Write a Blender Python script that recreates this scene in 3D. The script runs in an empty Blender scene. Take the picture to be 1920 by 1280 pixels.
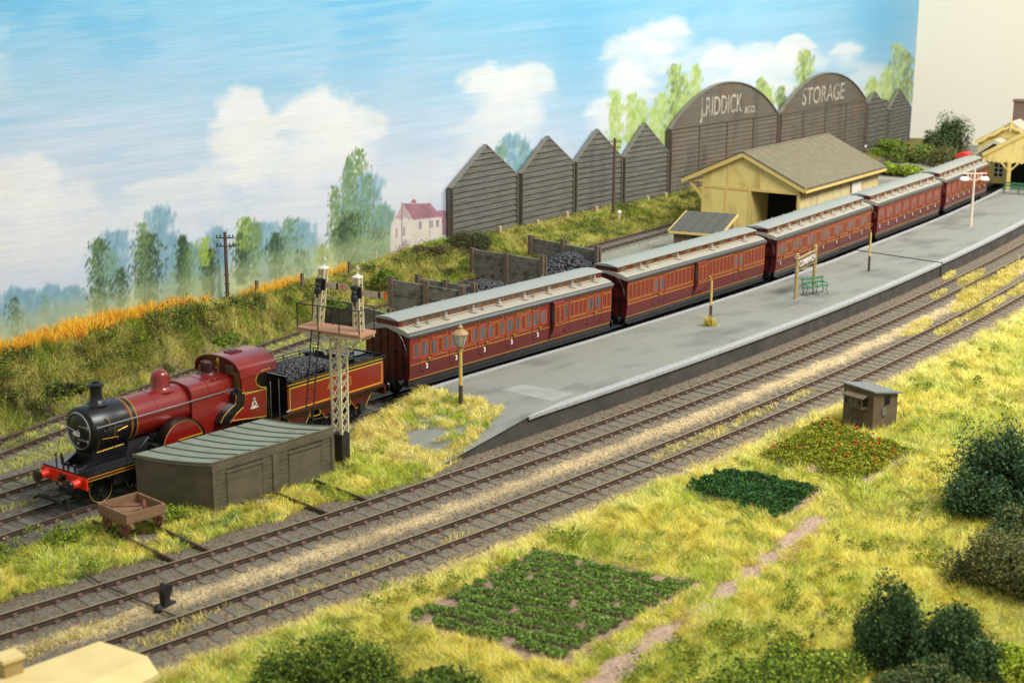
import bpy, math, random
import numpy as np
from mathutils import Matrix, Vector
random.seed(7); RNG = np.random.default_rng(7)
SC = bpy.context.scene
COL = SC.collection
# ------------------------------------------------------------------ camera
Q = math.sqrt(.5)
FPX, PITCH, ROLL = 2800.0, .24, .0035
CP = np.array([-60*Q, -60*Q, 17.9])
def _ax():
    cp, sp, cr, sr = math.cos(PITCH), math.sin(PITCH), math.cos(ROLL), math.sin(ROLL)
    R0 = np.array([1., 0, 0]); F = np.array([0, cp, -sp]); U = np.array([0, sp, cp])
    r, u = cr*R0+sr*U, -sr*R0+cr*U
    t = lambda v: np.array([v[0]*Q+v[1]*Q, -v[0]*Q+v[1]*Q, v[2]])
    return t(r), t(u), t(F)
AR, AU, AF = _ax()
cam = bpy.data.cameras.new('camera'); camo = bpy.data.objects.new('camera', cam); COL.objects.link(camo)
m = Matrix.Identity(4)
for i in range(3):
    m[i][0], m[i][1], m[i][2], m[i][3] = AR[i], AU[i], -AF[i], CP[i]
camo.matrix_world = m
cam.sensor_width = 36; cam.lens = FPX/1920*36; cam.clip_start = .5; cam.clip_end = 1500
cam.dof.use_dof = True; cam.dof.focus_distance = 68; cam.dof.aperture_fstop = .40
SC.camera = camo
SC.view_settings.view_transform = 'Standard'; SC.view_settings.look = 'None'
SC.view_settings.exposure = 0.14; SC.view_settings.gamma = 1
# ------------------------------------------------------------------ light (indoor, soft ceiling light)
W = bpy.data.worlds.new('World'); SC.world = W; W.use_nodes = True
W.node_tree.nodes['Background'].inputs[0].default_value = (1.0, .985, .96, 1)
W.node_tree.nodes['Background'].inputs[1].default_value = .52
def area(name, loc, tgt, size, energy, col):
    l = bpy.data.lights.new(name, 'AREA'); l.shape = 'RECTANGLE'; l.size = size[0]; l.size_y = size[1]
    l.energy = energy; l.color = col
    o = bpy.data.objects.new(name, l); COL.objects.link(o); o.location = loc
    o.rotation_euler = (Vector(tgt)-Vector(loc)).to_track_quat('-Z', 'Y').to_euler(); return o
area('ceiling_light', (12, -42, 62), (20, 10, 0), (34, 24), 62000, (1, .975, .93))
area('ceiling_light_far', (70, -22, 52), (85, 40, 4), (30, 20), 52000, (1, .975, .93))

# ------------------------------------------------------------------ pixel -> place helpers (photo pixels, 1920 wide)
def ray(x, y): return AF*FPX+AR*(x-960)-AU*(y-640)
def at(x, y, z=0.):
    r = ray(x, y); return CP+r*(z-CP[2])/r[2]
def hitp(x, y, p0, p1):
    p0 = np.array(p0, float)[:2]; p1 = np.array(p1, float)[:2]; d = (p1-p0)/np.linalg.norm(p1-p0); n = np.array([-d[1], d[0]])
    r = ray(x, y); P = CP+r*(((p0-CP[:2])@n)/(r[:2]@n)); return (P[:2]-p0)@d, P[2], P
def pj(P):
    d = np.array(P, float)-CP; z = d@AF; return 960+FPX*(d@AR)/z, 640-FPX*(d@AU)/z
def hgt(b, t, z0=0.):            # height of an upright whose foot is pixel b (at z0) and top pixel t
    P = at(b[0], b[1], z0); lo, hi = 0, 30
    for _ in range(40):
        mi = (lo+hi)/2
        if pj(P+[0, 0, mi])[1] > t[1]: lo = mi
        else: hi = mi
    return P, lo
def hermite(pts):
    p = np.array(pts, float); x, y = p[:, 0], p[:, 1]; mm = np.gradient(y, x)
    def f(s):
        s = np.asarray(s, float); i = np.clip(np.searchsorted(x, s)-1, 0, len(x)-2); h = x[i+1]-x[i]; t = (s-x[i])/h
        tc = np.clip(t, 0, 1); a = 2*tc**3-3*tc**2+1; b = tc**3-2*tc**2+tc; c = -2*tc**3+3*tc**2; e = tc**3-tc**2
        v = a*y[i]+b*h*mm[i]+c*y[i+1]+e*h*mm[i+1]
        return v+np.where(t < 0, t*h*mm[0], 0)+np.where(t > 1, (t-1)*h*mm[-1], 0)
    return f
tA = hermite([(-45, -4.7), (-25, -4.9), (-16.5, -4.98), (-6.3, -4.66), (1.3, -4.18), (13, -3.1), (28.4, -1.1), (40, .9), (52, 3.3), (75, 9), (110, 20)])
tB = hermite([(-45, -8.4), (-23.4, -8.56), (-8.5, -8.4), (-3.1, -8.12), (20.6, -5.84), (40, -2.7), (55, .6), (75, 5.6), (110, 16.5)])
tC = hermite([(-45, -1.0), (-26, 1.55), (-18.4, 2.65), (-2.56, 4.86), (11.6, 6.12), (28, 8.1), (43.5, 10.95), (57.5, 13.75), (69.5, 16.6), (82, 20.2), (110, 29)])
tD = hermite([(-45, 1.9), (-26, 4.95), (-19.4, 6.05), (-10, 7.5), (0, 9.0), (12, 10.2), (28, 12.0), (43, 14.9), (57, 18), (70, 21.5), (82, 25), (110, 34)])
tE = hermite([(-45, -.4), (-25, 7.2), (-17.5, 10.4), (-14.1, 11.65), (-.85, 16.1), (2.5, 17.1), (12, 19.6), (31, 23.5), (42, 25.5), (60, 29), (80, 33.5)])
BL = [(-48, 5.5), (-40, 8), (-20, 14.5), (-9, 18), (0, 20.5), (10, 24), (22, 29.3), (39, 32.5), (66, 35.5), (90, 40), (105.3, 43.4)]
def on_board(x, y):
    for i in range(len(BL)-1):
        a, z, P = hitp(x, y, BL[i], BL[i+1]); L = math.dist(BL[i], BL[i+1])
        if (a >= 0 or i == 0) and (a <= L or i == len(BL)-2): return P
tBoard = lambda s: np.interp(s, [p[0] for p in BL], [p[1] for p in BL])

# ------------------------------------------------------------------ materials
def lin(c):
    c = [v/255. for v in c]
    return tuple(v/12.92 if v <= .04045 else ((v+.055)/1.055)**2.4 for v in c)
MC = {}
def mat(name, rgb, rough=.6, var=.0, scale=3., metal=0., bump=0., bscale=20., coat=0., rgb2=None, stretch=(1, 1, 1), spec=.5, trans=0., attr=None, uv=False, dist=.02):
    if name in MC: return MC[name]
    M = bpy.data.materials.new(name); M.use_nodes = True; nt = M.node_tree; N = nt.nodes; L = nt.links
    P = N['Principled BSDF']; c = lin(rgb); P.inputs['Base Color'].default_value = (*c, 1)
    P.inputs['Roughness'].default_value = rough; P.inputs['Metallic'].default_value = metal
    P.inputs['Coat Weight'].default_value = coat; P.inputs['Coat Roughness'].default_value = .12
    P.inputs['Specular IOR Level'].default_value = spec; P.inputs['Transmission Weight'].default_value = trans
    tc = N.new('ShaderNodeTexCoord'); mp = N.new('ShaderNodeMapping'); L.new(tc.outputs['UV' if uv else 'Object'], mp.inputs[0]); mp.inputs['Scale'].default_value = stretch
    base = None
    if attr:
        a = N.new('ShaderNodeAttribute'); a.attribute_name = attr; base = a.outputs['Color']
    if var > 0 or rgb2:
        n = N.new('ShaderNodeTexNoise'); n.inputs['Scale'].default_value = scale; n.inputs['Detail'].default_value = 6; n.inputs['Roughness'].default_value = .65
        L.new(mp.outputs[0], n.inputs['Vector'])
        r = N.new('ShaderNodeMapRange'); L.new(n.outputs['Fac'], r.inputs[0]); r.inputs[1].default_value = .32; r.inputs[2].default_value = .68
        mx = N.new('ShaderNodeMix'); mx.data_type = 'RGBA'; L.new(r.outputs[0], mx.inputs[0])
        if rgb2:
            mx.inputs[6].default_value = (*c, 1); mx.inputs[7].default_value = (*lin(rgb2), 1)
        elif base is not None:
            mx.blend_type = 'MULTIPLY'; r.inputs[3].default_value = 1-var; r.inputs[4].default_value = 1+var
            cm = N.new('ShaderNodeCombineColor'); [L.new(r.outputs[0], cm.inputs[k]) for k in range(3)]
            mx.inputs[0].default_value = 1; L.remove(mx.inputs[0].links[0]); L.new(base, mx.inputs[6]); L.new(cm.outputs[0], mx.inputs[7])
        else:
            mx.inputs[6].default_value = (*[v*(1-var) for v in c], 1); mx.inputs[7].default_value = (*[min(1, v*(1+var)) for v in c], 1)
        base = mx.outputs[2]
    if base is not None: L.new(base, P.inputs['Base Color'])
    if bump > 0:
        n2 = N.new('ShaderNodeTexNoise'); n2.inputs['Scale'].default_value = bscale; n2.inputs['Detail'].default_value = 4; L.new(mp.outputs[0], n2.inputs['Vector'])
        b = N.new('ShaderNodeBump'); b.inputs['Strength'].default_value = bump; b.inputs['Distance'].default_value = dist
        L.new(n2.outputs['Fac'], b.inputs['Height']); L.new(b.outputs[0], P.inputs['Normal'])
    MC[name] = M; return M
def two_noise(M, rgb, scale=.7, lo=.5, hi=.7, stretch=(1, 1, 1), amt=1., detail=6):   # second, larger stain layer
    nt = M.node_tree; N = nt.nodes; L = nt.links; P = N['Principled BSDF']
    tc = N.new('ShaderNodeTexCoord'); mp = N.new('ShaderNodeMapping'); L.new(tc.outputs['Object'], mp.inputs[0]); mp.inputs['Scale'].default_value = stretch
    n = N.new('ShaderNodeTexNoise'); n.inputs['Scale'].default_value = scale; n.inputs['Detail'].default_value = detail; L.new(mp.outputs[0], n.inputs['Vector'])
    r = N.new('ShaderNodeMapRange'); r.inputs[1].default_value = lo; r.inputs[2].default_value = hi; r.inputs[4].default_value = amt; L.new(n.outputs['Fac'], r.inputs[0])
    mx = N.new('ShaderNodeMix'); mx.data_type = 'RGBA'; L.new(r.outputs[0], mx.inputs[0])
    bc = P.inputs['Base Color']
    if bc.links: L.new(bc.links[0].from_socket, mx.inputs[6])
    else: mx.inputs[6].default_value = bc.default_value
    mx.inputs[7].default_value = (*lin(rgb), 1); L.new(mx.outputs[2], bc); return M

RED = mat('crimson_paint', (126, 25, 17), .28, coat=.5, var=.06, scale=1.2)
REDD = mat('dark_crimson_paint', (82, 16, 15), .45, coat=.1, var=.12, scale=3)
REDL = mat('coach_upper_panel_paint', (116, 33, 23), .42, coat=.12, var=.07, scale=1.5)
REDW = mat('coach_lower_panel_paint', (96, 27, 26), .42, coat=.12, var=.06, scale=1.5)
REDB = mat('bright_red_window_paint', (188, 32, 38), .4)
VERM = mat('vermilion_paint', (226, 50, 22), .4, var=.1, scale=6)
BLACK = mat('black_paint', (22, 22, 24), .25, coat=.4, var=.2, scale=4)
MATT = mat('matt_black_metal', (34, 33, 32), .6, var=.25, scale=6)
SMOKE = mat('smokebox_black', (17, 17, 18), .33, var=.25, scale=5)
GOLD = mat('yellow_lining', (214, 172, 42), .5)
GOLDC = mat('coach_yellow_lining', (184, 132, 44), .5)
BRASS = mat('brass', (196, 152, 56), .32, metal=.85)
STEEL = mat('steel', (190, 192, 196), .25, metal=.9)
ROOF = mat('coach_roof_grey', (160, 156, 140), .5, var=.08, scale=1.1, spec=.4)
ROOFC = mat('clerestory_roof_grey', (148, 151, 142), .42, var=.05, scale=1.0, spec=.5)
CORN = mat('dark_grey_cornice', (66, 68, 66), .4, var=.1, scale=3)
GLASS = mat('coach_window_glass', (44, 42, 44), .08, coat=.6, rgb2=(104, 100, 100), scale=2.2, stretch=(3, 1, .3))
WHITE = mat('white_lettering', (232, 226, 214), .6)
COALM = mat('coal', (40, 41, 44), .42, var=.35, scale=9, spec=.7)
CREAM = mat('cream_paint', (214, 202, 168), .6, var=.08, scale=5, bump=.2)
CREAMP = two_noise(mat('weathered_cream_paint', (206, 196, 160), .65, var=.1, scale=6, bump=.2), (140, 120, 88), 3, .56, .75, (3, 3, .6), .6)
DECK = mat('timber_decking', (188, 142, 108), .75, rgb2=(160, 118, 90), scale=4, stretch=(1, 6, 1), bump=.3)
HUTM = two_noise(mat('weathered_concrete_grey', (96, 88, 68), .75, var=.14, scale=3, bump=.3, bscale=30), (70, 66, 50), 1.2, .45, .7, (1, 1, 2), .7)
HUTR = two_noise(mat('roofing_felt_green_grey', (128, 138, 122), .8, var=.07, scale=3, bump=.2, bscale=60), (104, 112, 96), 1.0, .5, .75)
WOOD = mat('trolley_timber', (150, 112, 80), .75, rgb2=(112, 90, 68), scale=4, stretch=(1, 1, 5), bump=.3)
RUST = mat('rusty_iron', (150, 88, 62), .8, rgb2=(84, 58, 46), scale=8, bump=.3)
RAILS = mat('rail_side_rust', (92, 70, 56), .6, rgb2=(70, 56, 48), scale=3, metal=.2)
RAILT = mat('rail_head', (176, 156, 112), .38, metal=.55, var=.15, scale=1.4)
RAILD = mat('siding_rail_head', (124, 112, 98), .45, metal=.4, var=.15, scale=1.4)
SLEEP = mat('sleeper_timber', (94, 92, 82), .85, rgb2=(118, 112, 98), scale=3, stretch=(1, 1, 1), bump=.3, bscale=12)
CHAIR = mat('rail_chair', (104, 78, 66), .8, var=.2, scale=6)
ASPH = two_noise(two_noise(mat('platform_asphalt', (131, 133, 124), .8, var=.05, scale=1.4, bump=.15, bscale=40), (100, 103, 98), .28, .48, .66, (1, 2.5, 1), .8), (140, 139, 126), .5, .55, .75, (1, 2, 1), .6)
COPE = mat('platform_edge_stone', (180, 182, 180), .7, rgb2=(136, 138, 134), scale=9, stretch=(1, 1, 1))
POSTY = two_noise(mat('mustard_post_paint', (208, 180, 98), .6, var=.1, scale=6), (150, 120, 66), 3, .5, .75, (2, 2, 1), .6)
POSTB = mat('dark_post_base', (74, 60, 48), .6, var=.2, scale=5)
GREENP = mat('green_bench_paint', (62, 122, 84), .5, var=.1, scale=6)
YEL = two_noise(mat('yellow_ochre_boards', (226, 203, 124), .75, var=.05, scale=2, bump=.15), (176, 146, 78), 1.2, .5, .7, (1, 1, .5), .6)
YELT = mat('yellow_trim', (218, 190, 112), .7, var=.06, scale=3)
PALEY = two_noise(mat('side_lit_yellow_boards', (208, 192, 140), .8, var=.05, scale=2), (180, 162, 112), 1.5, .5, .7, (1, 1, .3), .6)  # shed side boards, paler look from the light put into the colour
SHROOF = two_noise(mat('goods_shed_roof', (108, 102, 80), .85, rgb2=(122, 114, 90), scale=1.2, stretch=(1, 1, 4), bump=.3), (138, 104, 78), .6, .58, .75, (1, 1, 1), .35)
BRICK = mat('dark_brick', (96, 78, 70), .85, rgb2=(118, 92, 80), scale=9, bump=.4)
SLATE = two_noise(mat('felt_roof_dark', (84, 84, 76), .8, var=.1, scale=3, bump=.2), (104, 98, 80), 1.0, .5, .8)
BOARDM = two_noise(mat('weathered_grey_boards', (68, 66, 60), .85, rgb2=(112, 110, 102), scale=1.3, stretch=(.35, .35, 8), bump=.35, bscale=10), (74, 68, 60), .6, .5, .78, (1, 1, .8), .55)
BOARDD = two_noise(two_noise(mat('dark_weathered_boards', (84, 80, 70), .85, rgb2=(108, 100, 84), scale=1.1, stretch=(.3, .3, 6), bump=.35, bscale=10), (112, 82, 60), .35, .5, .7, (1, 1, .6), .6), (62, 62, 60), .6, .5, .7, (1, 1, .3), .6)
TRIMM = mat('dark_timber_trim', (84, 76, 64), .85, rgb2=(108, 98, 82), scale=2, bump=.3)
SLEEPW = two_noise(mat('old_sleeper_wall', (98, 95, 86), .9, rgb2=(126, 120, 106), scale=3, stretch=(1, 1, 7), bump=.5, bscale=9, dist=.04), (64, 60, 54), 2, .5, .7)
POSTW = mat('old_timber_post', (116, 98, 78), .9, rgb2=(88, 78, 66), scale=4, bump=.4)
CONC = mat('concrete_stump', (176, 164, 128), .85, var=.12, scale=5)
WALLC = mat('cream_wall', (212, 208, 192), .9, var=.015, scale=.05)
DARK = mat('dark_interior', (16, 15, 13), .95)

# ------------------------------------------------------------------ mesh builder
class MB:
    def __init__(s): s.v = []; s.f = []; s.m = []; s.M = None
    def add(s, vs, fs, m=0, M=None):
        o = len(s.v); M = M if M is not None else s.M
        s.v += [tuple(M @ Vector(v)) for v in vs] if M is not None else [tuple(v) for v in vs]
        s.f += [tuple(i+o for i in f) for f in fs]; s.m += [m]*len(fs); return s
    def box(s, x0, x1, y0, y1, z0, z1, m=0, M=None):
        return s.add([(x0, y0, z0), (x1, y0, z0), (x1, y1, z0), (x0, y1, z0), (x0, y0, z1), (x1, y0, z1), (x1, y1, z1), (x0, y1, z1)],
                     [(0, 3, 2, 1), (4, 5, 6, 7), (0, 1, 5, 4), (1, 2, 6, 5), (2, 3, 7, 6), (3, 0, 4, 7)], m, M)
    def bar(s, a, b, w, h=None, m=0, up=(0, 0, 1)):
        a, b = Vector(a), Vector(b); h = h or w; d = (b-a).normalized(); u = Vector(up)
        if abs(d.dot(u)) > .98: u = Vector((1, 0, 0))
        r = d.cross(u).normalized(); u = r.cross(d).normalized(); vs = []
        for p in (a, b):
            for i, j in ((-1, -1), (1, -1), (1, 1), (-1, 1)): vs.append(p+r*(i*w/2)+u*(j*h/2))
        return s.add(vs, [(0, 1, 2, 3), (7, 6, 5, 4), (0, 4, 5, 1), (1, 5, 6, 2), (2, 6, 7, 3), (3, 7, 4, 0)], m)
    def tube(s, pts, r, n=8, m=0, caps=True):
        pts = [Vector(p) for p in pts]; rs = r if isinstance(r, (list, tuple)) else [r]*len(pts); vs = []; fs = []
        for i, p in enumerate(pts):
            d = (pts[min(i+1, len(pts)-1)]-pts[max(i-1, 0)]).normalized(); u = Vector((0, 0, 1))
            if abs(d.dot(u)) > .95: u = Vector((1, 0, 0))
            a = d.cross(u).normalized(); b = a.cross(d)
            for k in range(n): t = 2*math.pi*k/n; vs.append(p+(a*math.cos(t)+b*math.sin(t))*rs[i])
        for i in range(len(pts)-1):
            for k in range(n): fs.append((i*n+k, i*n+(k+1) % n, (i+1)*n+(k+1) % n, (i+1)*n+k))
        if caps: fs += [tuple(range(n-1, -1, -1)), tuple((len(pts)-1)*n+k for k in range(n))]
        return s.add(vs, fs, m)
    def lathe(s, prof, c=(0, 0, 0), n=20, m=0, axis='z'):   # prof [(r, h)]
        vs = []; fs = []
        for r, h in prof:
            for k in range(n):
                t = 2*math.pi*k/n; a, b = r*math.cos(t), r*math.sin(t)
                v = (a, b, h) if axis == 'z' else ((h, a, b) if axis == 'x' else (a, h, b)); vs.append((c[0]+v[0], c[1]+v[1], c[2]+v[2]))
        for i in range(len(prof)-1):
            for k in range(n):
                q = (i*n+k, i*n+(k+1) % n, (i+1)*n+(k+1) % n, (i+1)*n+k); fs.append(q if axis != 'y' else q[::-1])
        fs += [tuple(range(n-1, -1, -1)), tuple((len(prof)-1)*n+k for k in range(n))]
        return s.add(vs, fs, m)
    def prism(s, poly, y0, y1, m=0, plane='xz'):            # extruded polygon
        n = len(poly); f = {'xz': lambda p, y: (p[0], y, p[1]), 'yz': lambda p, y: (y, p[0], p[1]), 'xy': lambda p, y: (p[0], p[1], y)}[plane]
        vs = [f(p, y0) for p in poly]+[f(p, y1) for p in poly]
        return s.add(vs, [tuple(range(n)), tuple(range(2*n-1, n-1, -1))]+[(i, i+n, (i+1) % n+n, (i+1) % n) for i in range(n)], m)
    def ring(s, c, R, r, axis='y', n=28, k=6, m=0, a0=0, a1=2*math.pi, flat=None):
        vs = []; fs = []; full = abs(a1-a0-2*math.pi) < 1e-6; N = n if full else n+1
        for i in range(N):
            t = a0+(a1-a0)*i/n
            for j in range(k):
                q = 2*math.pi*j/k; rr = R+r*math.cos(q); h = (flat or r)*math.sin(q)
                p = {'y': (rr*math.cos(t), h, rr*math.sin(t)), 'x': (h, rr*math.cos(t), rr*math.sin(t)), 'z': (rr*math.cos(t), rr*math.sin(t), h)}[axis]
                vs.append((c[0]+p[0], c[1]+p[1], c[2]+p[2]))
        for i in range(n):
            for j in range(k): fs.append((i*k+j, ((i+1) % N)*k+j, ((i+1) % N)*k+(j+1) % k, i*k+(j+1) % k))
        return s.add(vs, fs, m)
    def build(s, name, mats, parent=None, smooth=35, label=None):
        me = bpy.data.meshes.new(name); me.from_pydata(s.v, [], s.f)
        mats = mats if isinstance(mats, (list, tuple)) else [mats]
        for q in mats: me.materials.append(q)
        me.polygons.foreach_set('material_index', s.m)
        import bmesh
        b = bmesh.new(); b.from_mesh(me); bmesh.ops.recalc_face_normals(b, faces=b.faces); b.to_mesh(me); b.free()
        if smooth:
            me.polygons.foreach_set('use_smooth', [True]*len(me.polygons)); me.set_sharp_from_angle(angle=math.radians(smooth))
        me.update(); o = bpy.data.objects.new(name, me); COL.objects.link(o)
        if parent: o.parent = parent
        if label: o['label'] = label
        return o
def thing(name, label, cat, loc=(0, 0, 0), rz=0., group=None):
    o = bpy.data.objects.new(name, None); COL.objects.link(o); o.location = tuple(loc); o.rotation_euler = (0, 0, rz)
    o.empty_display_size = .3; o['label'] = label; o['category'] = cat
    if group: o['group'] = group
    return o
def tag(o, label, cat, group=None, kind=None):
    o['label'] = label; o['category'] = cat
    if group: o['group'] = group
    if kind: o['kind'] = kind
    return o
def copy_tree(o, parent=None):
    c = o.copy(); COL.objects.link(c)
    if parent: c.parent = parent
    for ch in list(o.children): copy_tree(ch, c)
    return c
def fast_mesh(name, V, Fq, mats, cols=None, cname='col', smooth=False, uv=None):   # numpy mesh: V (n,3), Fq (m,k)
    me = bpy.data.meshes.new(name); n, k = Fq.shape
    me.vertices.add(len(V)); me.vertices.foreach_set('co', np.ascontiguousarray(V, dtype=np.float32).ravel())
    me.loops.add(n*k); me.loops.foreach_set('vertex_index', Fq.astype(np.int32).ravel())
    me.polygons.add(n); me.polygons.foreach_set('loop_start', np.arange(0, n*k, k, dtype=np.int32))
    if smooth: me.polygons.foreach_set('use_smooth', np.ones(n, bool))
    for q in (mats if isinstance(mats, (list, tuple)) else [mats]): me.materials.append(q)
    if cols is not None:
        a = me.color_attributes.new(cname, 'FLOAT_COLOR', 'POINT'); c4 = np.ones((len(V), 4), np.float32); c4[:, :3] = cols; a.data.foreach_set('color', c4.ravel())
    if uv is not None:
        u = me.uv_layers.new(name='UVMap'); u.data.foreach_set('uv', uv[Fq.ravel()].astype(np.float32).ravel())
    me.update(calc_edges=True); me.validate()
    o = bpy.data.objects.new(name, me); COL.objects.link(o); return o
def text_part(body, size, M4, mt, parent, name='lettering', ext=.004, sx=1., bold=0., shear=0., space=1.):
    cu = bpy.data.curves.new(name, 'FONT'); cu.body = body; cu.size = size; cu.extrude = ext; cu.align_x = 'CENTER'; cu.align_y = 'CENTER'; cu.offset = bold; cu.shear = shear; cu.space_character = space
    tmp = bpy.data.objects.new('tmp', cu); COL.objects.link(tmp); dg = bpy.context.evaluated_depsgraph_get()
    me = bpy.data.meshes.new_from_object(tmp.evaluated_get(dg)); bpy.data.objects.remove(tmp)
    me.transform(M4 @ Matrix.Diagonal((sx, 1, 1, 1))); me.materials.clear(); me.materials.append(mt); me.name = name
    o = bpy.data.objects.new(name, me); COL.objects.link(o)
    if parent: o.parent = parent
    return o
def face_y(x, y, z): return Matrix.Translation((x, y, z)) @ Matrix.Rotation(math.pi/2, 4, 'X')     # text standing, read from -y side
def vnoise(x, y, seed=0):            # smooth value noise, arrays
    def h(i, j):
        n = (i*374761393+j*668265263+seed*1442695) & 0xffffffff
        n = ((n ^ (n >> 13))*1274126177) & 0xffffffff
        return ((n ^ (n >> 16)) & 0xffff)/65535.
    xi = np.floor(x).astype(np.int64); yi = np.floor(y).astype(np.int64); fx = x-xi; fy = y-yi; fx = fx*fx*(3-2*fx); fy = fy*fy*(3-2*fy)
    return (h(xi, yi)*(1-fx)+h(xi+1, yi)*fx)*(1-fy)+(h(xi, yi+1)*(1-fx)+h(xi+1, yi+1)*fx)*fy
def fbm(x, y, seed=0, o=4):
    t = 0; a = .5; s = 0
    for k in range(o): t = t+a*vnoise(x*2**k, y*2**k, seed+k*17); s += a; a *= .5
    return t/s
def sstep(a, b, x): t = np.clip((x-a)/(b-a), 0, 1); return t*t*(3-2*t)
def inpoly(px, py, poly):
    r = np.zeros(px.shape, bool); n = len(poly)
    for i in range(n):
        (x0, y0), (x1, y1) = poly[i][:2], poly[(i+1) % n][:2]
        c = ((y0 > py) != (y1 > py)) & (px < (x1-x0)*(py-y0)/((y1-y0) if y1 != y0 else 1e-9)+x0); r ^= c
    return r
def polydist(px, py, line):
    d = np.full(px.shape, 1e9)
    for i in range(len(line)-1):
        a = np.array(line[i][:2]); b = np.array(line[i+1][:2]); e = b-a; t = np.clip(((px-a[0])*e[0]+(py-a[1])*e[1])/(e@e), 0, 1)
        d = np.minimum(d, np.hypot(px-a[0]-t*e[0], py-a[1]-t*e[1]))
    return d
PXP = lambda pts, z=0.: [tuple(at(x, y, z)[:2]) for x, y in pts]
BED1 = PXP([(760, 1165), (1050, 1245), (1310, 1100), (1010, 1035)])
BED2 = PXP([(1285, 920), (1465, 970), (1535, 920), (1370, 885)])
BED3 = PXP([(1420, 860), (1620, 905), (1700, 850), (1540, 795)])
PATHL = PXP([(1090, 1310), (1150, 1262), (1270, 1180), (1380, 1100), (1450, 1045), (1500, 1000), (1530, 975)])
HUT2 = PXP([(1565, 796), (1635, 808), (1674, 797), (1606, 787)])
YARD = [(30, 15), (31, 22.3), (43, 24.6), (60, 27.8), (84, 33), (95, 33), (80, 24), (60, 19)]
YARD2 = PXP([(1640, 335), (1700, 305), (1790, 296), (1840, 330), (1760, 345)])
PATCH = PXP([(760, 785), (880, 780), (880, 800), (830, 832), (770, 822)], .55)
# ------------------------------------------------------------------ terrain height
BX = [-48, -20, -11, -8, -3.7, 0, 6, 9, 16, 21, 24, 31, 52, 70, 90, 106]
BZ = [2.4, 2.4, 2.4, 2.35, 2.05, 1.7, 1.46, 1.25, 1.15, 1.0, .8, .55, .6, .45, .6, .7]
def zg(s, t):
    s = np.asarray(s, float); t = np.asarray(t, float)
    zc = np.interp(s, BX, BZ); tb = tBoard(s); te = tE(s)+1.3
    w = sstep(0, 1, (t-te)/np.maximum(tb-1.0-te, .5)); z = zc*w
    z = z+.18*(fbm(s*.6, t*.6, 3)-.5)*sstep(te, te+1.5, t)
    # foreground lawn gentle mounds
    lw = sstep(1.6, 4.5, tB(s)-1.0-t); z = z+lw*.35*(fbm(s*.22, t*.22, 9)-.45)
    return z
# platform ramp
def zramp(s): return np.clip((np.asarray(s, float)+7.2)/5.6, 0, 1)*.9

# ------------------------------------------------------------------ ground
S0, S1, T0, T1, DS = -48., 150., -46., 60., .25
gs = np.arange(S0, S1+DS, DS); gt = np.arange(T0, T1+DS, DS); GS, GT = np.meshgrid(gs, gt)
Z = zg(GS, GT)+.02*(fbm(GS*2, GT*2, 5)-.5)
for tf in (tA, tB, tC, tD, tE): Z = np.maximum(Z, .042*sstep(2.1, 1.6, np.abs(GT-tf(GS))))
def C(*c): return np.array(lin(c))
col = np.zeros(GS.shape+(3,)); col[:] = C(140, 128, 52)
g2 = fbm(GS*.5, GT*.5, 11)[..., None]; col = col*(1-g2)+C(116, 116, 46)*g2
def paint(mask, c, a=1.):
    global col
    m_ = (np.clip(mask, 0, 1)*a)[..., None]; col = col*(1-m_)+np.array(c)*m_
nz = fbm(GS*1.3, GT*1.3, 21)
bank = sstep(0, .6, GT-tE(GS)-1.6); paint(bank, C(112, 106, 48))
between = ((GT < tE(GS)+1.9) & (GT > tA(GS))).astype(float); paint(between, C(118, 110, 92))
for tf, w, c in ((tE, 1.45, (112, 106, 94)), (tD, 1.6, (104, 100, 92)), (tC, 1.9, (92, 88, 80)), (tA, 2.0, (112, 102, 86)), (tB, 1.75, (124, 112, 90))):
    paint(sstep(.35, -.35, np.abs(GT-tf(GS))-w-(nz-.5)*1.0), C(*c))
mid = (tA(GS)+tB(GS))/2+.1; paint(sstep(.7, .05, np.abs(GT-mid)+(nz-.5)*1.1)*(.85+.4*fbm(GS*3, GT*3, 23)), C(194, 172, 128))
paint(sstep(.5, .1, np.abs(GT-tB(GS)+1.75)+(nz-.5)*.5), C(176, 156, 100), .8)
yd = (inpoly(GS, GT, YARD) & (np.abs(GT-tC(GS)) > 1.9)).astype(float); paint(yd, C(138, 138, 122), .9)
paint((GT > tD(GS)+1.5) & (GT < tE(GS)-.9) & (GS > 14), C(138, 136, 120), .9)
paint(inpoly(GS, GT, YARD2).astype(float), C(170, 162, 148))
pd = polydist(GS, GT, PATHL); paint(sstep(.62, .32, pd+(nz-.5)*.7), C(168, 142, 122))
for b in (BED1, BED2, BED3): paint((inpoly(GS, GT, b) | (polydist(GS, GT, b+[b[0]]) < .3+(nz-.5)*.5)).astype(float), C(152, 126, 106), .95)
paint(((GS > 112)).astype(float), C(150, 140, 110))
g1 = fbm(GS*5, GT*5, 31)[..., None]; col = col*(.78+.44*g1)
ny, nx = GS.shape; V = np.stack([GS, GT, Z], -1).reshape(-1, 3)
idx = np.arange(nx*ny).reshape(ny, nx); Fq = np.stack([idx[:-1, :-1], idx[:-1, 1:], idx[1:, 1:], idx[1:, :-1]], -1).reshape(-1, 4)
GM = mat('ground_cover', (128, 128, 128), .95, attr='col', var=.38, scale=9, bump=.7, bscale=14, dist=.05)
go = fast_mesh('ground', V, Fq, GM, col.reshape(-1, 3), smooth=True); go['kind'] = 'structure'

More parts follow.
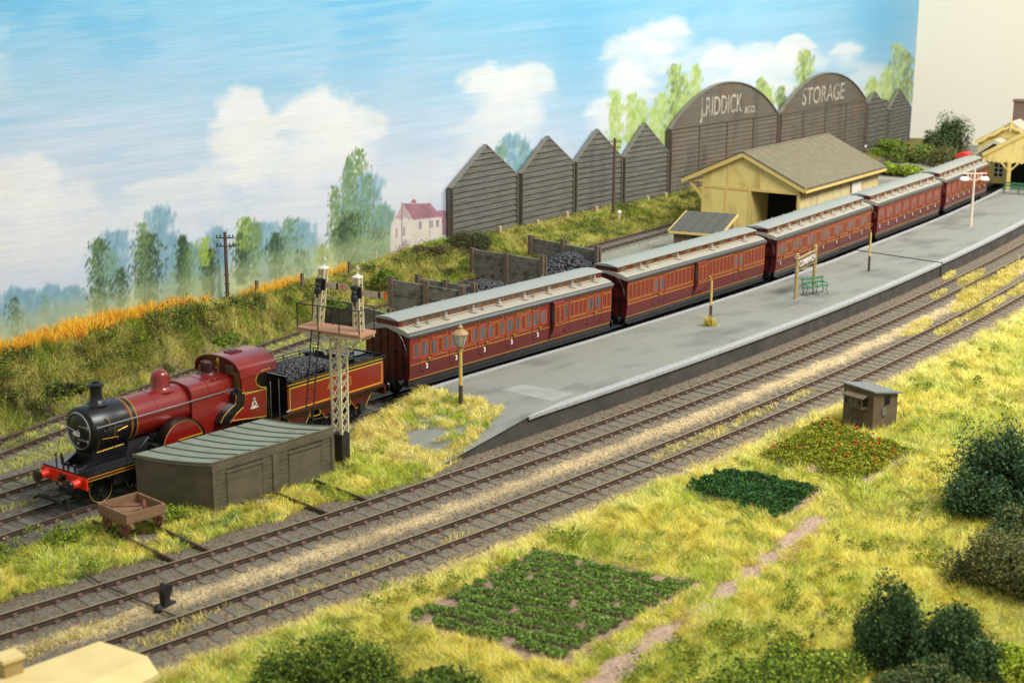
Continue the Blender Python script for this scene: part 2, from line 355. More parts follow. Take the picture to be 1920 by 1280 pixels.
# ------------------------------------------------------------------ painted backdrop
def paint_canvas():
    X0, Y0, Wd, Hd = -420, -330, 2200, 1080
    yy, xx = np.mgrid[0:Hd, 0:Wd].astype(np.float32); xx = xx+X0; yy = yy+Y0
    str_ = fbm((xx)*.006, (yy+xx*.13)*.11, 41, 4); st2 = fbm(xx*.012, (yy+xx*.1)*.3, 47, 3)
    big = fbm(xx*.0045, yy*.006, 43, 4)
    hor = 640-.19*xx                                     # painted horizon follows the layout
    v = np.clip((yy+330)/(hor+330), 0, 1.1)
    top = np.array([[128, 196, 230]]); mid = np.array([[178, 205, 228]]); low = np.array([[206, 217, 232]])
    q = np.clip((yy+40+.02*xx)/400+(big-.5)*.45+(str_-.5)*.38, 0, 1)[..., None]
    img = top*(1-q)**1.5+(1-(1-q)**1.5)*(mid*(1-q)+low*q)
    dk = (sstep(.5, .72, big+(str_-.5)*.5)*np.clip(1-yy/230, 0, 1)*.75)[..., None]; img = img*(1-dk)+np.array([96, 180, 226])*dk
    rb = (np.exp(-(((xx-1655)/60)**2+((yy-40)/80)**2))*.8+np.exp(-(((xx-1085)/60)**2+((yy-70)/130)**2))*.5)[..., None]; img = img*(1-rb)+np.array([104, 182, 226])*rb
    n1 = fbm(xx*.018, yy*.022, 51, 5); n2 = fbm(xx*.05, yy*.06, 52, 3)
    def cloud(cx, cy, rx, ry, a=.95, flat=.5, tilt=-.1, c=(242, 243, 242), soft=.55):
        nonlocal img
        dx = (xx-cx)/rx; dy = (yy-cy-tilt*(xx-cx))/ry; dy = np.where(dy > 0, dy*flat, dy)
        d = np.sqrt(dx*dx+dy*dy)+(n1-.5)*.85+(n2-.5)*.22+(str_-.5)*np.where(dy > 0, .8, .1)
        e = np.where(dy > 0, soft*1.5, soft*.5); a = a*.92
        m_ = (np.clip((1-d)/e, 0, 1)*a)[..., None]; img = img*(1-m_)+(np.array(c)-(1-n1[..., None])*14)*m_
    cloud(452, 235, 58, 72); cloud(470, 280, 80, 50, .8); cloud(600, 235, 92, 84); cloud(545, 300, 150, 42, .6, .4); cloud(665, 265, 62, 70, .8)
    cloud(930, 170, 68, 60, .9); cloud(985, 175, 58, 62, .85); cloud(950, 240, 110, 55, .5, .4)
    cloud(60, 345, 80, 62, .85); cloud(60, 400, 170, 60, .75, .4); cloud(-90, 380, 130, 70, .7); cloud(-120, 120, 160, 70, .6)
    cloud(330, 350, 170, 26, .6, .5, -.16); cloud(230, 420, 260, 30, .45, .5, -.16); cloud(800, 330, 170, 40, .35); cloud(650, 390, 330, 40, .35, .5, -.16)
    cloud(1245, 70, 70, 48, .8); cloud(1200, 105, 80, 44, .7); cloud(1175, 165, 55, 52, .8); cloud(1135, 215, 48, 45, .75); cloud(1320, 130, 95, 60, .5)
    cloud(1395, 120, 100, 45, .7); cloud(1490, 95, 42, 32, .85); cloud(1460, 140, 110, 50, .6); cloud(1590, 100, 40, 25, .8); cloud(1620, 180, 60, 70, .6); cloud(1440, 210, 150, 60, .5)
    # pale fields along the painted horizon
    fl = sstep(-22, 16, yy-(612-.232*xx)+(n1-.5)*40)*(xx < 830); fc = np.array([206, 216, 166])*(1-n2[..., None]*.3)+np.array([150, 185, 120])*n2[..., None]*.3
    f_ = (fl*.9)[..., None]; img = img*(1-f_)+fc*f_
    rng = np.random.default_rng(5)
    def dabs(cx, y0, y1, hw, cols, n, a=.8, shape='pop', sz=(2.2, 6)):
        for _ in range(n):
            u = rng.random(); prof = {'pop': math.sin(math.pi*min(1, .12+u*.86))**.6*(1-.55*u), 'oval': math.sin(math.pi*(.08+.84*u))**.5, 'bush': math.sqrt(max(0, 1-u*u))}[shape]
            xx_ = cx+rng.normal(0, .42)*hw*prof*1.15; yy_ = y0-(y0-y1)*u+rng.normal(0, 2)
            if abs(xx_-cx) > hw*1.25: continue
            w = rng.uniform(.6, 1.3)*sz[0]; h = rng.uniform(.5, 1.3)*sz[1]; c = np.array(cols[rng.integers(len(cols))], float)+rng.normal(0, 7)
            i0 = int(yy_-Y0); j0 = int(xx_-X0); ry = int(h)+1; rx = int(w)+1
            if i0-ry < 0 or j0-rx < 0 or i0+ry+1 >= Hd or j0+rx+1 >= Wd: continue
            gy, gx = np.mgrid[-ry:ry+1, -rx:rx+1]; m_ = (np.clip(1.3-np.hypot((gx+gy*.15)/w, gy/h), 0, 1)*a)[..., None]
            sl = img[i0-ry:i0+ry+1, j0-rx:j0+rx+1]; sl[:] = sl*(1-m_)+c*m_
    BLU = [(128, 168, 188), (140, 178, 196), (118, 158, 172), (150, 186, 196)]; BG = [(128, 162, 150), (112, 150, 140), (140, 172, 150)]
    DG = [(70, 96, 66), (58, 82, 60), (86, 112, 74), (50, 70, 58)]; MG = [(110, 140, 84), (128, 154, 96), (98, 126, 84)]; YG = [(158, 182, 70), (176, 196, 88), (140, 168, 70)]
    SP = sz = (4, 9)
    for a in ((30, 628, 545, 34, BLU), (55, 610, 550, 26, BLU), (95, 602, 542, 26, BLU), (135, 594, 545, 30, BLU), (215, 580, 438, 42, BLU), (300, 572, 392, 36, BLU), (325, 560, 450, 34, BLU), (360, 560, 460, 34, BG), (408, 552, 432, 30, BLU), (500, 530, 420, 46, BLU), (560, 520, 420, 40, BLU), (685, 500, 330, 45, BLU), (718, 478, 390, 24, BG), (-60, 640, 560, 60, BLU)):
        dabs(*a, 520, .45, 'oval', SP)
    for cx, y0, y1, hw, cc, n, sh in ((28, 630, 560, 18, DG+BG, 120, 'oval'), (85, 600, 556, 12, BG, 60, 'oval'), (188, 588, 450, 26, MG+DG, 520, 'oval'), (226, 575, 505, 18, DG, 160, 'oval'), (205, 520, 470, 22, BG, 120, 'oval'),
            (278, 574, 440, 30, DG, 620, 'oval'), (268, 560, 420, 20, MG, 160, 'oval'), (343, 558, 444, 15, DG, 340, 'oval'), (352, 556, 470, 14, MG, 90, 'oval'), (392, 553, 470, 17, DG, 320, 'oval'), (386, 500, 446, 14, YG, 90, 'oval'),
            (455, 532, 438, 20, DG, 340, 'oval'), (462, 470, 410, 22, YG+MG, 200, 'oval'), (480, 520, 420, 18, MG, 150, 'oval'), (520, 525, 440, 20, DG, 300, 'oval'), (545, 515, 410, 26, BG+MG, 200, 'oval'), (565, 520, 470, 20, DG+BG, 120, 'oval'),
            (605, 492, 462, 18, YG+MG, 90, 'bush'), (655, 498, 300, 36, MG+BG, 900, 'pop'), (660, 500, 400, 40, DG+MG, 520, 'oval'), (628, 480, 350, 14, MG, 160, 'oval'), (672, 330, 282, 20, MG, 90, 'oval'), (690, 480, 330, 20, MG+BG, 260, 'oval'), (712, 495, 430, 26, DG+BG, 260, 'oval'), (645, 470, 420, 20, DG, 140, 'oval')):
        dabs(cx, y0, y1, hw, cc, int(n*2), .7, sh, (1.6, 3.8))
    for cx, y0, y1, hw, cc, n in ((962, 325, 255, 28, BLU, 300), (940, 300, 275, 12, BG, 50), (985, 318, 270, 18, BG+BLU, 120)): dabs(cx, y0, y1, hw, cc, n, .6, 'oval', (3, 7))
    LG = [(170, 196, 96), (150, 184, 80), (184, 204, 124), (196, 212, 150)]; LD = [(120, 140, 84), (104, 122, 92), (132, 156, 84)]
    for cx, y0, y1, hw, cc, n in ((1155, 290, 172, 14, LG, 260), (1185, 280, 180, 14, LG, 220), (1203, 300, 190, 12, LG, 150), (1225, 290, 205, 12, LG, 150), (1243, 270, 180, 16, LG, 180), (1266, 270, 124, 15, LD+LG, 420), (1285, 240, 140, 10, LG+LD, 120), (1305, 235, 125, 13, LG, 200), (1290, 280, 180, 24, LG, 120),
            (1427, 215, 148, 10, LD+LG, 130), (1440, 210, 165, 12, LG, 90), (1465, 205, 168, 10, LD, 90), (1510, 190, 98, 16, LD+LG, 260), (1638, 190, 150, 12, LG, 110), (1665, 200, 130, 16, LG, 160), (1685, 190, 85, 18, LG+BG, 260), (1702, 200, 100, 12, LD, 130)):
        dabs(cx, y0, y1, hw*1.1, cc+[(190, 206, 140)], int(n*1.3), .55, 'oval', (2.6, 6))
    # painted house
    hz = (sstep(-34, 10, yy-(606-.222*xx)+(n2-.5)*30)*(xx < 760)*.6)[..., None]; img = img*(1-hz)+(np.array([204, 214, 158])*(1-n2[..., None]*.2))*hz
    def poly(pts, c, a=1., nz_=.12):
        nonlocal img
        P = [(380+x*.3125, 180+y*.3125) for x, y in pts]; mk = inpoly(xx, yy, P)[..., None]*a
        img = img*(1-mk)+(np.array(c)*(1-nz_*(.6-n2[..., None])))*mk
    poly([(1410, 685), (1480, 690), (1480, 830), (1415, 840)], (176, 128, 146), .9); poly([(1455, 735), (1480, 735), (1480, 800), (1460, 810)], (214, 202, 196), .8)
    poly([(1128, 960), (1130, 770), (1195, 650), (1262, 745), (1436, 726), (1438, 845), (1330, 890), (1210, 935)], (226, 217, 204), .97, .1)
    poly([(1140, 765), (1200, 645), (1250, 735), (1240, 745), (1215, 728), (1190, 745), (1160, 735)], (196, 166, 168), .85)
    poly([(1200, 645), (1365, 643), (1436, 725), (1262, 744)], (174, 126, 136), .97, .3); poly([(1248, 642), (1282, 640), (1278, 622), (1258, 620)], (178, 110, 110))
    for x0, y0 in ((1298, 755), (1366, 748), (1400, 744)): poly([(x0, y0), (x0+16, y0-1), (x0+16, y0+38), (x0, y0+40)], (140, 122, 140)); poly([(x0+6, y0), (x0+9, y0), (x0+9, y0+38), (x0+6, y0+39)], (226, 220, 216)); poly([(x0-2, y0+38), (x0+18, y0+36), (x0+18, y0+41), (x0-2, y0+43)], (170, 150, 150))
    poly([(1156, 795), (1170, 793), (1170, 848), (1156, 850)], (176, 160, 166)); poly([(1202, 785), (1216, 783), (1216, 838), (1202, 840)], (176, 160, 166))
    poly([(1192, 640), (1198, 640), (1200, 940), (1194, 940)], (150, 132, 138)); poly([(1358, 736), (1362, 736), (1362, 845), (1358, 845)], (150, 132, 138))
    dabs(760, 478, 452, 26, [(150, 132, 150), (168, 150, 160)], 70, .5, 'bush', (3, 3))
    # brush marks
    img = img*(1+(str_[..., None]-.5)*.035+(st2[..., None]-.5)*.045)
    
    return img, X0, Y0
IMG, CX0, CY0 = paint_canvas()
def build_board():
    segl = [math.dist(BL[i], BL[i+1]) for i in range(len(BL)-1)]; cum = np.concatenate([[0], np.cumsum(segl)])
    # columns: evenly spaced as seen, in arc length
    us = []; u = 0.
    while u < cum[-1]:
        us.append(u); i = min(np.searchsorted(cum, u, 'right')-1, len(segl)-1); k = (u-cum[i])/segl[i]
        p = np.array(BL[i])*(1-k)+np.array(BL[i+1])*k; d = np.linalg.norm(p-CP[:2]); u += .0105*(d/12) if True else 0
    us.append(cum[-1]); us = np.array(sorted(set(us+list(cum)))); zs = np.arange(-.5, 24, .055)
    bx = np.interp(us, cum, [p[0] for p in BL]); by = np.interp(us, cum, [p[1] for p in BL])
    Xg = np.tile(bx, (len(zs), 1)); Yg = np.tile(by, (len(zs), 1)); Zg = np.tile(zs[:, None], (1, len(us)))
    P = np.stack([Xg, Yg, Zg], -1).reshape(-1, 3); d = P-CP; z = d@AF; px = 960+FPX*(d@AR)/z; py = 640-FPX*(d@AU)/z
    fx = np.clip(px-CX0, 0, IMG.shape[1]-2.001); fy = np.clip(py-CY0, 0, IMG.shape[0]-2.001); i = fy.astype(int); j = fx.astype(int); a = (fy-i)[:, None]; b = (fx-j)[:, None]
    c = (IMG[i, j]*(1-b)+IMG[i, j+1]*b)*(1-a)+(IMG[i+1, j]*(1-b)+IMG[i+1, j+1]*b)*a
    c = np.clip(c/255., 0, 1); c = np.where(c <= .04045, c/12.92, ((c+.055)/1.055)**2.4)*.80
    ny, nx = Xg.shape; idx = np.arange(nx*ny).reshape(ny, nx); Fq = np.stack([idx[:-1, :-1], idx[:-1, 1:], idx[1:, 1:], idx[1:, :-1]], -1).reshape(-1, 4)
    uv = np.stack([np.tile(us, (len(zs), 1)).ravel(), Zg.ravel()], -1)
    BM = mat('painted_canvas', (200, 200, 200), .55, attr='col', var=.02, scale=1., bump=.32, bscale=1., uv=True, stretch=(.6, 13, 1), dist=.03, spec=.35)
    root = thing('painted_backdrop', 'tall sky blue backdrop board painted with clouds, poplars and a small pink roofed house', 'backdrop', (BL[0][0], BL[0][1], 0))
    o = fast_mesh('painted_face', P-np.array([BL[0][0], BL[0][1], 0]), Fq, BM, c, smooth=True, uv=uv); o.parent = root
    # backing board thickness
    mb = MB()
    for k in range(len(BL)-1):
        a, b = np.array(BL[k]), np.array(BL[k+1]); d = (b-a)/np.linalg.norm(b-a); n = np.array([-d[1], d[0]])
        q = [a+n*.03, b+n*.03, b+n*.3, a+n*.3]; o_ = np.array(BL[0])
        mb.add([(*(p-o_), z) for z in (-.5, 23.95) for p in q], [(0, 1, 2, 3), (4, 5, 6, 7), (0, 1, 5, 4), (1, 2, 6, 5), (2, 3, 7, 6), (3, 0, 4, 7)])
    mb.build('backing_board', CREAM, root, 0)
build_board()
# plain cream wall closing the far end
e = np.array(BL[-1]); mb = MB(); wl = [(e[0], e[1]), (e[0]+22, e[1]-26), (e[0]+22, -40)]
for a, b in zip(wl[:-1], wl[1:]):
    a, b = np.array(a)-e, np.array(b)-e; mb.add([(*a, -.5), (*b, -.5), (*b, 40), (*a, 40)], [(0, 1, 2, 3)])
w_ = mb.build('plain_wall', WALLC, None, 0); w_.location = (e[0]+.02, e[1], 0); tag(w_, 'plain cream room wall behind the station at the far right end', 'wall')

# ------------------------------------------------------------------ track
def sleeper_mesh(L, base, chairs):
    mb = MB(); mb.box(-.13, .13, -L/2, L/2, -.06, .065)
    if chairs:
        for sg in (-1, 1):
            y = sg*.6285; mb.box(-.09, .09, y-.17, y+.17, .065, .1, 1)
            for q in (-1, 1): mb.add([(-.07, y+q*.035, .1), (.07, y+q*.035, .1), (.07, y+q*.12, .1), (-.07, y+q*.12, .1), (-.05, y+q*.035, .16), (.05, y+q*.035, .16)],
                                       [(0, 1, 2, 3), (0, 1, 5, 4), (1, 2, 5), (2, 3, 4, 5), (3, 0, 4)], 1)
    me_o = mb.build('sleeper', [SLEEP, CHAIR], None, 0); me = me_o.data; bpy.data.objects.remove(me_o); return me
SLM = sleeper_mesh(2.45, 0, True)
def track(name, label, tf, s0, s1, head, vis=None, sp=.66, g=.6285, hide=None):
    root = thing('railway_track', label, 'track', (s0, float(tf(s0)), 0), 0, None); org = np.array([s0, float(tf(s0)), 0])
    ss = np.arange(s0, s1, .8); tt = tf(ss); dv = np.gradient(tt, ss); nn = np.stack([-dv, np.ones_like(dv)], -1)/np.sqrt(1+dv**2)[:, None]
    prof = [(-.055, .105, 0), (.055, .105, 0), (.055, .125, 0), (.016, .135, 0), (.016, .18, 0), (.034, .188, 0), (.034, .222, 1), (-.034, .222, 0), (-.034, .188, 0), (-.016, .18, 0), (-.016, .135, 0), (-.055, .125, 0)]
    for sg in (-1, 1):
        mb = MB(); k = len(prof); vs = []
        for i in range(len(ss)):
            for o, z, _ in prof: p = np.array([ss[i], tt[i]])+nn[i]*(sg*g+o); vs.append((p[0]-org[0], p[1]-org[1], z))
        fs = []; ms = []
        for i in range(len(ss)-1):
            for j in range(k): fs.append((i*k+j, i*k+(j+1) % k, (i+1)*k+(j+1) % k, (i+1)*k+j)); ms.append(1 if j == 6 else 0)
        mb.v = vs; mb.f = fs; mb.m = ms; mb.build('rail', [RAILS, head], root, 30)
    # sleepers
    items = []; s = s0+.3
    while s < s1:
        t = float(tf(s)); d = (float(tf(s+.1))-t)/.1; items.append((s, t, math.atan(d))); s += sp*math.cos(math.atan(d))
    def seen(s, t):
        x, y = pj((s, t, .1)); return -60 < x < 1980 and -50 < y < 1340 and not (hide and hide(s))
    sees = sorted([i for i in items if seen(i[0], i[1])], key=lambda i: (i[0]-CP[0])**2+(i[1]-CP[1])**2); near = sees[:98]; rest = sees[98:]
    for s, t, a in near:
        o = bpy.data.objects.new('sleeper', SLM); COL.objects.link(o); o.parent = root
        o.location = (s-org[0]+random.uniform(-.02, .02), t-org[1]+random.uniform(-.04, .04), random.uniform(-.012, .012)); o.rotation_euler = (0, 0, a+random.uniform(-.02, .02))
    if rest:
        mv = np.array([v.co[:] for v in SLM.vertices]); vs = []; fs = []; ms = []
        for s, t, a in rest:
            c, n_ = math.cos(a), math.sin(a); o = len(vs); vs += [(s-org[0]+v[0]*c-v[1]*n_, t-org[1]+v[0]*n_+v[1]*c, v[2]) for v in mv]
            for p in SLM.polygons: fs.append(tuple(o+i for i in p.vertices)); ms.append(p.material_index)
        mb = MB(); mb.v = vs; mb.f = fs; mb.m = ms; o = mb.build('distant_sleepers', [SLEEP, CHAIR], root, 0); o['kind'] = 'stuff'
    return root
track('A', 'main line track running along the foot of the brick platform wall', tA, -30, 100, RAILT)
track('B', 'grass grown outer track nearest the lawn and vegetable beds', tB, -30, 100, RAILT)
track('C', 'platform track that carries the red locomotive and coaches', tC, -30, 100, RAILD, hide=lambda s: -1 < s < 80)
track('D', 'siding just behind the locomotive, seen at the left edge', tD, -30, 60, RAILD, hide=lambda s: s > 12)
track('E', 'rear siding at the foot of the grassy bank leading past the coal bins', tE, -30, 62, RAILD)
# loose ballast stones
def ballast():
    r = np.random.default_rng(77); Vs = []; Cs = []
    base = np.array([(1, 0, -.5), (-.5, .87, -.5), (-.5, -.87, -.5), (0, 0, .8)]); F0 = np.array([(0, 1, 3), (1, 2, 3), (2, 0, 3)])
    pals = {'d': [(106, 96, 80), (126, 112, 90), (86, 78, 66), (138, 122, 98), (114, 92, 74)], 's': [(176, 156, 116), (160, 140, 104), (140, 126, 98), (188, 170, 132)]}
    for tf, s0, s1, w, dn, pl in ((tA, -28, 8, 2.0, 120, 'd'), (tA, 8, 60, 2.0, 40, 'd'), (tB, -28, 8, 1.7, 120, 'd'), (tB, 8, 60, 1.7, 40, 'd'), (tC, -28, -14, 1.9, 80, 'd'), (tD, -28, -10, 1.5, 60, 'd'), (tE, -28, 6, 1.3, 50, 'd'),
                                  (lambda q: (tA(q)+tB(q))/2+.1, -28, 8, .75, 70, 's'), (lambda q: (tA(q)+tB(q))/2+.1, 8, 50, .6, 25, 's')):
        n = int((s1-s0)*2*w*dn); S = r.uniform(s0, s1, n); o = r.normal(0, w*.5, n) if pl == 's' else r.uniform(-w, w, n); T = tf(S)+o
        ok = np.ones(n, bool)
        for tg in (tA, tB, tC, tD, tE):
            for sg in (-1, 1): ok &= np.abs(T-tg(S)-sg*.6285) > .1
        if pl == 'd': ok &= np.abs(T-(tA(S)+tB(S))/2-.1) > .2+.45*r.random(n)
        S, T = S[ok], T[ok]; n = len(S); sz = r.uniform(.02, .055, n)*(1.25 if s0 >= 8 else 1); a = r.uniform(0, 6.28, n)
        B = base[None]*r.uniform(.6, 1.3, (n, 4, 1)); x = B[..., 0]*np.cos(a)[:, None]-B[..., 1]*np.sin(a)[:, None]; y = B[..., 0]*np.sin(a)[:, None]+B[..., 1]*np.cos(a)[:, None]
        V = np.stack([S[:, None]+x*sz[:, None], T[:, None]+y*sz[:, None], .045+B[..., 2]*sz[:, None]*.7+.01], -1); Vs.append(V.reshape(-1, 3))
        c = np.array([lin(p) for p in pals[pl]])[r.integers(0, len(pals[pl]), n)]*r.uniform(.75, 1.25, (n, 1)); Cs.append(np.repeat(c, 4, 0))
    V = np.concatenate(Vs); F = (F0[None]+4*np.arange(len(V)//4)[:, None, None]).reshape(-1, 3)
    o = fast_mesh('ballast', V, F, mat('ballast_stone', (110, 100, 84), .9, attr='col', spec=.2), np.concatenate(Cs)); tag(o, 'loose brown grey ballast stones and sandy grit along the tracks', 'ballast', kind='stuff')
ballast()
# ------------------------------------------------------------------ platform
def strip(mb, ss, f0, f1, z0f, z1f, m=0, org=(0, 0, 0)):
    vs = []
    for s in ss:
        for f, zf in ((f0, z0f), (f1, z1f)): vs.append((s-org[0], float(f(s))-org[1], float(zf(s))-org[2]))
    mb.add(vs, [(2*i, 2*i+2, 2*i+3, 2*i+1) for i in range(len(ss)-1)], m)
pN = lambda s: tA(s)+1.78
pF = lambda s: tC(s)-1.62
ZP = .9
def brick_wall_mat():
    M = mat('platform_brick', (72, 68, 62), .85, var=.1); nt = M.node_tree; N = nt.nodes; L = nt.links; P = N['Principled BSDF']
    tc = N.new('ShaderNodeTexCoord'); b = N.new('ShaderNodeTexBrick'); mp = N.new('ShaderNodeMapping'); mp.inputs['Scale'].default_value = (1, 1, 1)
    L.new(tc.outputs['UV'], mp.inputs[0]); L.new(mp.outputs[0], b.inputs['Vector']); b.inputs['Scale'].default_value = 1; b.inputs['Brick Width'].default_value = .26; b.inputs['Row Height'].default_value = .085; b.inputs['Mortar Size'].default_value = .012
    b.inputs['Color1'].default_value = (*lin((58, 53, 48)), 1); b.inputs['Color2'].default_value = (*lin((74, 67, 60)), 1); b.inputs['Mortar'].default_value = (*lin((104, 100, 92)), 1)
    n = N.new('ShaderNodeTexNoise'); n.inputs['Scale'].default_value = .8; n.inputs['Detail'].default_value = 6; L.new(tc.outputs['UV'], n.inputs['Vector'])
    r = N.new('ShaderNodeMapRange'); r.inputs[1].default_value = .35; r.inputs[2].default_value = .7; L.new(n.outputs['Fac'], r.inputs[0])
    mx = N.new('ShaderNodeMix'); mx.data_type = 'RGBA'; L.new(r.outputs[0], mx.inputs[0]); L.new(b.outputs['Color'], mx.inputs[6]); mx.inputs[7].default_value = (*lin((56, 53, 49)), 1)
    L.new(mx.outputs[2], P.inputs['Base Color']); bp = N.new('ShaderNodeBump'); bp.inputs['Strength'].default_value = .6; bp.inputs['Distance'].default_value = .02; L.new(b.outputs['Fac'], bp.inputs['Height']); bp.invert = True; L.new(bp.outputs[0], P.inputs['Normal'])
    return M
PBR = brick_wall_mat()
def wall_strip(name, ss, f, zt, parent, org, zb=-.1):
    V = []; UV = []; u = 0
    for i, s in enumerate(ss):
        if i: u += math.hypot(ss[i]-ss[i-1], float(f(ss[i]))-float(f(ss[i-1])))
        for k, z in enumerate((zb, float(zt(s)))): V.append((s-org[0], float(f(s))-org[1], z)); UV.append((u, z))
    V = np.array(V); n = len(ss); Fq = np.array([(2*i, 2*i+2, 2*i+3, 2*i+1) for i in range(n-1)]); o = fast_mesh(name, V, Fq, PBR, uv=np.array(UV)); o.parent = parent; return o
SJ = 39.9
def platform(s0, s1, label, zoff=0.):
    org = (s0, float(pN(s0)), 0); root = thing('station_platform', label, 'platform', org); ss = np.arange(s0, s1+.01, (s1-s0)/max(8, int((s1-s0)/.8)))
    zt = lambda s: min(ZP, float(zramp(s)))+zoff
    mb = MB(); strip(mb, ss, lambda s: pN(s)+(.3 if s > 2. else -.03), lambda s: pF(s)-.22+(.25 if s < -1.7 else 0), zt, zt, 0, org); mb.build('asphalt_surface', ASPH, root, 60)
    wall_strip('brick_wall', ss, lambda s: pN(s)+.03, lambda s: zt(s)-.02, root, org); wall_strip('rear_wall', ss, lambda s: pF(s)-.03, lambda s: zt(s)-.02, root, org)
    st = ss[ss > -1.9]
    for nm, f0, f1, mt in (('edging', lambda s: pN(s)-.06, lambda s: pN(s)+.02+.34*float(sstep(-2.2, 1.5, s)), COPE), ('rear_edging', lambda s: pF(s)-.26, lambda s: pF(s)+.05, COPE)):
        mb = MB(); a = .012
        strip(mb, st, f0, f1, lambda s: zt(s)+a, lambda s: zt(s)+a, 0, org); strip(mb, st, f0, f0, lambda s: zt(s)-.12, lambda s: zt(s)+a, 0, org); strip(mb, st, f1, f1, lambda s: zt(s)-.12, lambda s: zt(s)+a, 0, org); strip(mb, st, f0, lambda s: f0(s)+.15, lambda s: zt(s)-.12, lambda s: zt(s)-.12, 0, org)
        o = mb.build(nm, mt, root, 30)
    mb = MB(); strip(mb, st, lambda s: pN(s)+.02, lambda s: pN(s)+.02, lambda s: zt(s)-.2, lambda s: zt(s)-.12, 0, org); strip(mb, st, lambda s: pN(s)-.03, lambda s: pN(s)+.05, lambda s: zt(s)-.16, lambda s: zt(s)-.16, 0, org); mb.build('corbel_course', TRIMM, root, 0)
    # thin white line, worn
    for s in (s0, s1):
        if s > -3: mb = MB(); n, f_ = float(pN(s))-org[1], float(pF(s))-org[1]; mb.add([(s-org[0], n, -.1), (s-org[0], f_, -.1), (s-org[0], f_, zt(s)-.01), (s-org[0], n, zt(s)-.01)], [(0, 1, 2, 3)]); mb.build('end_face', MATT, root, 0)
    return root
P1 = platform(-7.4, SJ-.12, 'long grey asphalt platform with nameboard, sloping grassy ramp end and brick wall')
P2 = platform(SJ, 96, 'far section of the platform beyond the dark joint, carrying the station', .03)
# repair patches on the surface
for pts, c, nm in (([(940, 731), (980, 720), (1078, 737), (1036, 752)], (148, 150, 144), 'light'), ([(1046, 730), (1080, 717), (1120, 724), (1092, 734)], (116, 118, 112), 'dark'), ([(1450, 583), (1500, 570), (1540, 576), (1490, 590)], (126, 126, 116), 'mid'), ([(1500, 505), (1545, 492), (1600, 498), (1556, 512)], (128, 128, 118), 'l3')):
    mb = MB(); o = np.array([P1.location[0], P1.location[1], 0]); mb.add([tuple(at(x, y, ZP+.004)-o) for x, y in pts], [(0, 1, 2, 3)]); mb.build('repair_patch', two_noise(mat('patch_'+nm, c, .8, var=.05, scale=2, bump=.1), (134, 134, 124), 1.2, .45, .75), P1, 0)
# ramp fill: earth under the grass
mb = MB(); ss = np.arange(-7.4, -1.3, .4); org = (0, 0, 0)
# ------------------------------------------------------------------ vehicle frame on platform track
def veh_frame(ca, cb):
    ca, cb = np.array(ca, float), np.array(cb, float); d = (cb-ca)/np.linalg.norm(cb-ca); return ca, d, np.array([-d[1], d[0]])
LA, LD_, LN = veh_frame((-18.4, 2.65), (-2.56, 4.86)); LRZ = math.atan2(LD_[1], LD_[0])
def LP(off, pts):               # photo pixels -> (x, z) on the loco's vertical plane at lateral offset
    p0 = LA-LN*off; p1 = p0+LD_; return [hitp(x, y, p0, p1)[:2] for x, y in pts]
def wheel(mb_parent, name, x, y, z, r, spokes=10, tyre=BLACK, line=True, w=.13):
    s = -1 if y < 0 else 1
    mb = MB(); mb.ring((x, y, z), r-.05, .05, 'y', 32, 6, flat=w/2); o = mb.build(name, tyre, mb_parent)
    mb = MB(); mb.lathe([(.02, -.09), (.12, -.09), (.13, .0), (.12, .09), (.02, .09)], (x, y, z), 12, axis='y')
    for k in range(spokes):
        a = 2*math.pi*k/spokes; mb.bar((x+.08*math.cos(a), y, z+.08*math.sin(a)), (x+(r-.06)*math.cos(a), y, z+(r-.06)*math.sin(a)), .045, .05, up=(0, 1, 0))
    mb.build('spokes', MATT, o)
    if line: mb = MB(); mb.ring((x, y+s*.07, z), r-.045, .012, 'y', 32, 4); mb.build('lining', GOLD, o, 0)
    return o
# ------------------------------------------------------------------ locomotive
loco = thing('steam_locomotive', 'crimson four coupled steam locomotive with black smokebox numbered 483', 'locomotive', (LA[0], LA[1], 0), LRZ)
def arcpoly(cx, cz, r, a0, a1, n=16): return [(cx+r*math.cos(math.radians(a0+(a1-a0)*k/n)), cz+r*math.sin(math.radians(a0+(a1-a0)*k/n))) for k in range(n+1)]
BZc = 2.72
mb = MB(); mb.lathe([(.45, .1), (.74, .12), (.8, .16), (.82, .2), (.82, 1.66), (.8, 1.7), (.7, 1.7)], (0, 0, BZc), 48, axis='x'); sb = mb.build('smokebox', SMOKE, loco)
mb = MB(); mb.prism([(-.5, 1.5), (.5, 1.5), (.42, 2.1), (-.42, 2.1)], .25, 1.66, plane='yz'); mb.build('saddle', SMOKE, loco, 0)
mb = MB(); mb.lathe([(.02, -.02), (.3, 0), (.52, .05), (.6, .12)], (.0, 0, BZc), 40, axis='x'); dr = mb.build('smokebox_door', SMOKE, loco)
mb = MB(); mb.ring((.08, 0, BZc), .635, .026, 'x', 48, 6); mb.build('door_ring', STEEL, dr)
mb = MB()
for z in (.22, -.26): mb.bar((.0, -.6, BZc+z), (.02, .25, BZc+z), .03, .045); mb.lathe([(.03, -.06), (.04, 0), (.03, .06)], (.0, -.6, BZc+z), 8)
mb.tube([(-.02, -.02, BZc), (-.04, .5, BZc+.12)], .018, 6); mb.tube([(-.02, -.02, BZc-.0), (-.05, -.2, BZc+.1)], .016, 6); mb.build('door_straps', STEEL, dr)
MX = Matrix.Rotation(-math.pi/2, 4, 'Z')
text_part('483', .24, Matrix.Translation((-.045, -.04, BZc-.07)) @ Matrix.Rotation(-math.pi/2, 4, 'Z') @ Matrix.Rotation(math.pi/2, 4, 'X'), WHITE, dr, 'number_plate', .008, 1.1, .01)
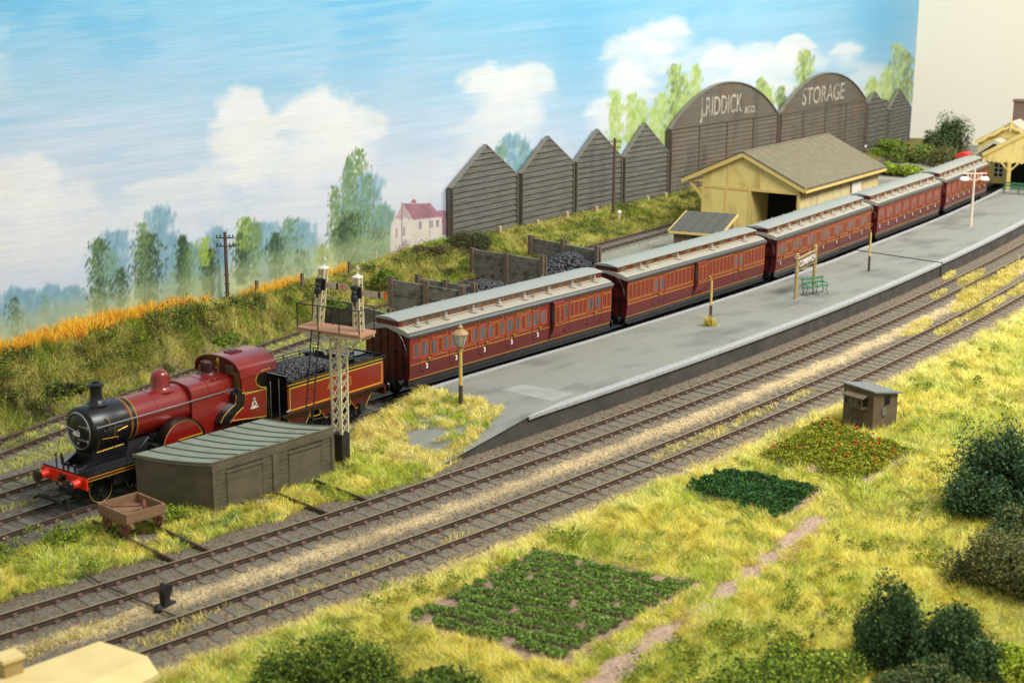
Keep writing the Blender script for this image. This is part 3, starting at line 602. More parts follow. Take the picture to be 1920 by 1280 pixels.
mb = MB(); mb.lathe([(.05, -.01), (.06, 0), (.05, .01)], (.02, -.02, BZc-.42), 12, axis='x'); mb.build('shed_plate', STEEL, dr)
mb = MB(); mb.lathe([(.4, 0), (.27, .1), (.22, .2), (.2, .35), (.21, .62), (.24, .63), (.29, .66), (.3, .7), (.24, .73), (.2, .76), (.15, .76), (.15, .5)], (.9, 0, 3.5), 28); mb.build('chimney', SMOKE, loco)
mb = MB(); mb.lathe([(.3, 0), (.76, 0), (.76, 2.8), (.3, 2.8)], (1.7, 0, BZc), 48, axis='x'); bo = mb.build('boiler', RED, loco)
mb = MB(); mb.ring((1.8, 0, BZc), .765, .016, 'x', 48, 4); mb.ring((2.0, 0, BZc), .77, .016, 'x', 48, 4); mb.build('lining', GOLD, bo, 0)
mb = MB(); mb.lathe([(.772, 0), (.772, .16)], (1.82, 0, BZc), 48, axis='x'); mb.build('boiler_band', SMOKE, bo)
mb = MB(); [mb.ring((x, 0, BZc), .758, .014, 'x', 48, 4) for x in (2.95,)]; mb.build('boiler_band', RED, bo)
bel = [(-.84, 1.5), (-.84, 3.05)]+[(-.84+.34-.34*math.cos(a), 3.05+.42*math.sin(a)) for a in np.linspace(0, math.pi/2, 8)][1:]+[(0, 3.54)]+[(.5+.34*math.sin(a), 3.05+.42*math.cos(a)) for a in np.linspace(0, math.pi/2, 8)]+[(.84, 1.5)]
mb = MB(); mb.prism(bel, 4.4, 6.5, plane='yz'); fb = mb.build('firebox', RED, loco, 30)
mb = MB()
for x in (4.42, 5.25, 6.05):
    pp = bel[1:-1]; mb.tube([(x, p[0]*1.003, (p[1]-2.5)*1.003+2.5) for p in pp], .012, 4)
mb.build('cladding_bands', REDD, fb)
mb = MB(); [mb.lathe([(.03, 0), (.035, .04), (.02, .07)], (x, y, 3.42), 6) for x, y in ((5.6, -.62), (5.85, -.62), (4.75, -.2), (5.0, -.1))]; mb.bar((5.45, -.66, 3.42), (6.35, -.66, 3.42), .05, .04); mb.build('washout_plugs', REDD, fb)
mb = MB(); mb.lathe([(.5, -.04), (.38, .05), (.33, .13), (.32, .48), (.28, .6), (.18, .69), (.02, .73)], (3.7, 0, 3.42), 28); mb.build('dome', RED, loco)
mb = MB(); mb.lathe([(.36, 0), (.3, .05), (.27, .1), (.2, .12)], (5.95, 0, 3.5), 18); mb.box(5.83, 6.07, -.16, .16, 3.58, 3.95); sv = mb.build('safety_valve', REDD, loco)
for dy in (-.2, .2): mb = MB(); mb.lathe([(.06, 0), (.06, .34), (.075, .36), (.06, .4)], (5.85, dy, 3.58), 10); mb.build('valve_column', MATT, sv)
mb = MB(); mb.tube([(6.35, -.12, 3.5), (6.35, -.12, 3.95)], [.03, .025], 8); mb.lathe([(.06, 0), (.07, .1), (.03, .2)], (6.35, -.12, 3.85), 8); mb.tube([(6.2, -.12, 3.7), (6.5, -.12, 3.7)], .03, 6); mb.build('whistle', BRASS, loco)
# footplate + frames
mb = MB(); mb.box(-.58, 8.45, -1.22, 1.22, 1.44, 1.5); mb.build('footplate', BLACK, loco, 0)
mb = MB()
for x in np.arange(-.45, 2.5, .14):
    for y in (-1.12, -.62): mb.lathe([(.018, 0), (.012, .012), (.004, .016)], (x, y, 1.5), 6)
for x in np.arange(.3, 1.65, .12): mb.lathe([(.016, 0), (.01, -.014)], (x, -.5, 1.62), 6, axis='y')
rv_ = mb.build('rivets', mat('worn_rivets', (66, 65, 64), .4), loco)
mb = MB(); mb.box(2.5, 3.1, -1.0, -.65, 1.5, 1.78); mb.box(1.75, 2.2, -1.05, -.75, 1.5, 1.66); mb.build('oil_boxes', MATT, loco, 0)
mb = MB(); mb.box(-.56, 2.45, -1.215, -1.17, 1.3, 1.44); mb.box(-.56, 2.45, 1.17, 1.215, 1.3, 1.44); mb.box(4.9, 8.4, -1.215, -1.17, 1.26, 1.44); mb.box(.95, 8.0, -.52, -.46, .75, 1.44); mb.box(.95, 8, .46, .52, .75, 1.44); mb.build('valance', REDD, loco, 0)
mb = MB(); mb.box(-.56, 2.4, -1.222, -1.214, 1.415, 1.432); mb.box(-.56, 2.4, -1.222, -1.214, 1.305, 1.32); mb.box(.75, 1.45, -.535, -.52, .8, .82); mb.build('valance_lining', GOLD, loco, 0)
mb = MB(); mb.box(-.4, 8, -.44, .44, .5, 1.44); mb.prism([(1.6, 1.5), (4.3, 1.5), (4.3, 2.05), (1.75, 2.0)], -.5, .5); mb.build('frames', MATT, loco, 0)
# sloping plates and fittings in front of smokebox
mb = MB(); mb.prism([(-.3, 1.5), (.3, 1.5), (.3, 1.82)], -.52, -.48); mb.prism([(-.3, 1.5), (.3, 1.5), (.3, 1.82)], .48, .52)
for y in (-.25, .12): mb.tube([(-.35, y, 1.5), (-.35, y, 1.66)], .04, 8)
mb.tube([(-.45, .62, 1.5), (-.45, .62, 1.95)], .025, 6); mb.tube([(-.5, .15, 1.2), (-.52, .15, 1.9), (-.5, .25, 2.0), (-.45, .33, 1.96), (-.42, .34, 1.6)], .035, 8)
mb.tube([(-.5, -.55, 1.56), (-.25, -.62, 1.6)], .03, 6); mb.build('front_fittings', BLACK, loco)
mb = MB(); mb.box(-.64, -.58, -1.24, 1.24, 1.02, 1.43); bb = mb.build('buffer_beam', VERM, loco, 0)
for y in (-.86, .86):
    mb = MB(); mb.lathe([(.2, 0), (.2, -.03), (.15, -.05), (.13, -.28), (.15, -.3), (.15, -.33), (.07, -.33)], (-.64, y, 1.23), 20, axis='x'); b_ = mb.build('buffer', VERM, loco)
    mb = MB(); mb.lathe([(.06, -.3), (.06, -.44), (.23, -.45), (.235, -.48), (.2, -.5), (.02, -.51)], (-.64, y, 1.23), 24, axis='x'); mb.build('buffer_head', BLACK, b_)
mb = MB(); mb.box(-.72, -.64, -.13, .13, 1.1, 1.36); mb.bar((-.85, 0, 1.22), (-.64, 0, 1.22), .07, .12); mb.tube([(-.86, 0, 1.26), (-.94, 0, 1.2), (-.9, 0, 1.06)], .04, 6); mb.tube([(-.82, -.03, 1.0), (-.85, -.03, .75)], .05, 6); mb.build('coupling_hook', BLACK, loco)
mb = MB(); mb.box(-1.35, -.4, -.25, .25, .72, .82); mb.box(-1.4, -1.28, -.75, .45, .66, .78); mb.bar((-1.34, .45, .72), (-1.45, .62, .6), .08, .1); mb.box(-1.1, -.95, -.7, -.62, .3, .7); mb.build('tension_coupling', MATT, loco, 0)
for x in (.32, 1.9):
    for y in (-.63, .63): wheel(loco, 'bogie_wheel', x, y, .72, .52, 10)
mb = MB(); mb.box(-.2, 2.4, -.5, .5, .55, .95); mb.build('bogie_frame', MATT, loco, 0)
for x in (3.68, 6.6):
    for y in (-.63, .63): wheel(loco, 'driving_wheel', x, y, 1.2, 1.0, 18)
mb = MB(); mb.tube([(3.68, -.8, 1.0), (6.6, -.8, 1.0)], .05, 6); mb.build('coupling_rod', STEEL, loco)
for y in (-.95, .5): mb = MB(); mb.box(.7, 1.6, y, y+.45, .8, 1.3); mb.build('cylinder_block', MATT, loco, 0)
# splashers
for s in (-1, 1):
    mb = MB(); mb.prism([(2.8, 1.5)]+arcpoly(3.68, 1.5, .98, 172, 8)+[(4.62, 1.5)], s*.8, s*1.14); sp = mb.build('splasher', RED, loco)
    mb = MB(); n = 24
    for k in range(n):
        a, b = math.radians(176-172*k/n), math.radians(176-172*(k+1)/n); mb.add([(3.68+r*math.cos(q), y, 1.5+r*math.sin(q)) for q in (a, b) for r, y in ((.985, s*.78), (1.02, s*.78), (1.02, s*1.2), (.985, s*1.2))],
            [(0, 1, 5, 4), (1, 2, 6, 5), (2, 3, 7, 6), (3, 0, 4, 7)])
    mb.build('splasher_rim', BLACK, sp)
    mb = MB(); mb.ring((3.68, s*1.145, 1.5), .93, .016, 'y', 24, 4, a0=math.radians(4), a1=math.radians(176)); mb.box(3.45, 4.55, min(s*1.15, s*1.17), max(s*1.15, s*1.17), 1.76, 1.79); mb.build('lining', GOLD, sp, 0)
    mb = MB(); mb.box(3.4, 4.66, min(s*1.14, s*1.19), max(s*1.14, s*1.19), 1.5, 1.74); mb.build('sandbox', BLACK, sp, 0)
# black S-shaped wing in front of the cab
wp = LP(1.15, [(441, 740), (454, 728), (458, 748), (455, 762), (441, 775), (430, 792), (415, 798), (412, 793), (418, 780), (428, 768), (440, 757)])
for s in (-1, 1):
    mb = MB(); mb.prism(wp, s*.84, s*1.19); wg = mb.build('cab_wing', BLACK, loco, 30)
    if s < 0:
        q = [wp[i] for i in (1, 2, 3, 4, 5)]; mb = MB(); mb.tube([(p[0]+.02, -1.2, p[1]) for p in q], .014, 4); q = [wp[i] for i in (0, 10, 9, 8, 7)]; mb.tube([(p[0], -1.2, p[1]) for p in q], .012, 4); mb.build('lining', GOLD, wg, 0)
# cab
low = LP(1.2, [(458, 738), (500, 727), (500, 781), (430, 791), (443, 776), (456, 764), (459, 748)])
up = LP(1.2, [(454, 697), (455, 735), (499, 726), (486, 718), (478, 708), (478, 693), (488, 683), (506, 680)])
zr = 3.5
up = [(6.5, 3.45), (6.5, 2.86), (7.72, 2.8), (7.45, 2.86), (7.25, 3.0), (7.2, 3.2), (7.3, 3.38), (7.55, 3.5), (7.95, 3.5)]
for s in (-1, 1):
    mb = MB(); mb.prism(low, s*1.16, s*1.21); lo_ = mb.build('cab_side', RED, loco, 0)
    mb = MB(); mb.prism(up, s*1.16, s*1.205); mb.build('cab_side_upper', RED, loco, 0)
    if s < 0:
        Y = -1.215; mb = MB(); mb.tube([(low[0][0]+.02, Y, low[0][1]-.03), (low[1][0]-.03, Y, low[1][1]-.02), (low[2][0]-.03, Y, low[2][1]+.03), (low[3][0]+.1, Y, low[3][1]+.03)], .014, 4)
        mb.tube([(p[0], Y, p[1]) for p in up[2:]], .018, 4); mb.tube([(6.5, -1.21, 2.83), (7.7, -1.21, 2.74)], .012, 4); mb.build('lining', GOLD, lo_, 0)
        mb = MB(); mb.box(6.5, 7.7, -1.213, -1.205, 2.75, 2.81); mb.build('beading', BLACK, lo_, 0)
        cx, cz = LP(1.22, [(477, 757)])[0]; mb = MB(); mb.ring((cx, -1.222, cz), .1, .025, 'y', 16, 4, flat=.008); mb.bar((cx, -1.222, cz+.1), (cx, -1.222, cz+.26), .07, .01); mb.box(cx-.2, cx+.2, -1.226, -1.216, cz-.16, cz-.11)
        mb.bar((cx-.16, -1.222, cz-.12), (cx-.1, -1.222, cz+.02), .05, .01); mb.bar((cx+.16, -1.222, cz-.12), (cx+.1, -1.222, cz+.02), .05, .01); mb.bar((cx-.07, -1.222, cz+.2), (cx+.07, -1.222, cz+.2), .04, .01); mb.build('crest', WHITE, lo_, 0)
        mb = MB(); mb.box(cx-.05, cx+.05, -1.228, -1.218, cz-.05, cz+.05); mb.build('crest_centre', BRASS, lo_, 0)
# cab roof arc
def roofarc(hw, ze, zt, n=18): return [(-hw*math.cos(math.pi*k/n), ze+(zt-ze)*math.sin(math.pi*k/n)**.75) for k in range(n+1)]
ra = [(-1.24, 3.42)]+roofarc(1.22, 3.5, 4.1)+[(1.24, 3.42)]; ri = [(p[0]*.965, p[1]-.05) for p in ra][::-1]
mb = MB(); mb.prism(ra+ri, 6.42, 8.3, plane='yz'); mb.build('cab_roof', RED, loco, 40)
mb = MB(); mb.tube([(6.42, p[0], p[1]) for p in ra], .03, 5); mb.build('roof_rim', REDD, loco)
mb = MB(); mb.box(6.95, 7.5, -.22, .22, 4.08, 4.14); mb.box(7.08, 7.38, -.12, .12, 4.14, 4.17); mb.build('roof_ventilator', REDD, loco, 0)
fp = [(-1.16, 1.5), (-1.16, 3.42)]+roofarc(1.14, 3.46, 4.04)+[(1.16, 3.42), (1.16, 1.5)]
mb = MB(); mb.prism(fp, 6.5, 6.56, plane='yz'); cf = mb.build('cab_front', REDD, loco, 0)
for s in (-1, 1):
    for y, z, w, h in ((s*.62, 3.66, .17, .13), (s*.98, 3.2, .09, .34)):
        mb = MB(); mb.box(6.46, 6.5, y-w-.04, y+w+.04, z-h-.04, z+h+.04); wf = mb.build('cab_window', BRASS, loco, 0)
        mb = MB(); mb.box(6.445, 6.462, y-w, y+w, z-h, z+h); mb.build('pane', mat('cab_glass', (70, 74, 60), .1, coat=.5), wf, 0)
mb = MB(); mb.box(7.9, 7.96, -1.1, 1.1, 1.5, 2.3); mb.box(6.7, 7.0, -.7, .7, 1.5, 3.2); mb.build('backhead', MATT, loco, 0)
mb = MB()
for x, y in ((7.98, -1.16), (8.42, -1.16)): mb.tube([(x, y, 1.4), (x, y, 2.95)], .022, 6)
mb.build('cab_pillars', STEEL, loco)
for s in (-1, 1):
    mb = MB(); mb.tube([(.2 if s < 0 else .4, s*.88, 2.95), (6.46, s*.88, 2.97)], .025, 8); [mb.lathe([(.04, -.04), (.045, 0), (.04, .04)], (x, s*.88, 2.96), 8) for x in (.22, 1.5, 2.7, 3.9, 5.2, 6.3)]; mb.build('handrail', STEEL, loco)
mb = MB(); mb.tube([(.5, -.84, 2.75), (1.3, -.86, 2.82)], .03, 6); mb.lathe([(.09, -.03), (.1, 0), (.09, .03)], (.72, -.86, 2.8), 10, axis='y'); mb.build('ejector_pipe', MATT, loco)
mb = MB(); mb.tube([(.62, -.7, 3.12), (.66, -.78, 3.18), (.76, -.8, 3.12), (.76, -.82, 2.98)], .022, 6); mb.tube([(.95, -.83, 2.5), (.98, -.84, 2.9)], .02, 6)
mb.tube([(.42, -.83, 2.5), (1.1, -.84, 2.44)], .009, 5); mb.tube([(1.05, -.83, 2.35), (1.08, -.84, 2.65), (1.5, -.84, 2.72)], .009, 5); mb.tube([(.38, -.8, 2.6), (.3, -.72, 2.2), (.28, -.66, 2.02), (1.4, -.68, 2.06)], .009, 5); mb.build('brass_fittings', BRASS, loco)
mb = MB(); [mb.lathe([(.1, 0), (.12, .05), (.1, .18), (.04, .2)], (x, y, z), 10) for x, y, z in ((2.2, -.62, 1.5), (2.45, -.9, 1.5), (2.75, -.45, 1.9), (1.95, -.8, 1.5))]; mb.tube([(2.0, -.7, 1.7), (2.6, -.5, 1.95), (3.0, -.7, 1.6)], .035, 6); mb.build('lubricators', BLACK, loco)
mb = MB(); mb.box(1.95, 2.15, -.95, -.75, 1.5, 1.6); mb.box(2.5, 2.62, -1.05, -.9, 1.5, 1.62); mb.build('brass_boxes', BRASS, loco, 0)

# ------------------------------------------------------------------ tender
tend = thing('locomotive_tender', 'crimson coal tender with yellow lined panel numbered 483 behind the locomotive', 'tender', (LA[0], LA[1], 0), LRZ)
T0x, T1x = 8.72, 14.32
mb = MB(); mb.box(T0x+.15, T1x, -1.17, 1.17, 1.5, 2.66); mb.build('tank', BLACK, tend, 0)
mb = MB(); mb.box(T0x+.1, T1x, -1.2, -1.172, 1.5, 2.62); mb.box(T0x+.1, T1x, 1.172, 1.2, 1.5, 2.62); mb.build('side_sheet', RED, tend, 0)
mb = MB(); mb.box(8.5, T1x+.05, -1.22, 1.22, 1.4, 1.5); mb.build('tender_footplate', BLACK, tend, 0)
def rectline(mb, x0, x1, z0, z1, y, r=.014):
    mb.box(x0, x1, y-.006, y+.006, z0-r, z0+r); mb.box(x0, x1, y-.006, y+.006, z1-r, z1+r); mb.box(x0-r, x0+r, y-.006, y+.006, z0-r, z1+r); mb.box(x1-r, x1+r, y-.006, y+.006, z0-r, z1+r)
mb = MB(); rectline(mb, T0x+.22, T1x-.12, 1.6, 2.47, -1.208, .02); mb.box(T0x+.1, T1x, -1.212, -1.2, 2.585, 2.615); mb.build('lining', GOLD, tend, 0)
mb = MB(); mb.box(T0x+.1, T1x, -1.21, -1.2, 2.5, 2.58)
for s in (-1, 1):
    mb.add([(x, s*y, z) for x in (T0x+.25, T1x+.04) for y, z in ((1.19, 2.62), (1.3, 2.74), (1.27, 2.76), (1.1, 2.64))], [(0, 4, 5, 1), (1, 5, 6, 2), (2, 6, 7, 3), (0, 1, 2, 3), (4, 7, 6, 5)])
mb.box(T1x-.04, T1x+.04, -1.28, 1.28, 2.62, 2.76); mb.build('flared_top', BLACK, tend, 0)
mb = MB()
for s in (-1, 1):
    for z in (2.92, 3.04): mb.tube([(T0x+1.0, s*1.12, z-.15), (T0x+1.3, s*1.12, z), (T0x+3.9, s*1.12, z)], .022, 6)
    for x in (T0x+1.3, T0x+2.2, T0x+3.1, T0x+3.9): mb.bar((x, s*1.12, 2.66), (x, s*1.12, 3.06), .05, .03)
mb.tube([(T0x+3.9, -1.12, 3.04), (T0x+3.9, 1.12, 3.04)], .022, 6); mb.build('coal_rail', BLACK, tend)
mb = MB(); mb.box(T0x+.15, T0x+.22, -1.1, 1.1, 2.66, 2.95); mb.build('front_coal_plate', BLACK, tend, 0); mb = MB(); mb.box(T0x+3.95, T0x+4.0, -1.1, 1.1, 2.66, 2.92); mb.box(T0x+4.2, T0x+5.3, -.5, .6, 2.66, 2.78); [mb.bar((T0x+4.1, y, 2.72), (T0x+5.5, y, 2.7), .04, .08) for y in (-.95, -.75, .8)]; mb.build('coal_plate', BLACK, tend, 0)
mb = MB(); mb.lathe([(.2, 0), (.12, .05), (.12, .3), (.2, .34), (.24, .4), (.16, .44), (.02, .45)], (11.9, .75, 2.66), 16); mb.lathe([(.1, 0), (.1, .18), (.04, .2)], (T0x+5.0, .0, 2.78), 10); mb.build('water_dome', BLACK, tend)
mb = MB(); mb.box(T1x+.05, T1x+.11, -1.2, 1.2, 1.05, 1.42); mb.build('rear_beam', REDD, tend, 0)
for y in (-.86, .86):
    mb = MB(); mb.lathe([(.17, 0), (.14, .05), (.12, .25), (.06, .25)], (T1x+.11, y, 1.23), 16, axis='x'); b_ = mb.build('buffer', VERM, tend)
    mb = MB(); mb.lathe([(.06, .24), (.07, .34), (.22, .35), (.22, .4), (.02, .42)], (T1x+.11, y, 1.23), 20, axis='x'); mb.build('buffer_head', BLACK, b_)
fr = [(8.9, 1.4)]
for cx in (9.6, 11.35, 13.1): fr += [(cx-.62, 1.4), (cx-.62, .95), (cx-.32, .75), (cx+.32, .75), (cx+.62, .95), (cx+.62, 1.4)] if False else []
mb = MB(); mb.box(8.8, 14.2, -1.0, -.94, 1.22, 1.42); mb.box(8.8, 14.2, .94, 1.0, 1.22, 1.42)
for cx in (9.6, 11.35, 13.1): [mb.box(cx-.3, cx+.3, s*.94 if s > 0 else -1.0, 1.0 if s > 0 else -.94, .72, 1.22) for s in (-1, 1)]
for cx in (9.6, 11.35, 13.1):
    for s in (-1, 1): mb.prism([(cx-.62, 1.22), (cx-.3, .8), (cx-.3, 1.22)], s*.94, s*1.0); mb.prism([(cx+.62, 1.22), (cx+.3, .8), (cx+.3, 1.22)], s*.94, s*1.0)
mb.build('tender_frame', REDD, tend, 0)
mb = MB()
for cx in (9.6, 11.35, 13.1): mb.tube([(cx-.64, -1.01, 1.22), (cx-.3, -1.01, .78), (cx+.3, -1.01, .74), (cx+.64, -1.01, 1.2)], .015, 4)
for x0, x1 in ((10.2, 10.75), (11.95, 12.5)): rectline(mb, x0, x1, 1.0, 1.34, -1.01, .012)
mb.build('frame_lining', GOLD, tend, 0)
mb = MB(); [mb.box(cx-.16, cx+.16, -1.14, -1.0, .62, .95) or mb.tube([(cx-.55, -1.1, 1.12), (cx, -1.1, 1.0), (cx+.55, -1.1, 1.12)], .05, 6) for cx in (9.6, 11.35, 13.1)]; mb.box(8.8, 14.2, -.5, .5, .6, 1.4); mb.build('springs', MATT, tend, 0)
for x in (9.6, 11.35, 13.1):
    for y in (-.63, .63): wheel(tend, 'tender_wheel', x, y, .82, .62, 12, line=False)
mb = MB(); mb.tube([(T1x+.1, -.7, 2.3), (T1x+.25, -.75, 2.0), (T1x+.2, -.8, 1.5), (T1x+.3, -.7, 1.3)], .035, 6); mb.build('brake_hose', BLACK, tend)
for ch, px in (('4', 617), ('8', 636), ('3', 656)):
    x, z = LP(1.21, [(px, 723)])[0]; text_part(ch, .55, face_y(x, -1.212, 2.06), mat('numeral_gold', (160, 96, 34), .5), tend, 'numeral', .004, .9, .012)
x, z = LP(1.21, [(541, 770)])[0]; mb = MB(); mb.box(x-.12, x+.14, -1.214, -1.206, z-.03, z+.0); mb.box(x+.02, x+.1, -1.214, -1.206, z, z+.04); mb.build('small_lettering', WHITE, tend, 0)
def rocks(name, n, fpos, size, mt, seed=1):      # lumps: squashed random octahedra/cubes
    r = np.random.default_rng(seed); V = []; F = []
    base = np.array([(1, 0, 0), (-1, 0, 0), (0, 1, 0), (0, -1, 0), (0, 0, 1), (0, 0, -1)], float); ff = np.array([(0, 2, 4), (2, 1, 4), (1, 3, 4), (3, 0, 4), (2, 0, 5), (1, 2, 5), (3, 1, 5), (0, 3, 5)])
    P = fpos(r, n); out = []; fo = []
    for i in range(len(P)):
        sz = r.uniform(.6, 1.4)*size; A = r.normal(size=(3, 3)); q, _ = np.linalg.qr(A); v = (base*r.uniform(.6, 1.2, (6, 1)))@q*sz*np.array([1.1, 1.1, .8]); out.append(v+P[i]); fo.append(ff+6*i)
    o = fast_mesh(name, np.concatenate(out), np.concatenate(fo), mt); return o
def tcoal(r, n):
    x = r.uniform(T0x+.3, T0x+3.5, n); y = r.uniform(-.95, .95, n); h = 2.62+.46*np.clip(1-((x-T0x-1.8)/1.8)**2, 0, 1)*np.clip(1-(y/1.05)**2, 0, 1)+r.uniform(-.03, .05, n)
    P = np.array([LA[0], LA[1]])+np.outer(x, LD_)+np.outer(y, LN); return np.stack([P[:, 0], P[:, 1], h], -1)
o = rocks('coal_load', 2600, tcoal, .085, COALM, 3); tag(o, 'load of black coal heaped in the tender', 'coal', kind='stuff')

# ------------------------------------------------------------------ coaches
CO = [((767.3, 714.7), (1144, 606.3)), ((1173.8, 596.3), (1430.6, 515.6)), ((1453.1, 511.3), (1629.8, 443.9)), ((1642.6, 439.6), (1761, 394.3)), ((1770.9, 390), (1850, 355))]
def wheelset_mb():
    mb = MB(); 
    for y in (-.63, .63): mb.ring((0, y, .66), .41, .05, 'y', 20, 5, flat=.06); mb.lathe([(.4, -.02), (.4, .02)], (0, y, .66), 20, axis='y')
    mb.tube([(0, -.8, .66), (0, .8, .66)], .07, 6); return mb
def coach(i, label, feats, zb=1.30, extra=None):
    a, b = at(*CO[i][0], zb), at(*CO[i][1], zb); d = (b-a)[:2]; L = np.linalg.norm(d); d /= L; n = np.array([-d[1], d[0]]); o2 = a[:2]+n*1.25; rz = math.atan2(d[1], d[0])
    root = thing('railway_coach', label, 'railway coach', (o2[0], o2[1], 0), rz, 'crimson coaches in the train')
    p0 = o2-n*1.3; p1 = p0+d
    lx = lambda px, py: hitp(px, py, p0, p1)[0]
    ymid = lambda px: CO[i][0][1]+(CO[i][1][1]-CO[i][0][1])*(px-CO[i][0][0])/(CO[i][1][0]-CO[i][0][0])-40*(CO[i][0][0]*0+1)*(1 if i == 0 else .8)
    X = lambda px: lx(px, ymid(px)); HW = 1.3
    sec = [(-1.22, 1.3), (-1.27, 1.55), (-HW, 1.95), (-HW, 3.2), (HW, 3.2), (HW, 1.95), (1.27, 1.55), (1.22, 1.3)]
    mb = MB(); mb.prism([(-1.2, 1.3), (-1.25, 1.55), (-1.28, 1.95), (-1.28, 3.2)]+[(-1.2*math.cos(t), 3.2+.36*math.sin(t)) for t in np.linspace(0, math.pi, 13)]+[(1.28, 3.2), (1.28, 1.95), (1.25, 1.55), (1.2, 1.3)], 0.03, L-.03, plane='yz'); mb.build('body_shell', REDD, root, 0)
    for s in (-1, 1):
        mb = MB(); mb.add([(x, s*y, z) for x in (0, L) for y, z in ((1.22, 1.3), (1.27, 1.55), (HW, 1.95), (HW, 1.96))], [(0, 4, 5, 1), (1, 5, 6, 2), (2, 6, 7, 3)]); mb.build('lower_panel', REDW, root, 40)
        mb = MB(); mb.box(0, L, min(s*HW, s*(HW-.02)), max(s*HW, s*(HW-.02)), 1.96, 3.2); mb.build('upper_panel', REDL, root, 0)
    # ends: vertical strips, steps
    for xe, s in ((0, -1), (L, 1)):
        mb = MB(); [mb.box(min(xe+s*.0, xe+s*.03)-.0, max(xe, xe+s*.03), y-.018, y+.018, 1.32, 3.42-.0*abs(y)) for y in (-.9, -.45, 0, .45, .9)]
        if i: mb.box(xe-.04, xe+.04, -1.26, 1.26, 2.92, 2.96); mb.box(xe-.04, xe+.04, -1.26, 1.26, 2.2, 2.24); mb.box(xe-.03, xe+.03, -1.0, -.9, 1.75, 1.9)
        else: [mb.box(xe-.16, xe+.02, y-.13, y+.13, z-.02, z+.02) or mb.box(xe-.05, xe+.02, y-.08, y+.08, z-.06, z+.1) for y, z in ((-.95, 1.95), (-.45, 2.5), (.05, 3.0), (.55, 2.6), (-.9, 1.78))]
        mb.build('end_fittings', BLACK, root, 0)
        mb = MB(); mb.tube([(xe+s*.06, -1.18*math.cos(t), 2.3+1.25*math.sin(t)) for t in np.linspace(.1, 1.2, 8)], .012, 5); mb.build('end_handrail', STEEL, root)
    # roof
    zt = lambda y: 3.24+.32*math.sqrt(max(0, 1-(y/1.36)**2))
    prof = [(-1.36, 3.2), (-1.36, 3.24)]+[(y, zt(y)+.01) for y in np.linspace(-1.33, 1.33, 23)]+[(1.36, 3.24), (1.36, 3.2), (1.2, 3.2), (0, 3.45), (-1.2, 3.2)]
    mb = MB(); mb.prism(prof, -.06, L+.06, plane='yz'); mb.build('main_roof', ROOF, root, 30)
    for s in (-1, 1):
        mb = MB(); mb.add([(x, s*y, z) for x in (-.07, L+.07) for y, z in ((1.31, 3.16), (1.375, 3.17), (1.385, 3.25), (1.345, 3.32), (1.25, 3.375))], [(k, k+5, k+6, k+1) for k in range(4)]); mb.build('cornice', CORN, root)
    mb = MB(); mb.box(.02, L-.02, -.66, .66, 3.45, 3.8); cl = mb.build('clerestory', REDD if i else REDW, root, 0)
    cp = [(-.71, 3.8), (-.71, 3.82)]+[(y, 3.82+.11*math.cos(y/.71*math.pi/2)) for y in np.linspace(-.68, .68, 13)]+[(.71, 3.82), (.71, 3.8)]
    mb = MB(); mb.prism(cp, -.06, L+.06, plane='yz'); mb.build('clerestory_roof', ROOFC, root, 30)
    mb = MB(); gl = MB(); k = 0; x = .25; w = .62 if i else .75
    while x+w < L-.1:
        for y in (-.668,):
            rectline(mb, x-.03, x+w-.09, 3.58, 3.76, y, .006)
            if k % 2 == 0 or i == 0: gl = MB(); gl.box(x+.02, x+w-.14, y-.004, y+.006, 3.61, 3.74); gl.build('clerestory_glass', GLASS, cl, 0)
        x += w; k += 1
    mb.build('clerestory_lining', GOLDC, cl, 0)
    # side details
    Yf = -HW-.006; ln = MB(); dk = MB()
    zb0, zw0, zw1, zg0, zg1, ze0, ze1 = 1.36, 1.99, 2.15, 2.21, 2.88, 2.93, 3.13
    def lower_line(x0, x1, z, dy=0): ln.box(x0, x1, Yf+dy-.004, Yf+dy+.006, z-.013, z+.013)
    ln.box(.02, L-.02, -1.238, -1.225, zb0-.03, zb0-.005); ln.box(.02, L-.02, Yf-.004, Yf+.006, 1.975, 1.995)
    def win(x0, x1, red=True, z0=zg0, z1=zg1):
        mb = MB(); y0, y1 = Yf-.012, Yf+.01; t = .03 if i < 2 else .016
        mb.box(x0, x1, y0, y1, z0, z0+(.05 if i < 2 else .025)); mb.box(x0, x1, y0+.008, y1, z1-.03, z1); mb.box(x0, x0+t, y0+.004, y1, z0+.05, z1-.03); mb.box(x1-t, x1, y0+.004, y1, z0+.05, z1-.03); w_ = mb.build('window', REDB if red else REDL, root, 0)
        mb = MB(); mb.box(x0+t, x1-t, Yf-.002, Yf+.008, z0+.05, z1-.03); mb.build('pane', GLASS, w_, 0)
    def vline(x, z0, z1): ln.box(x-.009, x+.009, Yf-.004, Yf+.006, z0, z1)
    def doorjoint(x): dk.box(x-.012, x+.012, Yf-.003, Yf+.008, 1.95, 3.18); dk.add([(x-.01, -1.228, 1.38), (x+.01, -1.228, 1.38), (x+.01, -1.306, 1.95), (x-.01, -1.306, 1.95), (x-.01, -1.275, 1.56), (x+.01, -1.275, 1.56)], [(0, 1, 5, 4), (4, 5, 2, 3)])
    def handle(x):
        mb = MB(); mb.lathe([(.03, 0), (.07, -.03), (.08, -.06), (.04, -.08)], (x, Yf, 2.1), 8, axis='y'); mb.bar((x+.02, Yf-.05, 2.1), (x+.16, Yf-.05, 2.1), .03, .03); mb.tube([(x+.03, Yf-.04, 2.22), (x+.03, Yf-.06, 2.5)], .014, 5); mb.build('door_handle', BRASS, root)
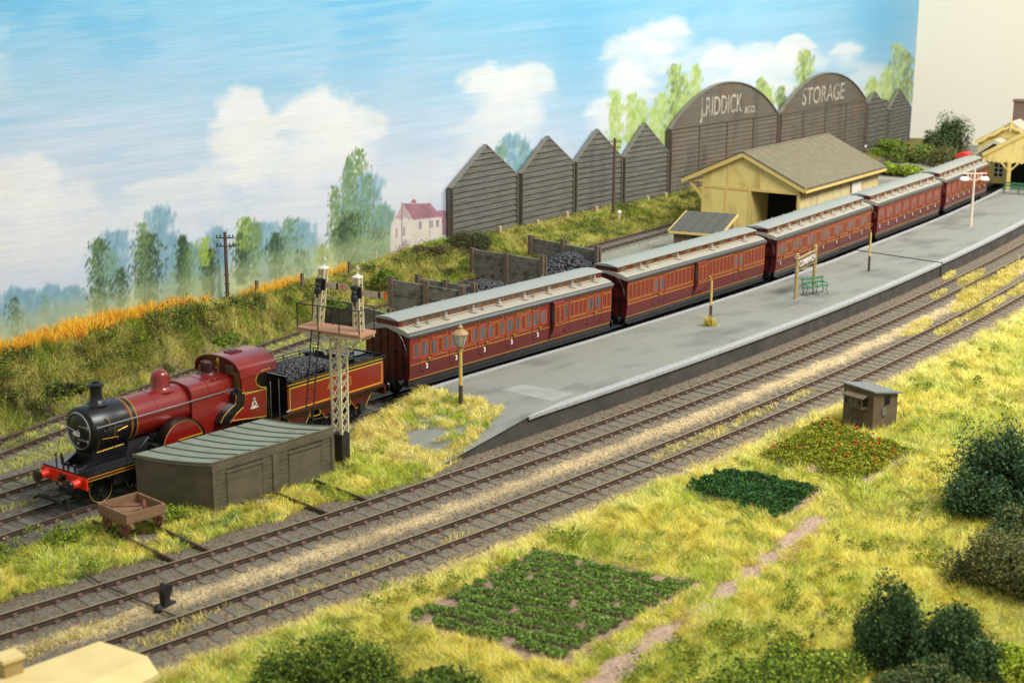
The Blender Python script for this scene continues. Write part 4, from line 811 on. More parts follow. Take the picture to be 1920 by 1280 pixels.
    def panelgrp(x0, x1, n, top=True):
        w = (x1-x0)/n; zt1 = zg1 if i != 1 else ze1-.12
        for k in range(n+1): ln.box(x0+k*w-.011, x0+k*w+.011, Yf-.004, Yf+.006, zg0, zt1)
        ln.box(x0, x1, Yf-.004, Yf+.006, zg0-.009, zg0+.009); ln.box(x0, x1, Yf-.004, Yf+.006, zt1-.009, zt1+.009)
        rectline(ln, x0+.03, x1-.03, 2.0, zw1, Yf, .008)
        if top and i != 1: rectline(ln, x0+.03, x1-.03, ze0, ze1, Yf, .008)
    def dot(x): mb_d = MB(); mb_d.lathe([(.05, 0), (.06, -.03), (.03, -.07)], (x, -1.262, 1.62), 8, axis='y'); mb_d.build('step_stud', REDD, root)
    for ft in feats(X, L):
        k = ft[0]
        if k == 'comp':          # window, door with window, window
            (a0, a1), (b0, b1), (c0, c1) = ft[1:4]; num = ft[4]
            for q0, q1 in ((a0, a1), (b0, b1), (c0, c1)): win(q0, q1); vline(q0-.035, zg0, zg1); vline(q1+.035, zg0, zg1)
            rectline(ln, b0-.04, b1+.04, ze0, ze1, Yf, .008); doorjoint(b0-.07); doorjoint(b1+.07); handle(b1+.02)
            rectline(ln, b0-.04, b1+.04, 2.0, zw1, Yf, .008); dot((b0+b1)/2-.1)
            if num:
                t = text_part(num, .3, Matrix.Translation(((b0+b1)/2+.12 if i == 0 else b0, -1.305, 1.78)) @ Matrix.Rotation(math.radians(84), 4, 'X'), WHITE, root, 'class_numeral', .004, 1., .006)
        elif k == 'panels': panelgrp(*ft[1:])
        elif k == 'plain': rectline(ln, ft[1]+.03, ft[2]-.03, zg0, zg1, Yf, .008); rectline(ln, ft[1]-.3, ft[2]+.3, ze0, ze1, Yf, .008); rectline(ln, ft[1]-.3, ft[2]+.3, 2.0, zw1, Yf, .008)
        elif k == 'ddoor':
            (a0, a1), (b0, b1) = ft[1:3]; win(a0, a1); win(b0, b1); [doorjoint(x) for x in (a0-.06, (a1+b0)/2, b1+.06)]; handle((a1+b0)/2+.02); dot(a0); dot(b1)
            for q0, q1 in ((a0, a1), (b0, b1)): vline(q0-.03, zg0, zg1); rectline(ln, q0-.02, q1+.02, ze0, ze1, Yf, .008)
            rectline(ln, a0, b1, 2.0, zw1, Yf, .008)
        elif k == 'win': win(ft[1], ft[2]); doorjoint(ft[1]-.06); doorjoint(ft[2]+.06); rectline(ln, ft[1]-.02, ft[2]+.02, ze0, ze1, Yf, .008); rectline(ln, ft[1], ft[2], 2.0, zw1, Yf, .008); dot((ft[1]+ft[2])/2)
        elif k == 'lookout':
            x0, x1 = ft[1:3]; dk.box(x0-.12, x0, Yf-.01, Yf+.01, 1.42, 3.15); mb = MB(); mb.prism([(-1.24, 1.36), (-1.3, 1.5), (-1.5, 2.05), (-1.5, 3.0), (-1.44, 3.16), (-1.3, 3.18)], x0, x1, plane='yz'); lk = mb.build('guard_lookout', REDL, root, 40)  # black strip beside the lookout stands for the shade in its recess
            mb = MB(); rectline(mb, x0+.06, (x0+x1)/2-.03, 2.15, 2.95, -1.506, .008); rectline(mb, (x0+x1)/2+.03, x1-.06, 2.15, 2.95, -1.506, .008); mb.box(x0, x1, -1.508, -1.498, 2.03, 2.05); mb.build('lookout_lining', GOLDC, lk, 0)
            mb = MB(); mb.box(x0-.012, x0+.002, -1.47, -1.34, 2.2, 2.95); mb.build('lookout_glass', GLASS, lk, 0)
        elif k == 'text':
            text_part('MIDLAND', .15, face_y(ft[1], Yf-.01, 3.03), GOLDC, root, 'company_lettering', .002, 1.2, .0, space=1.3)
    ln.build('side_lining', GOLDC, root, 0); dk.build('joints_and_recess_shade', BLACK, root, 0)
    # roof fittings
    nv = {0: 8, 1: 4, 2: 9, 3: 9, 4: 9}[i]; PG = mat('pale_grey_fittings', (158, 150, 136), .5, var=.1)
    for k in range(nv):
        x = L*(k+.5)/nv
        for s in (-1, 1): mb = MB(); mb.lathe([(.06, 0), (.17, .02), (.19, .1), (.12, .14), (.1, .22), (.05, .26), (.04, .36), (.01, .38)], (x, s*.93, 3.42), 10); mb.build('roof_ventilator', PG, root)
        if k % (2 if i in (0, 1) else 3) == 0: mb = MB(); mb.ring((x+.6, -.93, 3.55), .07, .03, 'x', 10, 5); mb.tube([(x+.6, -.93, 3.4), (x+.6, -.93, 3.5)], .03, 5); mb.build('lamp_top', PG, root)
    mb = MB(); mb.tube([(.5, -.8, 3.56), (L-.4, -.8, 3.56)], .02, 5); mb.build('gas_pipe', mat('pale_pipe', (190, 178, 156), .5), root)
    # underframe
    mb = MB(); mb.box(-.02, L+.02, -1.2, 1.2, 1.02, 1.3); mb.build('solebar', BLACK, root, 0)
    mb = MB(); mb.box(.05, L-.05, -1.33, -1.2, .98, 1.03); mb.box(.05, L-.05, 1.2, 1.33, .98, 1.03); mb.build('footboard', MATT, root, 0)
    mb = MB()
    for y in (-1.0, 1.0):
        mb.tube([(L*.26, y, 1.0), (L*.4, y, .62), (L*.6, y, .62), (L*.74, y, 1.0)], .04, 5); mb.bar((L*.4, y, .62), (L*.4, y, 1.0), .06); mb.bar((L*.6, y, .62), (L*.6, y, 1.0), .06)
    mb.box(L*.45, L*.52, -.9, .1, .65, .95); mb.tube([(L*.3, -.7, .8), (L*.42, -.7, .8)], .14, 10); mb.build('trussing', MATT, root, 0)
    for xc in (2.3, L-2.3):
        mb = MB(); mb.box(xc-1.7, xc+1.7, -.98, -.9, .62, .88); mb.box(xc-1.7, xc+1.7, .9, .98, .62, .88); mb.box(xc-.25, xc+.25, -.9, .9, .6, .95)
        for q in (-1.2, 1.2): mb.box(xc+q-.16, xc+q+.16, -1.08, -.98, .52, .82); mb.tube([(xc+q-.45, -1.02, .9), (xc+q, -1.03, .8), (xc+q+.45, -1.02, .9)], .04, 5)
        bg = mb.build('bogie', MATT, root, 0)
        for q in (-1.2, 1.2): w_ = wheelset_mb(); w_.M = None; o = w_.build('wheelset', BLACK, bg); o.location = (xc+q, 0, 0)
    for xe, s in ((0, -1), (L, 1)):
        for y in (-.86, .86):
            mb = MB(); mb.lathe([(.15, 0), (.13, s*.05), (.11, s*.28), (.06, s*.28), (.06, s*.36), (.24, s*.37), (.24, s*.42), (.02, s*.44)], (xe, y, 1.2), 18, axis='x'); mb.build('buffer', BLACK, root)
        mb = MB(); mb.box(min(xe, xe+s*.5), max(xe, xe+s*.5), -.08, .08, .8, .9); mb.tube([(xe+s*.02, .4, 1.3), (xe+s*.2, .42, 1.1), (xe+s*.25, .3, .8)], .035, 6); mb.build('coupling', BLACK, root)
        mb = MB(); mb.lathe([(.04, 0), (.04, .05), (.01, .06)], (xe-s*.02, -1.31, 3.08), 8, axis='x'); mb.build('lamp_bracket', REDB, root)
    return root
def f1(X, L):
    z = lambda v: X(700+v/4); out = []
    for a, b, c in (((303, 345), (360, 412), (433, 475)), ((527, 567), (583, 633), (655, 697)), ((742, 782), (797, 845), (862, 900)), ((948, 985), (1002, 1048), (1065, 1102)), ((1147, 1182), (1200, 1243), (1258, 1293))):
        out.append(('comp', tuple(map(z, a)), tuple(map(z, b)), tuple(map(z, c)), '3'))
    for a, b in ((482, 520), (702, 736), (906, 942), (1108, 1142)): out.append(('plain', z(a), z(b)))
    out += [('lookout', z(1335), z(1412)), ('win', z(1420), z(1462)), ('panels', z(1473), z(1602), 4), ('ddoor', (z(1610), z(1652)), (z(1664), z(1706))), ('panels', z(1717), L-.05, 2), ('text', z(1128))]
    return out
def f2(X, L):
    z = lambda v: X(1100+v*.28125)
    return [('panels', .05, z(442), 6), ('ddoor', (z(449), z(477)), (z(487), z(517))), ('panels', z(527), z(712), 7), ('lookout', z(722), z(778)), ('win', z(785), z(803)), ('panels', z(812), z(978), 7), ('ddoor', (z(985), z(1009)), (z(1017), z(1042))), ('panels', z(1050), L-.05, 6), ('text', z(620))]
def fc(nc, nums, ends=False):
    def f(X, L):
        out = []; w = L/nc
        for k in range(nc):
            x = k*w; u = w/2.0; out.append(('comp', (x+.16*u, x+.42*u), (x+.55*u, x+.9*u), (x+1.03*u, x+1.29*u), nums)); out.append(('plain', x+1.42*u, x+1.95*u)) if w > 1.7 else None
        return out
    return f
coach(0, 'first crimson clerestory coach behind the tender, with five compartments numbered 3 and guard lookout', f1)
coach(1, 'crimson clerestory luggage van with narrow yellow lined panels, second coach in the train', f2)
coach(2, 'crimson clerestory coach behind the station nameboard, third coach in the train', fc(7, '1'))
coach(3, 'crimson clerestory coach with closely spaced doors, fourth coach in the train', fc(8, '3'))
coach(4, 'rearmost crimson coach, partly behind the white double lamp and beside the station', fc(8, '3'))

# ------------------------------------------------------------------ signal
SB = at(640, 868, 0); SRZ = 0.0
sig = thing('bracket_signal', 'cream lattice bracket signal with two arms, timber deck and ladder beside the hut', 'signal', SB, -1.3)
def latt(mb, x0, y0, z0, z1, hw, step, r=.045, t=.028, hw1=None):
    hw1 = hw1 or hw; W_ = lambda z: hw+(hw1-hw)*(z-z0)/(z1-z0)
    for sx in (-1, 1):
        for sy in (-1, 1): mb.bar((x0+sx*hw, y0+sy*hw, z0), (x0+sx*hw1, y0+sy*hw1, z1), r*1.6)
    n = max(2, int(round((z1-z0)/step)))
    for k in range(n):
        a, b = z0+(z1-z0)*k/n, z0+(z1-z0)*(k+1)/n; wa, wb = W_(a), W_(b)
        for s in (-1, 1):
            mb.bar((x0-wa, y0+s*wa, a), (x0+wb, y0+s*wb, b), t, .02); mb.bar((x0+wa, y0+s*wa, a), (x0-wb, y0+s*wb, b), t, .02)
            mb.bar((x0+s*wa, y0-wa, a), (x0+s*wb, y0+wb, b), t, .02); mb.bar((x0+s*wa, y0+wa, a), (x0+s*wb, y0-wb, b), t, .02)
_, Hd = hgt((640, 868), (645, 618)); 
mb = MB(); latt(mb, 0, 0, 1.2, Hd-.1, .2, .42, .042, .034, .22); mb.build('lattice_mast', CREAMP, sig, 0)
mb = MB(); mb.box(-.24, .24, -.24, .24, -.1, 1.2); mb.build('mast_base', MATT, sig, 0)
mb = MB(); mb.box(-1.6, 1.35, -.5, .5, Hd-.08, Hd); 
for k in range(17): mb.box(-1.6+k*.174, -1.6+k*.174+.15, -.53, .53, Hd, Hd+.035)
mb.build('deck', DECK, sig, 0)
mb = MB()
for s in (-.42, .42):
    for e_ in (-1, 1):
        mb.tube([(e_*1.25, s, Hd-.12), (e_*.95, s, Hd-.32), (e_*.5, s, Hd-.55), (e_*.24, s, Hd-.9)], .05, 6); mb.bar((e_*.24, s, Hd-.15), (e_*1.32, s, Hd-.15), .06, .09)
        for k in range(5): mb.ring((e_*(.38+k*.18), s, Hd-.3+k*.02), .07, .02, 'y', 10, 4)
mb.build('brackets', CREAMP, sig, 0)
mb = MB(); pts = [(-1.5, -.48), (-.55, -.48), (.4, -.48), (1.3, -.48), (1.3, .48), (.4, .48), (-.55, .48), (-1.5, .48)]
for x, y in pts: mb.tube([(x, y, Hd), (x, y, Hd+.95)], .024, 6)
mb.tube([(x, y, Hd+.93) for x, y in pts+[pts[0]]], .022, 6); mb.build('railing', MATT, sig)
mb = MB()
la, lb = Vector((-.62, -.56, Hd+.0)), Vector((-.68, -1.25, .5))
for s in (-.17, .17): mb.bar((la.x+s, la.y, la.z), (lb.x+s, lb.y, lb.z), .045, .03)
for k in range(14): t = (k+.5)/14; p = la.lerp(lb, t); mb.tube([(p.x-.17, p.y, p.z), (p.x+.17, p.y, p.z)], .016, 5)
mb.tube([(lb.x+.17, -1.05, 1.9), (-.2, -.1, 1.9)], .02, 5); mb.build('ladder', MATT, sig)
for k, (x, hh, ph) in enumerate(((-1.0, 2.62, 1), (.86, 2.4, 1))):
    mb = MB(); latt(mb, x, .1, Hd+.04, Hd+hh*.84, .13, .3, .035, .024, .11); dl = mb.build('signal_post', CREAMP, sig, 0)
    zt_ = Hd+hh*.84
    mb = MB(); mb.box(x-.15, x+.15, -.05, .25, zt_, zt_+.04); mb.add([(x-.16, -.06, zt_+.04), (x+.16, -.06, zt_+.04), (x+.16, .26, zt_+.04), (x-.16, .26, zt_+.04), (x, .1, zt_+.16)], [(0, 1, 4), (1, 2, 4), (2, 3, 4), (3, 0, 4)]); mb.tube([(x, .1, zt_+.12), (x, .1, zt_+.24)], .03, 6); mb.ring((x, .1, zt_+.34), .09, .025, 'y', 4, 4); mb.tube([(x, .1, zt_+.4), (x, .1, zt_+.5)], [.03, .008], 6); mb.build('finial', mat('white_finial', (222, 216, 200), .5), dl, 0)
    za = Hd+hh*.6
    mb = MB(); mb.box(x+.3, x+1.32, -.12, -.095, za-.02, za+.2); ar = mb.build('signal_arm', mat('arm_back_white', (214, 196, 172), .5, rgb2=(190, 160, 136), scale=5), dl, 0)
    mb = MB(); mb.box(x+1.05, x+1.14, -.125, -.09, za-.022, za+.202); mb.build('arm_stripe', BLACK, ar, 0)
    mb = MB(); mb.box(x+1.3, x+1.35, -.13, -.085, za-.03, za+.21); mb.build('arm_edge', VERM, ar, 0)
    mb = MB(); mb.box(x-.05, x+.32, -.16, -.1, za-.12, za+.3); mb.lathe([(.08, 0), (.13, .06), (.13, .2), (.09, .28), (.12, .36), (.05, .46), (.02, .5)], (x+.1, -.26, za-.25), 12); mb.box(x-.03, x+.2, -.3, -.1, za+.18, za+.33); mb.tube([(x+.1, -.26, za-.4), (x+.1, -.26, za-.2)], .05, 6); mb.build('lamp', MATT, dl, 0)
    if k == 0:
        for o_ in [dl]+list(dl.children):
            for v_ in o_.data.vertices: v_.co.x += max(0, v_.co.z-Hd)*.15

# ------------------------------------------------------------------ big hut beside loco
hc = [np.array([-15.6, -1.2]), np.array([-17.0, 1.3]), np.array([-11.45, 1.7]), np.array([-10.05, -.78])]
dx = (hc[3]-hc[0]); hl = np.linalg.norm(dx); dx /= hl; nyy = np.array([-dx[1], dx[0]])
hut = thing('lineside_hut', 'long low olive grey hut with a ribbed flat green roof beside the locomotive', 'hut', (*hc[0], 0), math.atan2(dx[1], dx[0]))
loc = [((p-hc[0])@dx, (p-hc[0])@nyy) for p in hc]; HH = 1.85
def q4(mb, p, z0, z1, m=0): mb.add([(x, y, z) for z in (z0, z1) for x, y in p], [(3, 2, 1, 0), (4, 5, 6, 7), (0, 1, 5, 4), (1, 2, 6, 5), (2, 3, 7, 6), (3, 0, 4, 7)], m)
mb = MB(); q4(mb, loc, -.1, HH-.11); hw_ = mb.build('walls', HUTM, hut, 0)
front = lambda u, z, o=.0: (loc[0][0]+(loc[3][0]-loc[0][0])*u, loc[0][1]+(loc[3][1]-loc[0][1])*u-o, z)
mb = MB(); L_ = hl
def fbox(mb, u0, u1, z0, z1, o): mb.box(u0*L_, u1*L_, -o, .02, z0, z1)
mb2 = MB(); fbox(mb2, 0, 1, HH-.34, HH-.04, .05); fbox(mb2, 0, .025, -.1, HH-.3, .07); fbox(mb2, .975, 1, -.1, HH-.3, .07); fbox(mb2, .475, .525, -.1, HH-.3, .07)
for u in (.025, .40, .525, .90):
    for k in range(9): fbox(mb2, u+.0, u+.085 if u < .9 else u+.075, .0+k*.17, .0+k*.17+.155, .03)
mb2.build('pilasters', HUTM, hut, 0)
for u0, u1 in ((.115, .40), (.615, .895)):
    mb = MB(); fbox(mb, u0, u1, -.05, HH-.5, .045); d_ = mb.build('door', HUTM, hut, 0)
    mb = MB(); fbox(mb, u0-.01, u1+.01, HH-.5, HH-.45, .09); fbox(mb, u0-.005, u0+.008, 0, HH-.5, .06); fbox(mb, u1-.008, u1+.005, 0, HH-.5, .06); mb.build('door_frame', HUTM, d_, 0)
mb = MB(); n = 24; rw = MB()
cs = [Vector((*p, HH)) for p in loc]
def rp(u, v, dz=0):
    p = (cs[0].lerp(cs[3], u)).lerp(cs[1].lerp(cs[2], u), v); ctr = Vector(((cs[0]+cs[2])/2)); p = ctr+(p-ctr)*1.025; p.z = HH-.07*math.sin(math.pi*v)+.05*v+dz; return p
vs = [rp(u, v) for v in np.linspace(0, 1, 9) for u in (0, 1)]+[rp(u, v, -.09) for v in np.linspace(0, 1, 9) for u in (0, 1)]
fs = [(2*i, 2*i+1, 2*i+3, 2*i+2) for i in range(8)]+[(18+2*i, 18+2*i+2, 18+2*i+3, 18+2*i+1) for i in range(8)]+[(2*i, 2*i+2, 20+2*i, 18+2*i) for i in range(8)]+[(2*i+1, 19+2*i, 21+2*i, 2*i+3) for i in range(8)]+[(0, 18, 19, 1), (16, 17, 35, 34)]
mb.add(vs, fs); rf = mb.build('roof', HUTR, hut, 40)
mb = MB()
for k in range(1, 9):
    u = k/9; mb.tube([rp(u, v, .02) for v in np.linspace(.02, .98, 9)], .02, 4)
mb.build('roof_battens', mat('batten_dark', (72, 78, 68), .8), rf)
mb = MB(); mb.tube([rp(u, 0, .0) for u in (0, 1)], .045, 5); mb.tube([rp(0, v, 0) for v in np.linspace(0, 1, 9)], .04, 5); mb.tube([rp(1, v, 0) for v in np.linspace(0, 1, 9)], .04, 5); mb.build('roof_edge', HUTM, rf)

# ------------------------------------------------------------------ trolley on its short rails
tr = thing('platelayers_trolley', 'small open wooden trolley with rusty wheels standing on short cross rails', 'trolley', (-19.15, -1.6, 0), .03)
mb = MB(); mb.box(0, 1.5, 0, 1.65, .66, .72); mb.build('floor', WOOD, tr, 0)
mb = MB(); mb.box(0, 1.5, -.02, .05, .7, 1.02); mb.box(0, 1.5, 1.6, 1.67, .7, 1.02); mb.box(-.02, .05, .05, 1.6, .7, 1.02); mb.box(1.45, 1.52, .05, 1.6, .7, 1.02); mb.build('side_boards', WOOD, tr, 0)
mb = MB(); mb.box(.1, .22, -.1, 1.75, .52, .66); mb.box(1.28, 1.4, -.1, 1.75, .52, .66); [mb.lathe([(.07, 0), (.07, .06)], (x, -.16, .59), 10, axis='y') for x in (.16, 1.34)]; mb.build('sole_bars', WOOD, tr, 0)
for x in (.12, 1.38):
    for y in (.3, 1.35):
        mb = MB(); mb.ring((x, y, .42), .2, .04, 'x', 20, 5, flat=.05); mb.lathe([(.05, -.05), (.05, .05)], (x, y, .42), 10, axis='x'); [mb.bar((x, y, .42), (x, y+.2*math.cos(a), .42+.2*math.sin(a)), .03) for a in np.arange(0, 6.28, 1.05)]; mb.build('trolley_wheel', RUST, tr)
wa, wb = at(197, 946, 1.0), at(274, 943, 1.0); wd = Vector(wb-wa); wd.z = 0; wl3 = wd.length; ws = MB(); ws.tube([(.0, 0, 0), (wl3, 0, 0)], .03, 6)
for x in (.06, wl3-.06): ws.lathe([(.04, -.06), (.16, -.03), (.2, -.03), (.2, .01), (.17, .03), (.05, .05)], (x, 0, 0), 20, axis='x')
o = ws.build('loose_wheelset', RUST, None); o.location = (wa[0], wa[1], .93); o.rotation_euler = (0, 0, math.atan2(wd.y, wd.x)); tag(o, 'spare rusty axle with two wheels lying inside the wooden trolley', 'wheelset')
def cross_rails(x0, x1, y0, y1, label):
    root = thing('cross_rails', label, 'rails', (x0, y0, 0), 0)
    for x in (0, x1-x0):
        mb = MB(); mb.box(x-.035, x+.035, 0, y1-y0, .1, .2, 0); mb.box(x-.07, x+.07, 0, y1-y0, .06, .1, 0); mb.build('rail', RAILS, root, 0)
cross_rails(-19.05, -17.8, -4.2, .8, 'short rusty rails running crossways under the trolley to the main line')
cross_rails(-13.0, -11.2, -4.2, -1.1, 'short rusty rails running crossways from the hut door to the main line')
# small ground signal and rodding
gp = at(310, 1138, 0)
gsn = thing('ground_signal', 'small black ground signal between the two front tracks', 'signal', gp, .3)
mb = MB(); mb.box(-.35, .35, -.12, .12, 0, .1); mb.box(-.12, .12, -.1, .1, .1, .6); mb.build('stand', MATT, gsn, 0)
mb = MB(); mb.lathe([(.2, 0), (.22, .05), (.1, .1)], (.0, -.14, .55), 14, axis='y'); mb.lathe([(.08, 0), (.12, .1), (.05, .25)], (-.05, .02, .55), 10); mb.build('lamp', BLACK, gsn)
mb = MB(); mb.lathe([(.12, 0), (.14, .1), (.08, .22)], (-.42, -.1, .05), 10); mb.build('counterweight', MATT, gsn)
def rodding(pts, label):
    mb = MB(); o_ = at(*pts[0], .14); mb.tube([tuple(at(x, y, .14)-o_) for x, y in pts], .032, 6); o = mb.build('point_rod', RAILS, None); o.location = tuple(o_); tag(o, label, 'rod')
rodding([(165, 1078), (190, 1094), (330, 1155), (345, 1150)], 'rusty point rod crossing under the rails beside the black ground signal')

# ------------------------------------------------------------------ platform furniture
def post(name, b, t, label, r=.07, cut=.36, cat='post', group=None):
    P, H = hgt(b, t, ZP); root = thing(name, label, cat, P, 0, group)
    mb = MB(); mb.lathe([(r*1.25, 0), (r*1.15, H*cut), (r, H*cut)], n=8); mb.build('base', POSTB, root); mb = MB(); mb.lathe([(r, H*cut), (r*.9, H)], n=8); mb.build('shaft', POSTY, root); return root, P, H
r0, P0_, H0 = post('platform_lamp', (864, 756), (863, 655), 'old gas lamp with a glazed lantern at the near end of the platform', .075, .34, 'street lamp')
_, HT = hgt((864, 756), (860, 607), ZP); h = HT-H0
mb = MB(); mb.lathe([(.06, -.02), (.13, .0), (.06, .05), (.1, .1), (.16, .14)], (0, 0, H0), 8); [mb.bar((.14*math.cos(a), .14*math.sin(a), H0+.12), (.31*math.cos(a), .31*math.sin(a), H0+.62*h), .028) for a in np.arange(.39, 6.6, math.pi/3)]; mb.ring((0, 0, H0+.62*h), .31, .025, 'z', 6, 4); mb.build('lantern_frame', mat('verdigris_frame', (140, 128, 98), .6, var=.2), r0, 0)
mb = MB(); mb.lathe([(.13, .13), (.3, .62*h)], (0, 0, H0), 6); mb.build('lantern_glass', mat('lantern_glass', (226, 222, 200), .15, var=.1, trans=.35), r0, 0)
mb = MB(); mb.lathe([(.34, .62*h), (.3, .66*h), (.18, .76*h), (.1, .8*h), (.11, .88*h), (.05, .93*h), (.02, h)], (0, 0, H0), 12); mb.build('lantern_top', mat('tan_lamp_top', (168, 138, 92), .6, var=.15), r0)
for b, t, lb in (((1332, 602), (1330, 527), 'thin mustard and brown post growing grass at its foot on the platform'), ((1628.8, 508), (1630, 437), 'thin mustard and dark brown post right of the green bench on the platform')):
    rt, P, H = post('platform_post', b, t, lb, .062, .4); mb = MB(); mb.tube([(0, 0, H), (-.03, 0, H+.12), (-.16, 0, H+.3)], .02, 5); mb.build('bent_pipe', POSTY, rt)
# white double lamp
P, H = hgt((1820, 424), (1823.5, 309), ZP); wl_ = thing('double_lamp', 'white post with two hanging white shades on the far platform', 'street lamp', P, -.72)
WP = mat('pinkish_white_post', (214, 196, 176), .55, var=.05, scale=4); mb = MB(); mb.lathe([(.12, 0), (.1, .1), (.075, H*.85), (.055, H)], n=10); mb.build('shaft', WP, wl_)
mb = MB(); za = H*.86; mb.bar((-.85, 0, za), (.85, 0, za), .09, .09)
mb.ring((0, 0, za), .5, .045, 'y', 16, 5, a0=math.pi, a1=2*math.pi); [mb.bar((x, 0, za), (x, 0, za-.38), .05) for x in (-.24, .24)]; mb.build('crossbar', WP, wl_)
for s in (-1, 1):
    mb = MB(); mb.lathe([(.07, 0), (.07, -.2)], (s*.72, 0, za-.03), 10); lh = mb.build('lamp_holder', MATT, wl_); mb = MB(); mb.lathe([(.08, -.14), (.24, -.2), (.33, -.32), (.34, -.4), (.3, -.4), (.22, -.26), (.05, -.2)], (s*.72, 0, za-.06), 20); mb.build('lamp_shade', mat('white_enamel', (236, 232, 220), .3), lh)
# nameboard
POSTW2 = two_noise(mat('weathered_mustard', (170, 146, 96), .65, var=.15, scale=6), (122, 98, 66), 3, .5, .75, (2, 2, .6), .7)
nbL, HL = hgt((1491.5, 560), (1497.5, 474), ZP); nbR, HR = hgt((1525.5, 541), (1529, 460), ZP)
dd = (nbR-nbL)[:2]; nl = np.linalg.norm(dd); nb = thing('station_nameboard', 'station nameboard reading COMBWICH on two mustard posts above the green bench', 'sign', nbL, math.atan2(dd[1], dd[0]))
for x in (0, nl):
    mb = MB(); mb.lathe([(.1, 0), (.095, HL*.86), (.13, HL*.865), (.13, HL*.88), (.08, HL*.9), (.13, HL*.93), (.07, HL*.95), (.1, HL*.97), (.02, HL)], (x, 0, 0), 10); mb.ring((x, 0, HL*.6), .1, .03, 'z', 10, 4); mb.build('post', POSTW2, nb)
mb = MB(); mb.box(.08, nl-.08, -.05, .05, HL*.6, HL*.88); fr_ = mb.build('board', POSTW2, nb, 0); mb = MB(); mb.box(.14, nl-.14, -.062, -.05, HL*.625, HL*.85); mb.build('board_face', mat('brown_sign_face', (92, 72, 60), .6, var=.08), fr_, 0)
o = text_part('COMBWICH', 1, Matrix.Identity(4), WHITE, nb, 'lettering', .006, 1, .008); xs = [v.co.x for v in o.data.vertices]; o.data.transform(face_y(nl/2, -.068, HL*.737) @ Matrix.Diagonal(((nl-.42)/(max(xs)-min(xs)), HL*.19, 1, 1)))
def bench(loc, rz, Lb, label):
    b = thing('platform_bench', label, 'bench', loc, rz, 'green benches on the platform')
    mb = MB(); [mb.box(0, Lb, y, y+.1, .43, .46) for y in (-.5, -.38, -.26)]; mb.build('seat', GREENP, b, 0)
    mb = MB(); [mb.box(0, Lb, -.12+.1*k, -.09+.1*k, z, z+.12) for k, z in ((0, .58), (.5, .8))]; mb.build('backrest', GREENP, b, 0)
    for x in (.1, Lb/2, Lb-.1):
        mb = MB(); mb.tube([(x, -.1, .0), (x, -.2, .2), (x, -.12, .42), (x, -.08, .62), (x, -.03, .95)], .028, 5); mb.tube([(x, -.62, 0), (x, -.42, .22), (x, -.5, .44), (x, -.15, .42)], .028, 5); mb.tube([(x, -.6, 0), (x, -.1, 0)], .02, 5); mb.tube([(x, -.1, .62), (x, -.5, .6), (x, -.52, .46)], .022, 5); mb.build('leg', mat('bench_iron_green', (60, 84, 62), .5), b)
    return b
bl_ = at(1499, 553, ZP); br_ = at(1541, 547, ZP); bd = (br_-bl_)[:2]; bench(tuple(bl_), math.atan2(bd[1], bd[0]), np.linalg.norm(bd), 'green slatted bench in front of the station nameboard')
b2 = at(1882, 362, ZP); b3 = at(1925, 366, ZP); bd = (b3-b2)[:2]; bench(tuple(b2), math.atan2(bd[1], bd[0]), 2.6, 'second green bench by the canopy post of the station')

